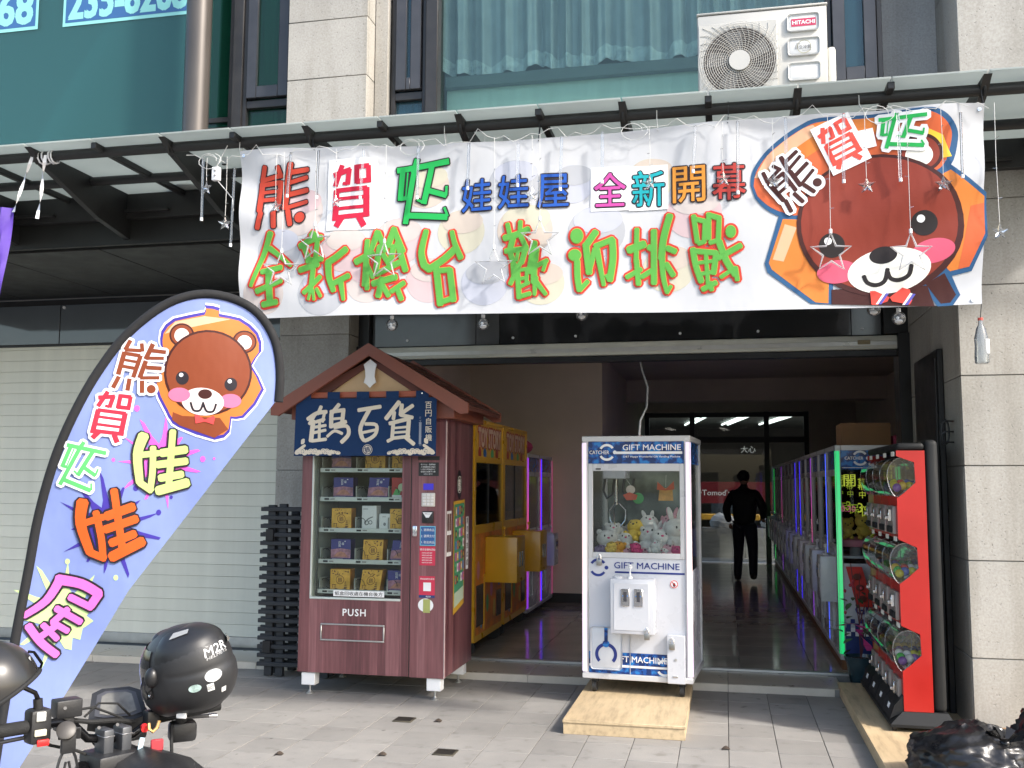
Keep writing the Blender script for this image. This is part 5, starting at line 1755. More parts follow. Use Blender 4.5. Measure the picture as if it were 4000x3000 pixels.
lk = MB().box(.33, .366, -.022, -.002, 1.21, 1.29, .006, 2).build('lock_plate', chrome, vm)
MB().cyl((.348, -.027, 1.25), (.348, -.02, 1.25), .009, seg=10).build('keyhole', alu, lk)
# side posters
a = Art(vm, flat_map((hw + .0005, 0, 0), (0, 1, 0), (0, 0, 1), (1, 0, 0)))
a.poly([(.23, .60), (.55, .66), (.55, 1.48), (.22, 1.47)], P('poster_yellow', (.58, .34, .03), .4), 0, 'poster')
a.poly([(.25, .65), (.53, .70), (.53, 1.455), (.24, 1.445)], P('poster_green', (.06, .26, .14), .4), 1, 'poster')
a.poly([(.25, .65), (.53, .70), (.53, .80), (.25, .76)], P('poster_pale', (.45, .55, .42), .4), 2, 'poster')
ic = ((.55, .1, .08), (.75, .75, .72), (.08, .2, .5), (.1, .45, .2), (.7, .4, .05), (.06, .06, .07), (.5, .1, .4))
for r_ in range(7):
    for c_ in range(5):
        x = .265 + c_ * .055
        z = .83 + r_ * .088 + c_ * .004
        a.rect(x, x + .042, z, z + .065, P('icon%d' % ((r_ * 3 + c_ * 5) % 7), ic[(r_ * 3 + c_ * 5) % 7], .4), 3, 'poster')
        a.ell(x + .021, z + .032, .010, .018, P('icon%d' % ((r_ * 2 + c_ + 3) % 7), ic[(r_ * 2 + c_ + 3) % 7], .4), 4, 0, 'poster', 10)
a.rect(.03, .16, 1.06, 1.40, white_p, 0, 'photo_strip')
for k in range(4):
    a.rect(.04 + (k % 2) * .06, .09 + (k % 2) * .06, 1.09 + (k // 2) * .16, 1.22 + (k // 2) * .16, P('photo_dark', (.12, .05, .04), .5, 0, .6, 30), 1, 'photo_strip')
a.rect(.60, .68, .92, 1.34, white_p, 0, 'strip_sign')
for k, s_ in enumerate('請勿停放此處'):
    a.text(s_, .64, 1.31 - k * .067, .05, ink, 1, off=.01)
a.ell(.38, 1.60, .075, .115, black, 1, 0, 'crest')
a.arc(.38, 1.60, .062, .067, 0, 6.28, cream_p, 2, 'crest')
a.text('鶴', .38, 1.60, .10, cream_p, 2, w=.075, off=.01, part='crest')
a.flush()
# feet
for x in (-.50, .50):
    for y in (.06, .72):
        MB().box(x - .055, x + .055, y - .045, y + .045, .07, .165, .004).build('leg_block', white_metal, vm)
        ft = MB().cyl((x, y, .012), (x, y, .07), .008, seg=10).build('levelling_foot', alu, vm)
        MB().lathe([(.028, 0), (.028, .006), (.012, .018), (.009, .024)], 16, (x, y, 0)).build('foot_pad', alu, ft)
# roof
ex, ez, ax_z = .78, 2.20, 2.665
rf = MB()
rf.box(-.66, .66, -.06, dp + .05, 2.10, 2.235, .004)
rf = rf.build('roof_base', terra, vm)
for s_ in (-1, 1):
    d_ = Vector((s_ * ex, 0, ez - ax_z))
    n_ = Vector((-(ez - ax_z), 0, s_ * ex)).normalized() * (1 if s_ > 0 else 1)
    if n_.z < 0:
        n_ = -n_
    p0, p1 = Vector((0, 0, ax_z - .02)), Vector((s_ * ex, 0, ez - .02))
    MB().prism([(0, 0), (1, 0)][:0] or [(p0.x, p0.z), (p1.x, p1.z), (p1.x, p1.z - .022), (p0.x, p0.z - .022)], lambda x, z: (x, -.12, z), lambda x, z: (x, dp + .14, z)).build('roof_board', terra_d, vm, smooth=False)
    for r_ in range(7):
        f0, f1 = r_ / 7, (r_ + 1.12) / 7
        q0, q1 = p0.lerp(p1, f0), p0.lerp(p1, min(f1, 1))
        for c_ in range(6):
            y0 = -.125 + c_ * .18 + (.05 if r_ % 2 else 0)
            y1 = min(y0 + .178, dp + .145)
            if y1 - y0 < .03:
                continue
            l0, l1 = .003, .014
            MB().prism([(q0.x + n_.x * l0, q0.z + n_.z * l0), (q1.x + n_.x * l1, q1.z + n_.z * l1), (q1.x + n_.x * .002, q1.z + n_.z * .002), (q0.x + n_.x * .001, q0.z + n_.z * .001)], lambda x, z: (x, y0, z), lambda x, z: (x, y1, z)).build('shingle', terra_d, vm, smooth=False)
    # front and rear barge boards
    for ya, yb in ((-.155, -.122), (dp + .142, dp + .165)):
        MB().prism([(0, ax_z + .01), (s_ * (ex + .01), ez + .005), (s_ * (ex + .01), ez - .07), (s_ * (ex - .05), ez - .075), (0, ax_z - .085)], lambda x, z: (x, ya, z), lambda x, z: (x, yb, z)).build('barge_board', terra, vm, smooth=False)
    MB().prism([(s_ * .02, ax_z - .115), (s_ * .56, 2.28), (s_ * .64, 2.235), (s_ * .42, 2.235), (s_ * .34, 2.30), (0, 2.52), (0, ax_z - .10)], lambda x, z: (x, -.09, z), lambda x, z: (x, -.07, z)).build('gable_trim', terra_d, vm, smooth=False)
MB().prism([(-.42, 2.24), (.42, 2.24), (0, 2.55)], lambda x, z: (x, -.066, z), lambda x, z: (x, -.05, z)).build('gable_panel', P('gable_cream', (.58, .40, .22), .6, 0, .08, 5), vm, smooth=False)
MB().box(-.5, .5, -.10, -.065, 2.262, 2.308, .003).build('gable_beam', P('terra_bright', (.40, .10, .05), .5), vm)
orn = [(0, 2.555), (.052, 2.515), (.04, 2.47), (.036, 2.42), (.05, 2.375), (.03, 2.365), (0, 2.335), (-.03, 2.365), (-.05, 2.375), (-.036, 2.42), (-.04, 2.47), (-.052, 2.515)]
MB().prism(orn, lambda x, z: (x, -.108, z), lambda x, z: (x, -.098, z)).build('gable_ornament', white_metal, vm, smooth=False)

# noren curtain
nn = thing('noren_curtain', 'navy shop curtain with cream brush lettering hung on vending machine', 'curtain', (-2.67, 7.10, 1.82))
nav = cloth_mat('noren_navy', (.010, .035, .105), .08, .8, .25, 5)
crm = cloth_mat('noren_cream', (.70, .62, .50), .04, .8, .25, 5)
NX = lambda x, y: (.00075489 * x + 1.42e-5 * y - 3.4099, -9.3e-6 * x - .00071803 * y + 2.6812)


def nmap(x, z, d):
    v = max(0, (2.26 - z) / .44)
    seam = .006 * math.exp(-((x + 2.86) / .012) ** 2) * v
    return Vector((x, 7.095 - d + v * (.008 * math.sin(9 * x) + .004 * math.sin(23 * x + 2)) + seam, z))


MB().grid(60, 14, lambda u, v: nmap(-3.25 + .012 * v + u * (1.145 - .012 * v), 1.815 + v * .44, 0)).build('cloth', nav, nn, True, fix=False)
for k in range(5):
    x = -3.165 + k * .237
    MB().box(x - .05, x + .05, 7.09, 7.094, 2.25, 2.305).build('tab', nav, nn, True)
    if k in (0, 4):
        MB().cyl((x, 7.082, 2.285), (x, 7.09, 2.285), .006, seg=8).build('pin', chrome, nn, True)
a = Art(nn, nmap, .06, .0009, True)
for nm, x0, y0, x1, y1 in (('crane', 330, 640, 805, 1065), ('bai', 875, 660, 1140, 1045), ('huo', 1170, 610, 1500, 1080)):
    p0, p1 = NX(x0, y0), NX(x1, y1)
    a.glyph(nm, ((p0[0] + p1[0]) / 2, (p0[1] + p1[1]) / 2, p1[0] - p0[0], p0[1] - p1[1]), crm, 2)
for k, s_ in enumerate('百円自販機'):
    p = NX(1632, 655 + k * 85)
    a.text(s_, p[0], p[1], .05, crm, 2, off=.01)
for k, s_ in enumerate('ミステリー贈り物'):
    p = NX(1545, 790 + k * 40)
    a.text(s_, p[0], p[1], .02, cloth_mat('noren_grey', (.28, .30, .36), .04), 2, rot=R(90) if s_ == 'ー' else 0)
p = NX(987, 1128)
a.ell(p[0], p[1], .040, .040, crm, 1, 0, 'crest')
a.ell(p[0], p[1], .036, .036, nav, 1.5, 0, 'crest')
a.ell(p[0], p[1], .030, .030, crm, 2, 0, 'crest')
a.text('鶴', p[0], p[1], .045, nav, 3, off=.01, rot=R(15), part='crest')
for s_, xe, d_ in ((0, -3.243, 1), (1, -2.113, -1)):
    for r_ in range(2):
        for k in range(11 - r_ * 2):
            x = xe + d_ * (.02 + k * .034 + r_ * .016)
            a.ell(x, 1.838 + r_ * .016 + .006 * math.sin(k * 2.2), .021, .014, crm, 1 + r_ * .3, R(rnd.uniform(-20, 20)), 'waves', 12)
            a.arc(x, 1.836 + r_ * .016, .010, .0125, .2, 2.9, nav, 1.15 + r_ * .3, 'waves', 8)
    for k in range(9):
        an = k * .28
        r_ = .06 + .004 * k
        a.ell(xe + d_ * (.02 + .012 * k * (k < 6) + (.05 if k > 5 else 0)), 1.85 + .008 * k + (.02 if k > 5 else 0), .018, .012, crm, 2, R(d_ * 30), 'waves', 10)
a.flush()

# ================================================================ stacked black slat screens beside vending machine
bw = P('black_stained_wood', (.022, .024, .028), .6, 0, .3, 6, .3, 40, stretch=(1, 1, 6))
rk = thing('slat_screen', 'folded black wooden slat screens stacked beside the vending machine', 'screen', (-3.55, 7.78, 0))
for j, (y, x0, x1) in enumerate(((0, -.26, .42), (.11, -.29, .40), (.24, -.20, .45))):
    for q_, x in enumerate((x0 + .06, x0 + .16, x1 - .12) if j == 0 else (x0 + .10, x1 - .1)):
        MB().box(x - .035, x + .035, y + .012, y + .05, .01, 1.42 - .02 * j + .01 * q_, .004).build('post', bw, rk)
    for k in range(19 if j < 2 else 0):
        z = .09 + k * .071
        MB().box(x0 - .03, x1, y - .012, y + .0105, z, z + .034, .003).build('slat', bw, rk)
for z in (.2, 1.12):
    MB().box(-.235, -.165, -.025, -.0125, z, z + .10, .003).build('hinge', P('hinge_black', (.03, .03, .032), .35, .6), rk)

# ================================================================ claw machines
cw_ = P('machine_white', (.56, .57, .61), .28, 0, .03, 3, coat=.2)
cfr = P('machine_frame_white', (.55, .55, .56), .3, .1, .03, 5)
camo = camo_mat('blue_camo', (.008, .03, .13), (.012, .075, .30), (.02, .18, .50))
navy = P('logo_navy', (.015, .03, .19), .35)
logo_blue = P('logo_blue', (.02, .14, .42), .35)
mg = glass('machine_glass', (.93, .96, .95), .8)
mirror = P('machine_back_panel', (.20, .235, .215), .12, .35, .7, 2.6, spec=.8)


def crescent(a, x, z, r, m, ly, part='logo'):
    a.arc(x, z, r * .72, r, R(35), R(150), m, ly, part)
    a.arc(x, z, r * .72, r, R(210), R(325), m, ly, part)
    a.ell(x + r * .95, z, r * .22, r * .22, m, ly, 0, part)


def claw_machine(t, led=None, detail=True, zb=.10, H=1.878, wd=.40, dpt=.82, mir=True):
    """t: empty; front faces local -y"""
    for x in (-1, 1):
        for y, nm in ((0, 'f'), (dpt, 'b')):
            MB().box(x * wd - (0 if x < 0 else .042), x * wd + (.042 if x < 0 else 0), y if y == 0 else y - .042, y + .042 if y == 0 else y, zb + .035, H - .03, .004).build('corner_post', cfr, t)
    for z0, z1, nm in ((zb, zb + .04, 'bottom_frame'), (H - .04, H, 'top_frame')):
        mb = MB()
        mb.box(-wd - .004, wd + .004, -.004, .044, z0, z1, .004)
        mb.box(-wd - .004, wd + .004, dpt - .044, dpt + .004, z0, z1, .004)
        mb.box(-wd - .004, -wd + .044, .0445, dpt - .0445, z0, z1, .004)
        mb.box(wd - .044, wd + .004, .0445, dpt - .0445, z0, z1, .004)
        mb.build(nm, cfr, t)
    MB().box(-wd + .04, wd - .04, .04, dpt - .04, H - .02, H - .008).build('roof_panel', cw_, t)
    inx = wd - .043
    fl_ = H - .90
    MB().box(-inx, inx, .03, dpt - .03, fl_ - .06, fl_ - .04).build('prize_floor', cw_, t)
    mb = MB()
    mb.box(-inx, inx, .012, .03, zb + .04, fl_ + .0)
    mb.box(-wd + .012, -wd + .028, .0425, dpt - .0425, zb + .04, fl_ - .10)
    mb.box(wd - .028, wd - .012, .0425, dpt - .0425, zb + .04, fl_ - .10)
    mb.build('lower_cabinet', cw_, t, smooth=False)
    MB().box(-inx, inx, dpt - .03, dpt - .015, zb + .04, H - .04).build('back_panel', mirror if mir else cw_, t)
    sgn = MB()
    sgn.box(-inx, inx, .010, .026, H - .205, H - .041)
    sgn.box(-wd + .012, -wd + .026, .0425, dpt - .0425, H - .205, H - .041)
    sgn.box(wd - .026, wd - .012, .0425, dpt - .0425, H - .205, H - .041)
    sgn.build('sign_panel', camo, t, smooth=False)
    # glass
    MB().box(-inx + .03, inx - .03, .016, .02, fl_ + .04, H - .26).build('front_glass', mg, t)
    for s_ in (-1, 1):
        MB().box(s_ * (wd - .02) - .002, s_ * (wd - .02) + .002, .0425, dpt - .0425, fl_ - .098, H - .206).build('side_glass', mg, t)
    fr_ = MB()
    fr_.box(-inx, -inx + .034, .004, .024, fl_ + .0, H - .2052, .003)
    fr_.box(inx - .034, inx, .004, .024, fl_ + .0, H - .2052, .003)
    fr_.box(-inx + .034, inx - .034, .0042, .0238, fl_ + .0, fl_ + .04, .003)
    fr_.box(-inx + .034, inx - .034, .0042, .0238, H - .26, H - .2052, .003)
    fr_.build('glass_frame', cfr, t)
    # coin box with joystick
    cb = MB().box(-.17, .145, -.125, .011, .449, .838, .005, 2).build('coin_box', cw_, t)
    MB().box(-.145, .11, -.129, -.124, .475, .81, .002).build('coin_door', cw_, cb)
    for x in (-.06, .035):
        sl_ = MB().box(x - .032, x + .032, -.137, -.129, .645, .77, .003).build('coin_slot', chrome, cb)
        MB().box(x - .012, x + .012, -.141, -.137, .68, .75).build('slot_face', P('slot_dark', (.05, .05, .06), .3), sl_)
        MB().box(x - .02, x + .02, -.1405, -.137, .716, .724).build('slot_band', logo_blue, sl_)
    MB().lathe([(.022, 0), (.018, .01), (.007, .02), (.006, .065), (.015, .072), (.017, .088), (.008, .1)], 12, (-.035, -.06, .838)).build('joystick', white_metal, cb)
    MB().lathe([(.034, 0), (.034, .01), (.026, .016)], 16, (-.125, -.06, .838)).build('push_button', P('button_clear', (.6, .62, .66), .2), cb)
    if led is not None:
        for s_ in (-1, 1):
            ms_ = MB().box(s_ * (wd - .016) - .013, s_ * (wd - .016) + .013, -.0055, -.0005, zb + .05, H - .05)
            ms_.box(min(s_ * (wd + .0005), s_ * (wd + .0045)), max(s_ * (wd + .0005), s_ * (wd + .0045)), .004, .032, zb + .05, H - .05)
            ms_.build('light_strip', led[0 if s_ < 0 else 1], t)
    if not detail:
        MB().box(-.34, -.11, .004, .0115, .17, .475, .02, 3).build('prize_door', P('prize_door', (.60, .62, .66), .2), t)
        return cb
    return cb


def padlock(parent, x, y, z):
    o = MB().box(x - .02, x + .02, y - .014, y, z - .045, z, .004, 2).build('padlock', P('padlock_steel', (.35, .34, .32), .35, .9), parent)
    MB().tube([(x - .013, y - .007, z), (x - .013, y - .007, z + .025), (x, y - .007, z + .04), (x + .013, y - .007, z + .025), (x + .013, y - .007, z)], .0035, 6).build('shackle', chrome, o)


pinkled = emis('led_pink_white', (.80, .66, .86), .25, (.95, .72, .70))
ck = thing('claw_machine', 'white gift claw machine on plywood platform at shop entrance', 'claw machine', (-.646, 7.358, .09), R(-4))
claw_machine(ck, (pinkled, pinkled))
a = Art(ck, flat_map((0, .009, 0), (1, 0, 0), (0, 0, 1), (0, -1, 0)))
zc = 1.757
crescent(a, -.215, zc, .063, white_p, 1)
a.text('CATCHER', -.272, zc, .027, white_p, 2, w=.15, off=.012, outline=[(.04, navy, 1.5)])
a.text('GIFT MACHINE', .12, zc + .036, .042, white_p, 2, w=.43, off=.012)
a.rect(-.145, .345, zc - .013, zc + .006, white_p, 1)
a.text('D&T Happy Wonderful Gift Vending Machine', .12, zc - .034, .018, white_p, 2, w=.42, off=.01)
a.flush()
a = Art(ck, flat_map((0, .0115, 0), (1, 0, 0), (0, 0, 1), (0, -1, 0)))
crescent(a, -.285, .905, .066, navy, 1)
a.text('GIFT MACHINE', .075, .925, .046, navy, 1, w=.48, off=.012)
a.rect(-.16, .352, .868, .881, navy, 1)
a.poly([(-.355, .295), (.352, .295), (.352, .142), (-.355, .142)], camo, 1, 'band')
a.rect(-.355, .352, .19, .206, white_p, 2, 'band')
a.text('GIFT MACHINE', .02, .25, .042, white_p, 3, w=.40, off=.012)
crescent(a, .20, .20, .06, white_p, 3)
a.ell(.275, .80, .03, .03, white_p, 1, 0, 'warning_sign')
a.arc(.275, .80, .023, .028, 0, 6.28, P('warn_red', (.6, .03, .03), .4), 2, 'warning_sign')
a.ell(.275, .795, .009, .014, ink, 2, 0, 'warning_sign')
a.rect(.255, .295, .797, .803, P('warn_red', (.6, .03, .03), .4), 3, 'warning_sign', R(-45))
a.flush()
pd = MB().box(-.341, -.107, -.004, .0112, .17, .475, .022, 3).build('prize_door', P('prize_door', (.60, .62, .66), .2), ck)
a = Art(pd, flat_map((0, -.0045, 0), (1, 0, 0), (0, 0, 1), (0, -1, 0)))
a.rect(-.238, -.212, .345, .47, camo, 1, 'logo')
a.ell(-.225, .355, .026, .026, camo, 2, 0, 'logo')
a.arc(-.225, .28, .058, .082, R(-45), R(75), navy, 1, 'logo')
a.arc(-.225, .28, .058, .082, R(105), R(225), navy, 1, 'logo')
a.flush()
lb = MB().box(.223, .352, -.03, .0112, .10, .44, .004).build('lock_box', cw_, ck)
MB().box(.262, .30, -.036, -.03, .145, .155, .002).build('lock_handle', chrome, lb)
MB().cyl((.285, -.034, .27), (.285, -.029, .27), .01, seg=10).build('keyhole', alu, lb)
padlock(lb, .26, -.03, .385)
padlock(ck, -.275, .004, .965)
padlock(ck, .095, -.129, .46)
MB().box(-.052, -.048, .004, .0112, .10, .44).build('door_seam', P('seam_grey', (.4, .4, .42), .5), ck)
MB().box(-.30, -.26, -.001, .005, 1.628, 1.638, .002).build('door_handle', steel_dark, ck)
for k in range(5):
    MB().cyl((.345, .0, 1.0 + k * .15), (.345, .006, 1.0 + k * .15), .004, seg=8).build('screw', alu, ck)
# claw gear inside
MB().box(-.30, .30, .06, .10, 1.80, 1.815).build('inner_lamp', emis('inner_lamp', (1, .97, .92), 1.6), ck)
MB().box(-.30, .30, .70, .74, 1.80, 1.815).build('inner_lamp', emis('inner_lamp', (1, .97, .92), 1.6), ck)
MB().box(-.30, -.12, .28, .46, 1.56, 1.66, .008).build('claw_trolley', cw_, ck)
MB().box(-.355, .355, .35, .375, 1.665, 1.69).build('gantry_rail', alu, ck)
hsm = MB()
for x in (-.285, -.135):
    hsm.tube([(x, .30, 1.56), (x - .01, .28, 1.47), (x + .02, .27, 1.41), (x + .06, .28, 1.44), (x + .075, .30, 1.56)], .010, 8)
hsm.build('hose', black, ck)
cl_ = MB().cyl((-.21, .37, 1.36), (-.21, .37, 1.56), .016, seg=10).build('claw', chrome, ck)
for k in range(3):
    an = k * 2.094 + .4
    d_ = Vector((math.cos(an), math.sin(an), 0))
    c_ = Vector((-.21, .37, 0))
    MB().tube([c_ + d_ * .015 + Vector((0, 0, 1.38)), c_ + d_ * .075 + Vector((0, 0, 1.32)), c_ + d_ * .07 + Vector((0, 0, 1.24)), c_ + d_ * .03 + Vector((0, 0, 1.19))], .006, 6).build('claw_finger', chrome, cl_)
for x in (-.32, .32):
    for y in (.07, .75):
        c_ = MB().box(x - .022, x + .022, y - .025, y + .025, .066, .101, .003).build('caster', steel_dark, ck)
        MB().cyl((x - .015, y - .02, .039), (x + .015, y - .02, .039), .039, seg=16).build('wheel', P('rubber_black', (.02, .02, .02), .7), c_)
MB().lathe([(.016, 0), (.016, .012), (.008, .016)], 10, (.0, .3, 1.878)).build('power_plug', P('plug_red', (.55, .03, .02), .4), ck)
# festive paper decoration inside
t = thing('paper_gift_cutout', 'gold paper gift bag with red bow inside the claw machine', 'decoration', (-.43, 7.44, 1.53), R(-4))
gp = P('gold_paper', (.55, .26, .05), .4, 0, .3, 20)
MB().prism([(-.055, -.04), (.055, -.04), (.05, .05), (-.045, .055)], lambda x, z: (x, 0, z), lambda x, z: (x, .004, z)).build('bag', gp, t, smooth=False)
MB().prism([(0, .045), (-.06, .10), (-.065, .04), (0, .035), (.065, .045), (.06, .105)], lambda x, z: (x, -.004, z), lambda x, z: (x, -.001, z)).build('bow', P('paper_red', (.50, .07, .02), .4), t, smooth=False)
MB().tube([(0, 0, .06), (.004, 0, .15)], .0012, 4).build('thread', wire_m, t)
t = thing('paper_wreath', 'red and green paper ornament inside the claw machine', 'decoration', (-.68, 7.46, 1.55), R(-4))
MB().ell((.045, 0, -.045), (.042, .004, .042), 18, 8).build('disc', P('paper_green', (.05, .25, .06), .5), t)
MB().prism([(-.07, -.02), (-.04, -.06), (.03, -.055), (.04, -.02), (-.02, .0)], lambda x, z: (x, -.008, z), lambda x, z: (x, -.004, z)).build('ribbon', P('paper_red', (.50, .07, .02), .4), t, smooth=False)
MB().ell((-.012, -.002, .02), (.035, .004, .032), 16, 8).build('puff', P('paper_cream', (.62, .5, .42), .6), t)
MB().tube([(-.01, 0, .05), (-.06, 0, .12)], .0012, 4).build('thread', wire_m, t)

# plush toys
plm = {k: P('plush_' + k, c, .9, 0, .12, 30, .5, 220) for k, c in dict(white=(.62, .60, .57), pink=(.66, .36, .40), orange=(.62, .30, .05), violet=(.25, .18, .30), yellow=(.66, .45, .08), grey=(.42, .40, .38), hot=(.6, .08, .2)).items()}


def plush(x, y, z, s, k, rz, ears='long', lab=None, grp=None, lean=0.0):
    t = thing('plush_toy', lab, 'plush toy', (x, y, z), rz, grp)
    t.rotation_euler = (lean, 0, rz)
    mb = MB()
    mb.ell((0, 0, s * .55), (s * .55, s * .5, s * .5), 16, 11)
    mb.ell((0, -.05 * s, s * 1.25), (s * .62, s * .55, s * .52), 18, 12)
    for q_ in (-1, 1):
        mb.ell((q_ * s * .5, -.3 * s, s * .55), (s * .18, s * .28, s * .17), 10, 7)
        mb.ell((q_ * s * .32, -.4 * s, s * .12), (s * .2, s * .3, s * .17), 10, 7)
        if ears == 'long':
            mb.ell((q_ * s * .25, 0, s * 1.95), (s * .14, s * .09, s * .42), 10, 8, Matrix.Rotation(q_ * .25, 4, 'Y'))
        else:
            mb.ell((q_ * s * .42, 0, s * 1.66), (s * .19, s * .1, s * .19), 10, 8)
    mb.build('body', plm[k], t)
    for q_ in (-1, 1):
        MB().ell((q_ * s * .22, -.56 * s, s * 1.3), (s * .05, s * .04, s * .07), 8, 6).build('eye', ink, t)
    MB().ell((0, -.6 * s, s * 1.16), (s * .09, s * .05, s * .06), 8, 6).build('nose', ink if k != 'white' else plm['hot'], t)


cA = Matrix.Translation((-.646, 7.358, .09)) @ Matrix.Rotation(R(-4), 4, 'Z')
for x, y, z, s, k, rz, e, ln in ((-.25, .22, .95, .085, 'white', .3, 'round', -.3), (-.28, .10, .94, .06, 'violet', .1, 'round', -.9), (-.17, .10, .95, .062, 'orange', -.2, 'round', -.7), (-.12, .26, .97, .075, 'white', .1, 'long', -.6), (-.06, .1, .94, .055, 'pink', .4, 'round', -1.0),
                                 (.03, .24, .96, .105, 'white', -.3, 'long', -.7), (.06, .10, .93, .06, 'pink', .2, 'long', -1.0), (.17, .2, .96, .09, 'white', .2, 'long', -.5), (.16, .09, .93, .055, 'white', -.4, 'round', -.8), (.24, .10, .94, .07, 'pink', .1, 'long', -.9),
                                 (.27, .26, 1.0, .10, 'white', .5, 'long', -.1), (.29, .09, .95, .05, 'hot', 0, 'round', -.6), (-.02, .42, .93, .1, 'white', .6, 'round', -.2), (-.22, .30, 1.05, .07, 'white', .2, 'round', -.5), (-.08, .33, 1.07, .075, 'yellow', -.3, 'round', -.6), (.06, .34, 1.10, .08, 'white', .2, 'long', -.7), (.2, .36, 1.10, .075, 'pink', -.2, 'long', -.4), (-.2, .06, 1.0, .045, 'yellow', 0, 'round', -.9), (0, .06, .99, .045, 'hot', .3, 'round', -.8), (.12, .06, 1.0, .05, 'white', -.2, 'long', -.9), (.15, .45, .93, .1, 'pink', -.4, 'long', -.2), (-.2, .5, .93, .1, 'grey', .2, 'round', -.2)):
    p = cA @ Vector((x, y, z))
    plush(p.x, p.y, p.z, s * 1.5, k, rz, e, '%s plush toy with %s ears heaped inside the entrance claw machine' % (k if k != 'hot' else 'hot pink', e), 'plush toys in the entrance claw machine', ln)
# power cable
t = thing('power_cable', 'white power cable dangling from ceiling to claw machine top', 'cable', (-.6, 7.65, 1.98))
MB().tube([(-.64, 7.655, 1.985), (-.635, 7.70, 2.10), (-.60, 7.9, 2.22), (-.62, 8.3, 2.42), (-.70, 8.7, 2.62), (-.78, 9.2, 2.9), (-.8, 9.4, 3.29)], .008, 8).build('cord', white_metal, t, True)
# ================================================================ right-hand row of claw machines
leds = [emis('led_green', (.01, .42, .12), 0.495, (.08, .50, .20)), emis('led_blue', (.03, .01, .8), 0.99), emis('led_azure', (.05, .10, .8), 0.704), emis('led_violet', (.22, .03, .55), 0.539, (.5, .06, .2)), emis('led_pink', (.45, .05, .18), 0.275), emis('led_deepgreen', (.0, .5, .05), 0.99)]
proto = thing('claw_machine', 'white claw machine with green light strip and sign panel facing the entrance', 'claw machine', (.93, 9.255, .15), R(-90))
off_led = P('led_off', (.45, .45, .46), .3)
claw_machine(proto, (off_led, leds[0]), False, .0, 1.80, .40, .85)
a = Art(proto, flat_map((.4005, 0, 0), (0, 1, 0), (0, 0, 1), (1, 0, 0)))
crescent(a, .20, 1.69, .065, white_p, 1)
a.text('CATCHER', .15, 1.69, .026, white_p, 2, w=.15, off=.03)
a.rect(.05, .80, 1.757, 1.762, white_p, 1)
a.rect(.05, .80, 1.606, 1.611, white_p, 1)
yg = P('marker_yellow', (.62, .72, .06), .5, 0, .05, 5, emit=.15)
pk = P('marker_pink', (.75, .12, .30), .5, 0, .05, 5, emit=.1)
a.text('開', .11, 1.50, .10, yg, 2, off=.006)
a.text('幕', .205, 1.47, .10, yg, 2, w=.06, off=.004)
a.text('中', .21, 1.38, .06, yg, 2, w=.05)
a.text('10:30', .08, 1.26, .05, pk, 2)
a.text('保', .235, 1.24, .09, yg, 2)
a.text('3', .19, 1.27, .08, yg, 2)
a.text('GIFT', .24, .42, .08, navy, 2, off=.02)
a.rect(.043, .80, .05, .27, P('panel_deep_blue', (.015, .035, .17), .4, 0, .2, 8), 1, 'band')
for k in range(12):
    for r_ in range(2):
        if (k + r_) % 2 == 0:
            a.rect(.05 + k * .035, .085 + k * .035, .27 + r_ * .035, .305 + r_ * .035, navy, 1, 'band')
        else:
            a.rect(.05 + k * .035, .085 + k * .035, .235 - r_ * .035, .27 - r_ * .035, white_p, 2, 'band')
a.flush()
for k in range(13):
    c = copy_tree(proto)
    c.location = (.93, 9.255 + (k + 1) * .825, .15)
    c['label'] = 'white claw machine with glowing corner strips in the row along the stair wall'
    c['group'] = 'claw machines in the long row'
    near = {0: 2, 2: 3, 4: 1, 5: 1, 9: 3, 12: 5}.get(k)
    st_ = sorted([ch for ch in c.children if ch.name.startswith('light_strip')], key=lambda o: o.data.vertices[0].co.x)
    for o, li in zip(st_, (None, near)):
        o.material_slots[0].link = 'OBJECT'
        o.material_slots[0].material = leds[li] if li is not None else off_led
    look = {0: 'with an azure light strip', 2: 'with a violet to red light strip', 4: 'with a deep blue light strip', 5: 'with a deep blue light strip', 9: 'with a dim violet light strip', 12: 'with bright green light strip near rear doors'}.get(k, 'with unlit corner posts')
    c['label'] = 'white claw machine ' + look + ' in the plinth row'
pl_ = thing('wooden_plinth', 'brown wooden plinth under the long row of claw machines', 'plinth', (1.35, 14.5, .07))
pm_ = P('plinth_brown', (.20, .085, .03), .5, 0, .15, 4, stretch=(1, 1, 8))
for k in range(14):
    MB().box(.94, 1.78, 8.85 + k * .825, 8.85 + k * .825 + .82, .07, .148, .003).build('plinth_board', pm_, pl_, True)
for k, (y, z, s, c_, e) in enumerate(((9.07, 1.0, .10, 'yellow', 'round'), (9.07, 1.0, .12, 'yellow', 'round'), (9.15, 1.0, .09, 'pink', 'long'), (9.25, 1.0, .10, 'white', 'round'))):
    plush(1.03 + k * .14, y, .15 + z, s, c_, .1, e, '%s plush toy with %s ears behind the marker lettering' % (c_, e), 'plush toys in the green-lit claw machine')
t = thing('pink_shelf_board', 'pink padded shelf under plush toys in the green-lit claw machine', 'shelf', (1.3, 9.3, 1.08))
MB().box(-.33, .38, -.30, .3, 0, .06, .01, 2).build('pad', P('pink_pad', (.60, .20, .28), .7, 0, .1, 12), t)
for x in (-.2, .05, .25):
    MB().cyl((x, -.2, -.11), (x, -.2, 0), .05, seg=14).build('support', P('grey_support', (.3, .3, .3), .5), t)
t = thing('red_paper_strip', 'red good-luck paper strip with dark brush marks on the claw machine side', 'paper', (1.0, 8.80, .60), 0)
rp_ = P('lucky_red', (.55, .03, .02), .6, 0, .1, 8)
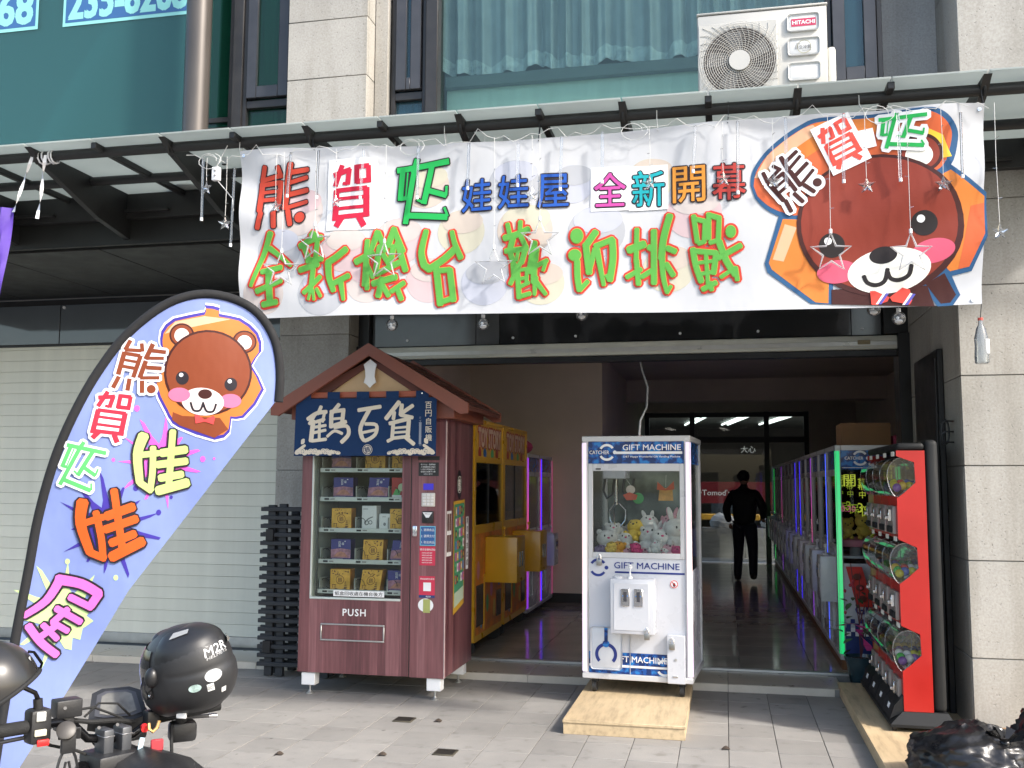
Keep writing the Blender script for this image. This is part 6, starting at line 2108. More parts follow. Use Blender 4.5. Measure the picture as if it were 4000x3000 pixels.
MB().grid(3, 8, lambda u, v: (-.02 + .13 * u + .08 * (1 - v), -.02 * math.sin(v * 3) - .012, .0 + .33 * v)).build('paper', rp_, t, fix=False)
for k in range(3):
    MB().ell((.065 + .02 * (2 - k), -.048, .07 + k * .09), (.035, .004, .028), 10, 6).build('brush_mark', P('ink_red_dark', (.12, .02, .01), .6), t)
t = thing('cardboard_box', 'brown cardboard box on top of the green-lit claw machine', 'box', (1.22, 9.4, 1.95))
kb = P('cardboard', (.28, .15, .07), .8, 0, .1, 6)
MB().box(-.2, .22, -.2, .2, 0, .21, .004).build('carton', kb, t)
MB().box(-.2, .22, -.03, .03, .2105, .2125).build('tape', P('tape', (.4, .28, .15), .3), t)
tag(MB().box(1.46, 1.66, 9.2, 9.45, 1.95, 2.05, .01).build('pink_box', P('pinkbox', (.45, .06, .12), .6)), 'small pink box beside the cardboard box on claw machine', 'box')
stp = thing('black_staircase', 'black stepped staircase underside by the interior wall', 'staircase', (2.0, 10.2, 2.0))
for k in range(5):
    MB().box(1.72 + .02 * k, 2.45, 9.5 + k * .35, 9.85 + k * .35, 1.9, 2.75 - k * .16, .004).build('tread', black, stp, True)

# ================================================================ left row
yl = P('machine_yellow', (.72, .38, .02), .3, 0, .05, 4, coat=.2)
yo = P('machine_orange_print', (.66, .20, .03), .4, 0, .4, 6)
tr_ = P('title_red', (.45, .04, .03), .4)
ym = thing('toy_crane_machine', 'yellow crane machine nearest the vending machine with red title sign', 'claw machine', (-2.2, 9.25, .07), R(90))
Wy, Hy = .60, 2.13


def yellow(t):
    for x in (-1, 1):
        MB().box(x * Wy - (0 if x < 0 else .05), x * Wy + (.05 if x < 0 else 0), 0, .05, .14, Hy, .004).build('corner_post', yl, t)
    MB().box(-Wy, -Wy + .02, .051, .85, .14, Hy - .9).build('side_panel', yl, t)
    MB().box(Wy - .02, Wy, .051, .85, .14, Hy - .9).build('side_panel', yl, t)
    MB().box(-Wy + .05, Wy - .05, .006, .03, .14, 1.12).build('lower_panel', yo, t)
    MB().box(-Wy + .05, Wy - .05, .004, .05, 1.08, 1.16, .004).build('rail', yl, t)
    MB().box(-Wy + .05, Wy - .05, .004, .05, .12, .18, .004).build('rail', yl, t)
    MB().box(-Wy + .05, Wy - .05, .004, .05, Hy - .40, Hy - .34, .004).build('rail', yl, t)
    MB().box(-Wy + .05, Wy - .05, .01, .03, Hy - .34, Hy - .03).build('sign_panel', P('sign_yellow', (.70, .42, .06), .4, 0, .25, 5), t)
    MB().box(-Wy, Wy, 0, .85, Hy - .03, Hy, .004).build('roof_panel', yl, t)
    MB().box(-Wy + .02, Wy - .02, .82, .85, .14, Hy - .03).build('back_panel', P('back_grey', (.3, .3, .3), .5), t)
    MB().box(-Wy + .02, Wy - .02, .05, .82, 1.08, 1.1).build('prize_floor', cw_, t)
    for a_, b_ in ((-Wy + .05, -.006), (.006, Wy - .05)):
        MB().box(a_, b_, .018, .024, 1.16, Hy - .40).build('glass_door', mg, t)
    MB().box(-.008, .008, .012, .03, 1.16, Hy - .40).build('door_edge', black, t)
    for s_ in (-1, 1):
        MB().box(s_ * (Wy - .012) - .003, s_ * (Wy - .012) + .003, .051, .82, Hy - .9, Hy - .03).build('side_glass', mg, t)
    cb = MB().box(-.17, .21, -.30, .005, .62, 1.04, .006, 2).build('coin_box', yl, t)
    MB().lathe([(.02, 0), (.014, .01), (.006, .02), (.006, .06), (.016, .07), (.016, .09)], 12, (.0, -.14, 1.04)).build('joystick', yl, cb)
    for x in (-.05, .06):
        MB().box(x - .03, x + .03, -.308, -.30, .76, .9, .003).build('coin_slot', chrome, cb)
    pd_ = MB().box(-.5, -.24, .0, .0058, .25, .62, .006).build('prize_door', P('dark_window', (.08, .05, .04), .2), t)
    MB().box(-.22, -.2, -.004, .0058, .2, .7).build('trim', yl, t)
    MB().box(.3, .5, .0, .0058, .25, .5, .006).build('prize_door', P('dark_window', (.08, .05, .04), .2), t)
    a = Art(t, flat_map((0, .008, 0), (1, 0, 0), (0, 0, 1), (0, -1, 0)))
    a.text('TOY STORY', 0, Hy - .165, .17, P('title_cream', (.75, .55, .42), .4), 3, w=.92, off=.05, outline=[(.12, tr_, 2)])
    for x, z, c_ in ((-.3, .30, (.1, .3, .55)), (-.06, .42, (.1, .42, .15)), (.1, .55, (.6, .2, .4)), (.22, .35, (.7, .5, .1)), (-.42, .75, (.6, .2, .3)), (.42, .62, (.15, .25, .6))):
        a.ell(x, z, .05, .085, P('balloon%d' % int(c_[0] * 100 + c_[2] * 10), c_, .4), 1, 0, 'print')
    for x, c_ in ((-.4, tr_), (-.2, logo_blue), (.1, P('balloon_g', (.1, .4, .15), .4)), (.3, tr_)):
        a.ell(x, Hy - .31, .06, .05, c_, 1, 0, 'print')
    a.flush()
    for x in (-.5, .5):
        for y in (.08, .75):
            MB().cyl((x - .02, y, .07), (x + .02, y, .07), .068, seg=14).build('caster', P('rubber_black', (.02, .02, .02), .7), t)


yellow(ym)
c = copy_tree(ym)
c.location = (-2.2, 10.46, .07)
c['label'] = 'yellow crane machine next to the small white machines with dark red title'
for k, (y, lab) in enumerate(((11.5, 'white claw machine with violet strip beside the yellow machines'), (12.33, 'white claw machine with pink strip against the recess wall'))):
    c = copy_tree(proto)
    c.location = (-2.2, y, .15)
    c.rotation_euler = (0, 0, R(90))
    c['label'] = lab
    for o, li in zip([ch for ch in c.children if ch.name.startswith('light_strip')], ((3, 4), (1, 4))[k]):
        o.material_slots[0].link = 'OBJECT'
        o.material_slots[0].material = leds[li]
tag(MB().ell((-2.6, 11.8, 2.05), (.32, .3, .13), 18, 10).build('pink_cushion', plm['hot']), 'round pink cushion lying on top of the white claw machines', 'cushion')
plush(-2.5, 8.95, 1.18, .17, 'pink', R(90), 'round', 'large pink plush toy inside the yellow crane machine', None, -.3)
plush(-2.45, 9.3, 1.18, .13, 'white', R(90), 'round', 'white plush toy inside the yellow crane machine', None, -.2)

# ================================================================ people inside
dark_cloth = P('dark_jacket', (.012, .012, .014), .8, 0, .2, 6, .3, 60)
dark_jean = P('dark_jeans', (.014, .017, .026), .8, 0, .2, 6, .3, 60)
skin_m = P('skin', (.35, .19, .13), .6)
hair_m = P('black_hair', (.006, .006, .007), .6, 0, .3, 30, .6, 90)


def skin_mesh(name, joints, edges, mat, parent, root=0, sub=2):
    me = bpy.data.meshes.new(name)
    me.from_pydata([j[0] for j in joints], edges, [])
    o = bpy.data.objects.new(name, me)
    col.objects.link(o)
    o.parent = parent
    md = o.modifiers.new('skin', 'SKIN')
    md.use_smooth_shade = True
    for i, j in enumerate(joints):
        r_ = j[1] if isinstance(j[1], tuple) else (j[1], j[1])
        me.skin_vertices[0].data[i].radius = r_
        me.skin_vertices[0].data[i].use_root = (i == root)
    ss = o.modifiers.new('sub', 'SUBSURF')
    ss.levels = ss.render_levels = sub
    me.materials.append(mat)
    return o


def person(t, stride=.24, armbend=True):
    J = [((0, 0, .84), (.20, .15)), ((0, 0, 1.12), (.20, .14)), ((0, .01, 1.30), (.24, .15)), ((0, .01, 1.42), (.17, .11)), ((0, 0, 1.50), (.055, .06)), ((0, -.02, 1.56), (.06, .065)),
         ((-.20, .0, 1.38), (.09, .085)), ((-.29, -.05, 1.13), (.07, .07)), ((-.25, .05, .92), (.055, .055)), ((.20, 0, 1.38), (.09, .085)), ((.32, -.06, 1.14), (.07, .07)), ((.27, .12, 1.0), (.055, .055))]
    E_ = [(0, 1), (1, 2), (2, 3), (3, 4), (4, 5), (2, 6), (6, 7), (7, 8), (2, 9), (9, 10), (10, 11)]
    skin_mesh('jacket', J, E_, dark_cloth, t)
    J = [((0, 0, .98), (.14, .11)), ((-.10, .02, .86), (.12, .12)), ((-.12, .10 * stride * 4, .50), (.085, .085)), ((-.13, .02, .03), (.06, .065)), ((.10, -.02, .86), (.12, .12)), ((.13, -.02, .50), (.085, .085)), ((.17, -stride, .07), (.06, .065))]
    skin_mesh('trousers', J, [(0, 1), (1, 2), (2, 3), (0, 4), (4, 5), (5, 6)], dark_jean, t)
    # head, hair, ears, hands, shoes
    mb = MB().ell((0, 0, 1.63), (.075, .092, .115), 18, 14)
    mb.ell((0, .093, 1.615), (.013, .018, .02), 8, 6)
    for s_ in (-1, 1):
        mb.ell((s_ * .077, -.005, 1.625), (.012, .02, .03), 8, 6)
    mb.build('head', skin_m, t)
    hb = MB().ell((0, -.018, 1.665), (.098, .105, .098), 20, 14)
    for v in hb.bm.verts:
        v.co += Vector((rnd.uniform(-.006, .006), rnd.uniform(-.006, .006), rnd.uniform(-.008, .008)))
    hb.build('hair', hair_m, t)
    for s_, p in ((-1, (-.24, .07, .86)), (1, (.265, .17, .97))):
        h = MB().ell(p, (.03, .045, .04), 10, 8)
        for f in range(4):
            h.tube([(p[0] + (f - 1.5) * .014, p[1] + .03, p[2]), (p[0] + (f - 1.5) * .014, p[1] + .055, p[2] - .02), (p[0] + (f - 1.5) * .013, p[1] + .05, p[2] - .045)], .0075, 6)
        h.tube([(p[0] - s_ * .025, p[1], p[2]), (p[0] - s_ * .045, p[1] + .02, p[2] - .02)], .008, 6)
        h.build('hand', skin_m, t)
    sh_ = P('dark_shoe', (.03, .03, .03), .6)
    for x, y, z in ((-.13, .06, 0), (.17, -stride + .02, .05)):
        m_ = MB().ell((x, y, z + .05), (.05, .13, .05), 14, 10)
        for v in m_.bm.verts:
            v.co.z = max(v.co.z, z + .004)
        m_.build('shoe', sh_, t)


t = thing('person', 'person in dark jacket and jeans walking towards the rear doors', 'person', (.30, 16.4, .07), R(-12))
person(t)
t = thing('person', 'person in dark clothes standing half hidden behind entrance claw machine', 'person', (-.72, 15.2, .07), R(30))
person(t, .05)
# ================================================================ capsule toy machine
gm = thing('capsule_machine', 'red capsule toy machine with clear domes on the plywood platform', 'capsule machine', (1.17, 7.35, .09))
gred = P('capsule_red', (.40, .013, .009), .38, 0, .12, 2.2, .06, 90, coat=.15)
gblk = P('capsule_black', (.011, .012, .013), .6, 0, .2, 5, spec=.3)
domeg = glass('dome_plastic', (.92, .93, .92), 1.2, .03, .02, (.7, .72, .72))
Y0, PY, NC = 6.72, .325, 4
Y1 = Y0 + PY * NC
body = [(1.075, .205), (1.25, .205), (1.25, 1.835), (1.078, 1.835), (1.078, 1.80), (1.185, 1.76), (1.19, 1.63), (1.12, 1.565), (1.075, 1.53), (1.075, 1.27), (1.185, 1.22), (1.19, 1.09), (1.12, 1.025), (1.075, .99), (1.075, .73), (1.185, .68), (1.19, .55), (1.12, .485), (1.075, .45)]
MB().prism(body, lambda x, z: (x, Y0, z), lambda x, z: (x, Y0 + .006, z)).build('end_panel', gred, gm, True, smooth=False)
MB().prism(body, lambda x, z: (x, Y1 - .006, z), lambda x, z: (x, Y1, z)).build('end_panel', gred, gm, True, smooth=False)
MB().box(1.20, 1.248, Y0 + .007, Y1 - .007, .21, 1.83).build('inner_back', gblk, gm, True)
MB().box(1.251, 1.335, Y0 + .012, Y1 - .01, .20, 1.905, .03, 3).build('back_frame', gblk, gm, True)
MB().box(1.08, 1.25, Y0 + .0, Y1, 1.837, 1.885, .02, 3).build('top_cap', gblk, gm, True)
bp_ = MB()
lo = [(.985, Y0 - .06), (1.37, Y0 - .06), (1.37, Y1 + .06), (.985, Y1 + .06)]
hi = [(1.065, Y0 - .005), (1.335, Y0 - .005), (1.335, Y1 + .005), (1.065, Y1 + .005)]
vl = [bp_.bm.verts.new((x, y, .135)) for x, y in lo]
vb = [bp_.bm.verts.new((x, y, .118)) for x, y in lo]
vh = [bp_.bm.verts.new((x, y, .203)) for x, y in hi]
for k in range(4):
    bp_.bm.faces.new((vl[k], vl[(k + 1) % 4], vh[(k + 1) % 4], vh[k]))
    bp_.bm.faces.new((vb[k], vb[(k + 1) % 4], vl[(k + 1) % 4], vl[k]))
bp_.bm.faces.new(vh)
bp_.bm.faces.new(vb[::-1])
bp_.build('base', gblk, gm, True, smooth=False)
for x in (1.01, 1.345):
    for y in (Y0 - .02, Y1 + .02):
        c_ = MB().box(x - .012, x + .012, y - .012, y + .012, .11, .125).build('caster', steel_dark, gm, True)
        MB().cyl((x - .012, y, .113), (x + .012, y, .113), .022, seg=14).build('wheel', P('rubber_black', (.02, .02, .02), .7), c_, True)
dome = [(1.012 + .0 * q, z) for q, z in ()] + catmull([(1.021, 1.67), (1.025, 1.71), (1.045, 1.752), (1.078, 1.78), (1.115, 1.79), (1.152, 1.78), (1.177, 1.757), (1.186, 1.725), (1.188, 1.67), (1.183, 1.63), (1.153, 1.596), (1.11, 1.562), (1.075, 1.54), (1.055, 1.557), (1.038, 1.59), (1.026, 1.63), (1.021, 1.67)], 2)[:-1]
caps = ((.05, .42, .06), (.55, .50, .04), (.62, .62, .60), (.5, .06, .05), (.20, .08, .35), (.66, .45, .05), (.08, .12, .4))
for r_ in range(3):
    dz = -.545 * r_
    for c_ in range(NC):
        ya, yb = Y0 + c_ * PY, Y0 + (c_ + 1) * PY
        MB().box(1.076, 1.084, ya + .01, yb - .01, 1.545 + dz - .27, 1.545 + dz, .002).build('front_panel', gred if r_ or 1 else gblk, gm, True)
        dm = MB().prism(dome, lambda x, z: (x, ya + .006, z + dz), lambda x, z: (x, yb - .008, z + dz))
        dm.build('dome', domeg, gm, True, smooth=False)
        for yy in (ya + .004, yb - .010):
            MB().tube([(x, yy, z + dz) for x, z in dome], .0024, 5, True).build('dome_rim', clearp, gm, True)
        # coin mechanism
        mc = MB().box(1.055, 1.078, ya + .06, yb - .06, 1.30 + dz, 1.48 + dz, .004).build('mechanism', P('mech_grey', (.30, .27, .25), .4, .3, .15, 10), gm, True)
        MB().box(1.032, 1.056, ya + .10, ya + .15, 1.38 + dz, 1.46 + dz, .004).build('coin_slide', chrome, mc, True)
        MB().box(1.022, 1.045, ya + .16, ya + .19, 1.39 + dz, 1.415 + dz, .003).build('slide_knob', chrome, mc, True)
        MB().box(1.040, 1.056, ya + .09, yb - .09, 1.31 + dz, 1.35 + dz, .003).build('slot_plate', gblk, mc, True)
        MB().box(1.068, 1.076, ya + .05, ya + .14, 1.80 + dz, 1.83 + dz if r_ else 1.83, .001).build('price_card', cream_p, gm, True)
        if c_ < 3:
            for k in range(7):
                q_ = rnd.choice(caps)
                x, z = 1.075 + (k % 3) * .042 + rnd.random() * .01, 1.605 + dz + (k % 3 == 0) * -.012 + (k // 3) * .014
                y = ya + .04 + (k // 3) * .06 + (k % 3) * .02
                t = tag(MB().ell((x, y, z + .005), (.028, .028, .028), 14, 10).build('toy_capsule', P('capsule_%d' % int(sum(q_) * 100), q_, .15, 0, .1, 9, coat=.4)), 'small round toy capsule inside a dome of the red capsule machine', 'capsule', 'toy capsules')
for c_ in range(NC):
    ya, yb = Y0 + c_ * PY, Y0 + (c_ + 1) * PY
    MB().prism([(1.074, .30), (1.02, .24), (.99, .155), (1.074, .205)], lambda x, z: (x, ya + .004, z), lambda x, z: (x, yb - .004, z)).build('capsule_chute', gblk, gm, True, smooth=False)
    MB().prism([(1.0135, .225), (1.003, .195), (1.001, .196), (1.0115, .226)], lambda x, z: (x, ya + .13, z), lambda x, z: (x, ya + .19, z)).build('label_card', white_p, gm, True, smooth=False)

# ================================================================ potted plant by the row
pp = thing('potted_plant', 'leafy potted plant with pink ribbon in dark blue pot on step', 'plant', (1.03, 8.38, .055))
MB().lathe([(.075, 0), (.085, .01), (.11, .15), (.125, .19), (.128, .21), (.118, .21), (.11, .18)], 22).build('pot', P('pot_teal', (.03, .06, .075), .2, 0, .3, 6, coat=.4), pp)
MB().cyl((0, 0, .17), (0, 0, .185), .11, seg=16).build('soil', P('soil', (.03, .022, .015), .9), pp)
leaf_m = P('leaf_green', (.035, .085, .03), .4, 0, .4, 12)
for k in range(5):
    MB().tube([(0, 0, .18), (rnd.uniform(-.06, .06), rnd.uniform(-.05, .05), .45), (rnd.uniform(-.14, .10), rnd.uniform(-.1, .05), .62 + .08 * k)], .004, 5).build('stem', P('stem_red', (.12, .03, .03), .6), pp)
for k in range(26):
    an, h_ = rnd.uniform(0, 6.28), rnd.uniform(.22, .75)
    r_ = rnd.uniform(.04, .17) * (1.1 - .4 * abs(h_ - .5))
    c_ = Vector((r_ * math.cos(an) - .03, r_ * math.sin(an), h_))
    d_ = Vector((math.cos(an), math.sin(an), rnd.uniform(-.3, .6))).normalized()
    s_ = d_.cross(Vector((0, 0, 1))).normalized()
    L_ = rnd.uniform(.08, .13)
    mb = MB()
    mid = [c_ + d_ * L_ * f + Vector((0, 0, -.03 * f * f)) for f in (0, .35, .7, 1)]
    lf = [mid[i] + s_ * w_ * L_ for i, w_ in ((1, .2), (2, .17))]
    rt_ = [mid[i] - s_ * w_ * L_ for i, w_ in ((1, .2), (2, .17))]
    mb.face([mid[0], lf[0], mid[1]]).face([mid[0], mid[1], rt_[0]]).face([mid[1], lf[0], lf[1], mid[2]]).face([mid[1], mid[2], rt_[1], rt_[0]]).face([mid[2], lf[1], mid[3]]).face([mid[2], mid[3], rt_[1]])
    bmesh.ops.remove_doubles(mb.bm, verts=mb.bm.verts, dist=1e-5)
    mb.build('leaf', leaf_m, pp, fix=False)
ribbon([(-.16 + .05 * k, -.06, .45 + .02 * math.sin(k)) for k in range(6)], .03).build('ribbon', P('pink_ribbon', (.5, .04, .2), .4), pp, fix=False)
ribbon([(-.02 + .02 * k, -.1, .43 - .04 * k) for k in range(5)], .03).build('ribbon', P('pink_ribbon', (.5, .04, .2), .4), pp, fix=False)
for k in range(7):
    MB().ell((rnd.uniform(-.12, .02), rnd.uniform(-.1, 0), rnd.uniform(.5, .85)), (.012, .012, .014), 8, 6).build('bud', P('bud_red', (.4, .04, .06), .5), pp)

# ================================================================ rubbish bags
from mathutils import noise as mn
bagm = P('black_bin_bag', (.010, .010, .011), .30, 0, .3, 6, .35, 30, spec=.45)


def bag(cx, cy, cz, rx, ry, rz, seed, lab, knot):
    t = thing('rubbish_bag', lab, 'rubbish bag', (cx, cy, .09))
    mb = MB()
    bmesh.ops.create_icosphere(mb.bm, subdivisions=5, radius=1)
    for v in mb.bm.verts:
        n_ = v.co.normalized()
        r_ = 1 + .10 * mn.noise(n_ * 1.7 + Vector((seed, 0, 0)))
        rid = 1 - abs(mn.noise(n_ * 2.6 + Vector((0, seed, 0))))
        rid2 = 1 - abs(mn.noise(Vector((n_.x * 3, n_.y * 5, n_.z * 3)) * 1.5 + Vector((seed, seed, 3))))
        rid3 = 1 - abs(mn.noise(n_ * 7.5 + Vector((seed, 5, 0))))
        r_ += .085 * (rid ** 5 - .35) + .05 * (rid2 ** 5 - .3) + .025 * (rid3 ** 5 - .3)
        pole = max(0, n_.z - .75) * 4
        ang = math.atan2(n_.y, n_.x)
        r_ += pole * (.10 + .04 * math.sin(ang * 13))
        v.co = Vector((n_.x * rx * (1 - .5 * pole * .6), n_.y * ry * (1 - .5 * pole * .6), n_.z * rz)) * r_
        v.co.z = max(v.co.z + cz - .09, .003)
    mb.build('sack', bagm, t, ang=70)
    kx, ky, kz = knot
    kb_ = MB()
    kb_.ell((kx, ky, kz), (.03, .03, .025), 12, 8)
    for k in range(9):
        an = k * .7
        kb_.face([(kx, ky, kz), (kx + .09 * math.cos(an), ky + .09 * math.sin(an), kz + .05 + .02 * math.sin(k * 3)), (kx + .085 * math.cos(an + .5), ky + .085 * math.sin(an + .5), kz + .06 - .02 * math.cos(k * 2))])
    kb_.build('knot', bagm, t, fix=False)


bag(1.22, 5.62, .21, .32, .28, .17, 3.1, 'crumpled black rubbish bag with its knot facing up on plywood', (.13, -.12, .24))
bag(1.78, 5.75, .27, .34, .3, .24, 8.4, 'taller black rubbish bag leaning against the knotted one', (-.1, -.1, .44))

# ================================================================ motorcycle (seen from behind the rider's seat)
bk_ = thing('motorcycle', 'black motorcycle with helmets hung on its handlebar', 'motorcycle', (-1.8, 2.66, 0))
mblk = P('moto_black_plastic', (.016, .016, .017), .45, 0, .25, 8, .15, 120)
mgrip = P('grip_rubber', (.012, .012, .012), .8, 0, .2, 20, .6, 260)
mtube = P('bar_metal', (.02, .02, .022), .25, .8, .2, 10)
V3 = Vector
gL, gR0 = V3((-1.975, 2.27, .950)), V3((-1.907, 2.469, .938))
MB().cyl(gL, gR0, .0185, seg=18).build('grip', mgrip, bk_, True)
MB().tube([gR0, (-1.87, 2.56, .933), (-1.848, 2.612, .905), (-1.83, 2.637, .872), (-1.795, 2.697, .856), (-1.758, 2.757, .858), (-1.735, 2.80, .885), (-1.724, 2.837, .892)], .0125, 12).build('handlebar', mtube, bk_, True)
gr = MB().cyl((-1.728, 2.83, .892), (-1.60, 2.985, .905), .018, seg=18).build('grip', mgrip, bk_, True)
MB().cyl((-1.64, 2.80, .905), (-1.60, 2.985, .905), .0, .0001, seg=6)
sw_ = MB().box(-.03, .03, -.028, .028, -.045, .05, .012, 2, Matrix.Translation((-1.893, 2.50, .934)) @ Matrix.Rotation(R(62), 4, 'Z')).build('switch_housing', mblk, bk_, True)


def onface(dx, dz, w_, h_, name, mat, dd=.0305):
    M_ = Matrix.Translation((-1.893, 2.50, .934)) @ Matrix.Rotation(R(62 - 10), 4, 'Z')
    MB().box(dx - w_ / 2, dx + w_ / 2, -dd - .006, -dd + .004, dz - h_ / 2, dz + h_ / 2, .003, 2, M_).build(name, mat, sw_, True)


onface(.0, .032, .026, .026, 'light_switch', P('switch_grey', (.45, .45, .42), .4))
onface(.0, -.012, .032, .018, 'indicator_switch', P('switch_cream', (.55, .52, .40), .4))
onface(.008, -.04, .032, .018, 'horn_button', P('horn_red', (.6, .02, .02), .35))
MB().tube([(-1.889, 2.496, .972), (-1.891, 2.493, 1.01)], .013, 10).build('mirror_boot', mgrip, bk_, True)
MB().tube([(-1.891, 2.493, 1.01), (-1.895, 2.486, 1.028), (-1.910, 2.462, 1.045), (-1.935, 2.43, 1.075)], .0065, 8).build('mirror_stem', mtube, bk_, True)
MB().box(-.036, .036, -.028, .028, -.022, .028, .004, 2, Matrix.Translation((-1.872, 2.595, .963)) @ Matrix.Rotation(R(55), 4, 'Z')).build('brake_reservoir', mblk, bk_, True)
MB().box(-.024, .024, -.02, .02, -.03, .02, .004, 2, Matrix.Translation((-1.876, 2.59, .933)) @ Matrix.Rotation(R(55), 4, 'Z')).build('reservoir_bracket', mblk, bk_, True)
MB().tube([(-1.86, 2.61, .955), (-1.83, 2.66, .955), (-1.80, 2.70, .93), (-1.79, 2.76, .90)], .004, 6).build('cable', mgrip, bk_, True)
MB().tube([(-1.86, 2.60, .93), (-1.83, 2.65, .915), (-1.80, 2.72, .905), (-1.77, 2.78, .89)], .007, 8).build('brake_hose', mgrip, bk_, True)
dk = MB()
ga = Matrix.Translation((-1.845, 2.80, .925)) @ Matrix.Rotation(R(40), 4, 'Z') @ Matrix.Rotation(R(38), 4, 'X')
pr = [(-.085, -.05), (-.05, -.062), (.05, -.062), (.085, -.05), (.07, .05), (.04, .066), (-.04, .066), (-.07, .05)]
dk.prism(pr, lambda x, y: ga @ V3((x, y, -.035)), lambda x, y: ga @ V3((x, y, .012)))
gg = dk.build('gauge_housing', mblk, bk_, True)
MB().prism([(x * .8, y * .8) for x, y in pr], lambda x, y: ga @ V3((x, y, .0125)), lambda x, y: ga @ V3((x, y, .0145))).build('gauge_bezel', P('bezel_grey', (.05, .05, .055), .35), gg, True)
MB().prism([(x * .62, y * .66) for x, y in pr], lambda x, y: ga @ V3((x, y, .0148)), lambda x, y: ga @ V3((x, y, .0162))).build('gauge_glass', P('gauge_screen', (.14, .135, .12), .12, 0, .4, 14), gg, True)
cl2 = P('clamp_grey', (.10, .105, .115), .4, .6)
for p in ((-1.793, 2.665, .868), (-1.764, 2.71, .868)):
    M_ = Matrix.Translation(p) @ Matrix.Rotation(R(62), 4, 'Z')
    MB().box(-.016, .016, -.03, .03, -.05, .028, .006, 2, M_).build('bar_clamp', cl2, bk_, True)
    MB().box(-.017, .017, -.031, .031, .006, .0095, .001, 1, M_).build('clamp_band', P('clamp_light', (.3, .3, .31), .4, .8), bk_, True)
M_ = Matrix.Translation((-1.775, 2.69, .80)) @ Matrix.Rotation(R(62), 4, 'Z')
MB().box(-.075, .075, -.06, .07, -.06, .03, .012, 2, M_).build('top_yoke', mblk, bk_, True)
# phone holder
ph = Matrix.Translation((-1.825, 2.533, .918)) @ Matrix.Rotation(R(35), 4, 'Z') @ Matrix.Rotation(R(58), 4, 'X')
d_ = MB()
d_.lathe([(.024, -.012), (.026, 0), (.026, .006), (.022, .008)], 24)
for v in d_.bm.verts:
    v.co = ph @ v.co
d_.build('phone_mount', P('mount_bronze', (.05, .045, .04), .45, .2), bk_, True)
for s_ in (-1, 1):
    c0 = V3((-1.822, 2.54, .872))
    r_ = V3((.5, .85, 0)).normalized()
    MB().tube([c0 + r_ * s_ * .008, c0 + r_ * s_ * .022 + V3((0, 0, -.03)), c0 + r_ * s_ * .03 + V3((0, 0, -.062)), c0 + r_ * s_ * .012 + V3((0, 0, -.075)), c0 + r_ * s_ * .004 + V3((0, 0, -.04))], .004, 6).build('mount_claw', mblk, bk_, True)
MB().box(-.02, .02, -.008, .008, -.03, .03, .004, 2, Matrix.Translation((-1.822, 2.54, .885)) @ Matrix.Rotation(R(55), 4, 'Z')).build('mount_body', mblk, bk_, True)
MB().tube([(-1.885, 2.56, .925), (-1.915, 2.50, .905), (-1.965, 2.39, .905), (-1.99, 2.30, .915)], [.008, .006, .006, .008], 8).build('clutch_lever', P('lever_grey', (.08, .08, .085), .4, .5), bk_, True)
MB().tube([(-1.88, 2.56, .93), (-1.86, 2.62, .92), (-1.85, 2.66, .88), (-1.84, 2.70, .83), (-1.84, 2.72, .76)], .004, 6).build('cable', mgrip, bk_, True)
MB().tube([(-1.90, 2.50, .90), (-1.885, 2.55, .87), (-1.85, 2.62, .84), (-1.82, 2.68, .80)], .005, 6).build('cable', mgrip, bk_, True)
MB().tube([(-1.845, 2.64, .93), (-1.82, 2.67, .965), (-1.79, 2.72, .955), (-1.78, 2.77, .91)], .0035, 6).build('cable', mgrip, bk_, True)
for q_, p in enumerate(((-1.862, 2.572, .968), (-1.872, 2.62, .945), (-1.90, 2.515, .972), (-1.80, 2.645, .90), (-1.77, 2.69, .90))):
    MB().cyl((p[0], p[1], p[2]), (p[0] + .006, p[1] - .006, p[2] + .003), .005, seg=8).build('bolt', steel_dark, bk_, True)
MB().box(-.03, .03, -.004, .004, -.02, .012, .002, 1, Matrix.Translation((-1.84, 2.57, .905)) @ Matrix.Rotation(R(30), 4, 'Z')).build('holder_plate', mblk, bk_, True)
MB().box(-.06, .06, -.05, .05, -.05, .05, .015, 2, Matrix.Translation((-1.86, 2.86, .86)) @ Matrix.Rotation(R(62), 4, 'Z')).build('headlamp_cowl', mblk, bk_, True)
# right side controls
MB().box(-.02, .02, -.02, .02, -.028, .03, .006, 2, Matrix.Translation((-1.72, 2.79, .895)) @ Matrix.Rotation(R(55), 4, 'Z')).build('switch_housing', mblk, bk_, True)
MB().cyl((-1.716, 2.747, .885), (-1.705, 2.735, .882), .011, seg=12).build('starter_button', P('horn_red', (.6, .02, .02), .35), bk_, True)
MB().tube([(-1.70, 2.90, .875), (-1.66, 2.95, .872), (-1.615, 2.985, .87)], .006, 8).build('brake_lever', P('lever_grey', (.08, .08, .085), .4, .5), bk_, True)
MB().cyl((-1.63, 2.975, .871), (-1.61, 2.99, .869), .008, seg=10).build('lever_tip', chrome, bk_, True)
MB().ell((-1.63, 2.81, .903), (.019, .019, .019), 14, 10).build('bar_end', mgrip, bk_, True)
MB().box(-.04, .04, -.03, .03, -.03, .03, .012, 2, Matrix.Translation((-1.655, 2.86, .85)) @ Matrix.Rotation(R(40), 4, 'Z')).build('hand_guard', mblk, bk_, True)
MB().tube([(-1.66, 2.81, .88), (-1.655, 2.80, .83), (-1.645, 2.79, .78), (-1.63, 2.79, .74)], .005, 6).build('cable', mgrip, bk_, True)
MB().tube([(-1.69, 2.73, .90), (-1.685, 2.725, .885), (-1.68, 2.735, .875), (-1.672, 2.745, .885), (-1.668, 2.75, .905)], .005, 6).build('hook', P('hook_gold', (.5, .3, .12), .35, .6), bk_, True)
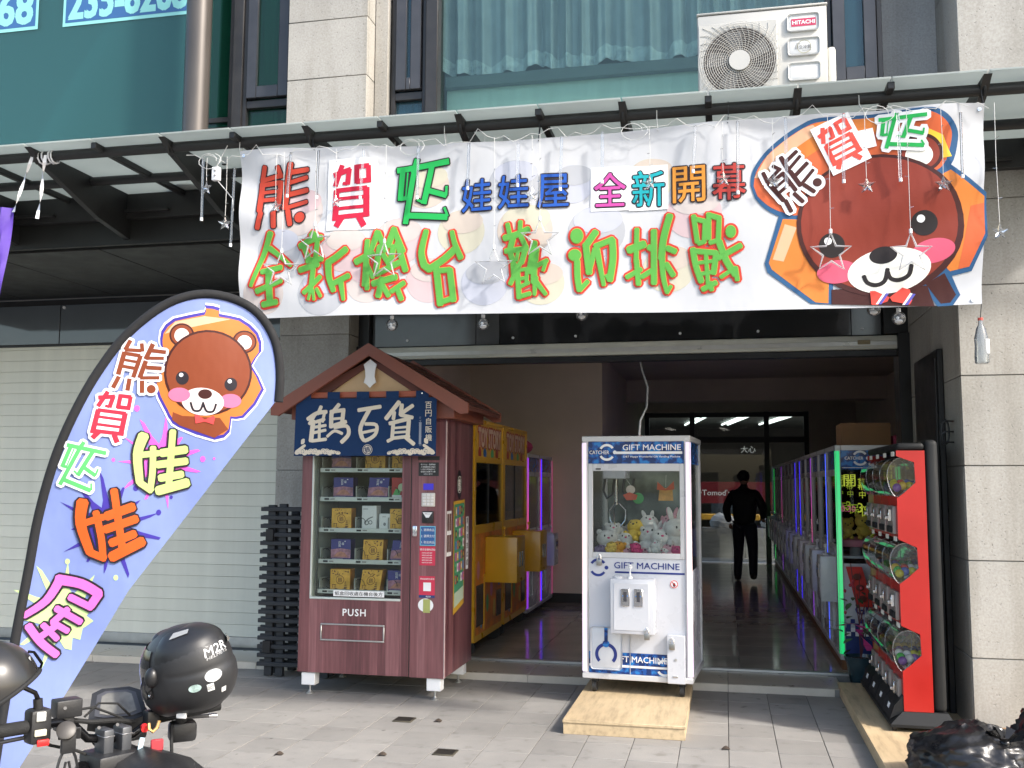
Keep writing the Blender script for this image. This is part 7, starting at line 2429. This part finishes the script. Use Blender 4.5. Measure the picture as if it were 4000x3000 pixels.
kt = MB().box(-.007, .007, -.002, .002, -.055, 0, .001, 1, Matrix.Translation((-1.70, 2.715, .862)) @ Matrix.Rotation(R(40), 4, 'Z') @ Matrix.Rotation(R(10), 4, 'Y')).build('key_tag', P('tag_white_blue', (.45, .6, .7), .4, 0, .5, 60), bk_, True)
MB().box(-.018, .018, -.006, .006, -.02, .014, .003, 1, Matrix.Translation((-1.67, 2.745, .838)) @ Matrix.Rotation(R(40), 4, 'Z')).build('key_fob', P('fob_red', (.35, .03, .04), .5), bk_, True)
# tank, seat, fork, wheels (mostly below the frame)
tk = MB()
h = V3((-.86, .50, 0)).normalized()
s_ = V3((.50, .86, 0)).normalized()
sect = []
for d_, w_, z1, z0 in ((.10, .07, .80, .6), (.02, .13, .835, .55), (-.10, .17, .835, .5), (-.25, .17, .80, .48), (-.42, .13, .74, .5), (-.60, .12, .73, .55), (-.85, .11, .78, .6), (-1.05, .05, .80, .68)):
    c_ = V3((-1.70, 2.72, 0)) + h * d_
    ring = []
    for k in range(10):
        an = math.pi * 2 * k / 10 + math.pi / 10
        ring.append(tk.bm.verts.new(c_ + s_ * (w_ * math.cos(an)) + V3((0, 0, (z1 + z0) / 2 + (z1 - z0) / 2 * math.sin(an)))))
    sect.append(ring)
for A_, B_ in zip(sect, sect[1:]):
    for k in range(10):
        tk.bm.faces.new((A_[k], A_[(k + 1) % 10], B_[(k + 1) % 10], B_[k]))
tk.bm.faces.new(sect[0])
tk.bm.faces.new(sect[-1][::-1])
tk.build('tank_and_seat', mblk, bk_, True, ang=50)
fc = V3((-1.775, 2.69, 0))
for q_ in (-.09, .09):
    MB().cyl(fc + s_ * q_ + V3((0, 0, .80)), fc + s_ * q_ + h * .28 + V3((0, 0, .29)), .022, seg=12).build('fork_leg', mtube, bk_, True)
for cd, nm in ((.28, 'wheel'), (-1.0, 'wheel')):
    wc = fc + h * cd + V3((0, 0, .29))
    ring = [wc + h * (.24 * math.cos(t_)) + V3((0, 0, .24 * math.sin(t_))) for t_ in [i * 2 * math.pi / 32 for i in range(32)]]
    w0 = MB().tube(ring, .052, 10, True).build(nm, P('tyre_rubber', (.015, .015, .015), .8, 0, .2, 20), bk_, True)
    ring2 = [wc + h * (.18 * math.cos(t_)) + V3((0, 0, .18 * math.sin(t_))) for t_ in [i * 2 * math.pi / 32 for i in range(32)]]
    MB().tube(ring2, .022, 8, True).build('rim', mtube, w0, True)
    sp_ = MB()
    for k in range(5):
        an = k * 1.2566
        sp_.cyl(wc, wc + h * (.18 * math.cos(an)) + V3((0, 0, .18 * math.sin(an))), .014, .01, 8)
    sp_.build('spokes', mtube, w0, True)
MB().box(-.16, .16, -.1, .1, .26, .5, .03, 2, Matrix.Translation((fc + h * -.45).to_tuple()) @ Matrix.Rotation(R(150), 4, 'Z')).build('engine', P('engine_grey', (.06, .06, .062), .5, .5), bk_, True)
MB().cyl(fc + h * -.5 + s_ * -.12 + V3((0, 0, .28)), fc + h * -.55 + s_ * -.22 + V3((0, 0, .02)), .01, seg=8).build('side_stand', mtube, bk_, True)

# ================================================================ helmets
hm = P('helmet_matt_black', (.018, .018, .019), .48, 0, .15, 5, .06, 160, coat=.05)
hm2 = P('helmet_vent_black', (.013, .013, .014), .4, 0, .15, 9)


def shell_r(dr, ax=.150, ay=.118, az=.128):
    """radius of the helmet shell in local direction dr (x = face forward)"""
    x, y, z = dr
    r_ = 1 / math.sqrt((x / ax) ** 2 + (y / ay) ** 2 + (z / az) ** 2)
    if z < 0 and x > 0:
        r_ *= 1 + .14 * x * min(1, -z * 2.2)
    th_ = math.atan2(y, x)
    ph_ = math.asin(max(-1, min(1, z)))
    r_ *= 1 + .055 * math.exp(-((ph_ - R(30)) / R(16)) ** 2) * max(0, -x) ** .5 + .03 * math.exp(-((abs(th_) - R(92)) / R(24)) ** 2 - ((ph_ - R(48)) / R(14)) ** 2)
    r_ *= 1 - .018 * math.exp(-((ph_ - R(6) - R(10) * math.cos(th_)) / R(3)) ** 2) * (1 if abs(th_) > R(95) else 0)
    if z < 0:
        r_ *= 1 + .16 * min(1, -z * 1.4)
    return r_


hr = thing('full_face_helmet', 'matt black full face helmet with stickers resting on handlebar', 'helmet', (-1.620, 2.817, 1.056))
HM = Matrix.Rotation(R(168), 4, 'Z') @ Matrix.Rotation(R(12), 4, 'Y') @ Matrix.Rotation(R(-14), 4, 'X')


def hmap(th, ph_, k=1.0):
    dr = V3((math.cos(ph_) * math.cos(th), math.cos(ph_) * math.sin(th), math.sin(ph_)))
    return HM @ (dr * shell_r(dr) * k)


mb = MB()
NU, NV = 96, 60
vs2 = []
for j in range(NV + 1):
    ring = []
    for i in range(NU):
        th = 2 * math.pi * i / NU
        low = R(-58) + R(6) * math.cos(th)
        ring.append(mb.bm.verts.new(hmap(th, low + (R(89.5) - low) * j / NV)))
    vs2.append(ring)
for j in range(NV):
    for i in range(NU):
        th = 2 * math.pi * (i + .5) / NU
        th = th if th < math.pi else th - 2 * math.pi
        lo_, hi_ = R(-58), R(89.5)
        ph_ = lo_ + (hi_ - lo_) * (j + .5) / NV
        if abs(th) < R(62) and R(-16) < ph_ < R(36):
            continue
        mb.bm.faces.new((vs2[j][i], vs2[j][(i + 1) % NU], vs2[j + 1][(i + 1) % NU], vs2[j + 1][i]))
mb.bm.faces.new(vs2[NV])
# inner thickness
rim = []
for i in range(NU):
    th = 2 * math.pi * i / NU
    low = R(-58) + R(6) * math.cos(th)
    rim.append(mb.bm.verts.new(hmap(th, low, .88)))
for i in range(NU):
    mb.bm.faces.new((vs2[0][i], rim[i], rim[(i + 1) % NU], vs2[0][(i + 1) % NU]))
mb.build('shell', hm, hr, ang=60)
inn = MB()
rings = []
for j in range(12):
    rings.append([inn.bm.verts.new(hmap(2 * math.pi * i / 32, R(-60) + R(149) * j / 11, .86)) for i in range(32)])
for A_, B_ in zip(rings, rings[1:]):
    for i in range(32):
        inn.bm.faces.new((A_[i], A_[(i + 1) % 32], B_[(i + 1) % 32], B_[i]))
inn.build('lining', P('helmet_lining', (.02, .019, .018), .9, 0, .3, 40, .6, 150), hr, fix=False)
MB().tube([hmap(2 * math.pi * i / 40, R(-58) + R(6) * math.cos(2 * math.pi * i / 40), .97) for i in range(40)], .008, 8, True).build('rim_trim', P('helmet_rubber', (.012, .012, .012), .8), hr)
MB().grid(24, 10, lambda u, v: hmap(R(-70) + R(140) * u, R(-19) + R(62) * v, 1.03)).build('visor', glass('smoke_visor', (.30, .28, .34), 1.5, .03), hr, fix=False)
for s_ in (-1, 1):
    MB().ell(hmap(s_ * R(74), R(8), 1.01), (.022, .022, .03), 14, 10).build('visor_pivot', hm2, hr)
# raised crown vent and spoiler
for u0, u1, p0, p1, k in ((R(-35), R(35), R(52), R(66), 1.05), (R(80), R(262), R(24), R(72), 1.06)):
    sp_ = MB().grid(16, 6, lambda u, v: hmap(u0 + (u1 - u0) * u, p0 + (p1 - p0) * v, 1.0 + (k - 1) * math.sin(math.pi * min(1, v * 1.0)) ** .7 * math.sin(math.pi * u) ** .4))
    sp_.build('vent_cover', hm2, hr, fix=False)
for th, p0 in ((R(136), R(56)), (R(210), R(20))):
    pts = [hmap(th + R(d1), p0 + R(d2), 1.085) for d1, d2 in ((-22, -4), (14, -6), (22, 0), (-12, 5))]
    MB().face(pts).build('vent_slot', P('vent_chrome', (.42, .41, .38), .25, .5), hr, fix=False)


def hart(part, mat, th0, ph0, pts, faces, k=1.012, sc_=1.0, rot=0.0, mirror=1):
    bm = bmesh.new()
    vv = []
    c_, s2 = math.cos(rot), math.sin(rot)
    for x, y in pts:
        X, Yv = (x * c_ - y * s2) * sc_, (x * s2 + y * c_) * sc_
        vv.append(bm.verts.new(hmap(th0 + X / .125, ph0 + Yv / .135, k)))
    for f in faces:
        try:
            bm.faces.new([vv[i] for i in f])
        except ValueError:
            pass
    me = bpy.data.meshes.new(part)
    bm.to_mesh(me)
    bm.free()
    link(part, me, mat, hr)


def disc(rx, ry, n=20):
    return [(rx * math.cos(2 * math.pi * i / n), ry * math.sin(2 * math.pi * i / n)) for i in range(n)], [tuple(range(n))]


hol = P('holo_sticker', (.55, .58, .62), .2, .4, .4, 40)
TH = R(143)
V_, F_, tw, th_ = text_data('M2R', 0, .2)
hart('lettering', white_p, R(171), R(17), [(x * .038, y * .034) for x, y in V_], F_, 1.012)
V_, F_, tw, th_ = text_data('HELMETS', .0, .2)
hart('lettering', P('sticker_grey', (.4, .4, .4), .5), R(171), R(10), [(x * .016, y * .011) for x, y in V_], F_, 1.012)
hart('sticker', hol, R(158), R(-10), *disc(.022, .016), 1.010)
hart('sticker', P('holo_rim', (.6, .5, .6), .3, .2, .4, 30), R(158), R(-10), *disc(.017, .011), 1.014)
hart('sticker', P('holo_green', (.45, .6, .55), .3, .2, .4, 30), R(134), R(-18), *disc(.017, .011), 1.010)
hart('sticker', P('dot_white', (.62, .62, .6), .5), R(152), R(-22), [(-.009, -.01), (.009, -.01), (.009, .01), (-.009, .01)], [(0, 1, 2, 3)], 1.010)
V_, F_, tw, th_ = text_data('DOT', 0)
hart('lettering', ink, R(152), R(-22), [(x * .0075, y * .014) for x, y in V_], F_, 1.016)
hart('sticker', P('dot_white', (.62, .62, .6), .5), R(168), R(-30), [(-.007, -.007), (.007, -.007), (.007, .007), (-.007, .007)], [(0, 1, 2, 3)], 1.010)
MB().ell(hmap(R(62), R(-16), 1.0), (.006, .006, .006), 8, 6).build('rivet', chrome, hr)
MB().box(-.016, .016, -.004, .004, -.008, .008, .002, 1, Matrix.Translation((.02, -.06, -.135))).build('strap_buckle', white_metal, hr)

h2 = thing('open_face_helmet', 'satin black open face helmet hanging on the left mirror', 'helmet', (-1.955, 2.375, 1.06))
H2 = Matrix.Rotation(R(25), 4, 'Z') @ Matrix.Rotation(R(-32), 4, 'Y') @ Matrix.Rotation(R(8), 4, 'X')
mb = MB()
rg = []
for j in range(20):
    ph_ = R(-14) + R(103.5) * j / 19
    rg.append([mb.bm.verts.new(H2 @ V3((.128 * math.cos(ph_) * math.cos(t_), .112 * math.cos(ph_) * math.sin(t_), .125 * math.sin(ph_)))) for t_ in [i * 2 * math.pi / 48 for i in range(48)]])
for A_, B_ in zip(rg, rg[1:]):
    for i in range(48):
        mb.bm.faces.new((A_[i], A_[(i + 1) % 48], B_[(i + 1) % 48], B_[i]))
mb.bm.faces.new(rg[-1])
mb.build('shell', P('helmet_satin', (.022, .021, .020), .3, 0, .15, 5, coat=.15), h2, ang=60)
MB().tube([H2 @ V3((.126 * math.cos(t_), .110 * math.sin(t_), -.034)) for t_ in [i * 2 * math.pi / 40 for i in range(40)]], .006, 8, True).build('rim_trim', P('helmet_rubber', (.012, .012, .012), .8), h2)
li = MB()
rg = []
for j in range(8):
    ph_ = R(-14) + R(103) * j / 7
    rg.append([li.bm.verts.new(H2 @ (V3((.128 * math.cos(ph_) * math.cos(t_), .112 * math.cos(ph_) * math.sin(t_), .125 * math.sin(ph_))) * .9)) for t_ in [i * 2 * math.pi / 28 for i in range(28)]])
for A_, B_ in zip(rg, rg[1:]):
    for i in range(28):
        li.bm.faces.new((A_[i], A_[(i + 1) % 28], B_[(i + 1) % 28], B_[i]))
li.build('lining', P('helmet_lining', (.02, .019, .018), .9), h2, fix=False)
MB().tube([H2 @ V3((.128, .02, -.03)), H2 @ V3((.140, .01, -.02)), H2 @ V3((.142, 0, .02)), H2 @ V3((.13, 0, .03))], .004, 6).build('goggle_clip', mtube, h2)
MB().box(.124, .127, -.012, .004, .0, .016, .0, 1, H2).build('sticker', P('dot_white', (.62, .62, .6), .5), h2)
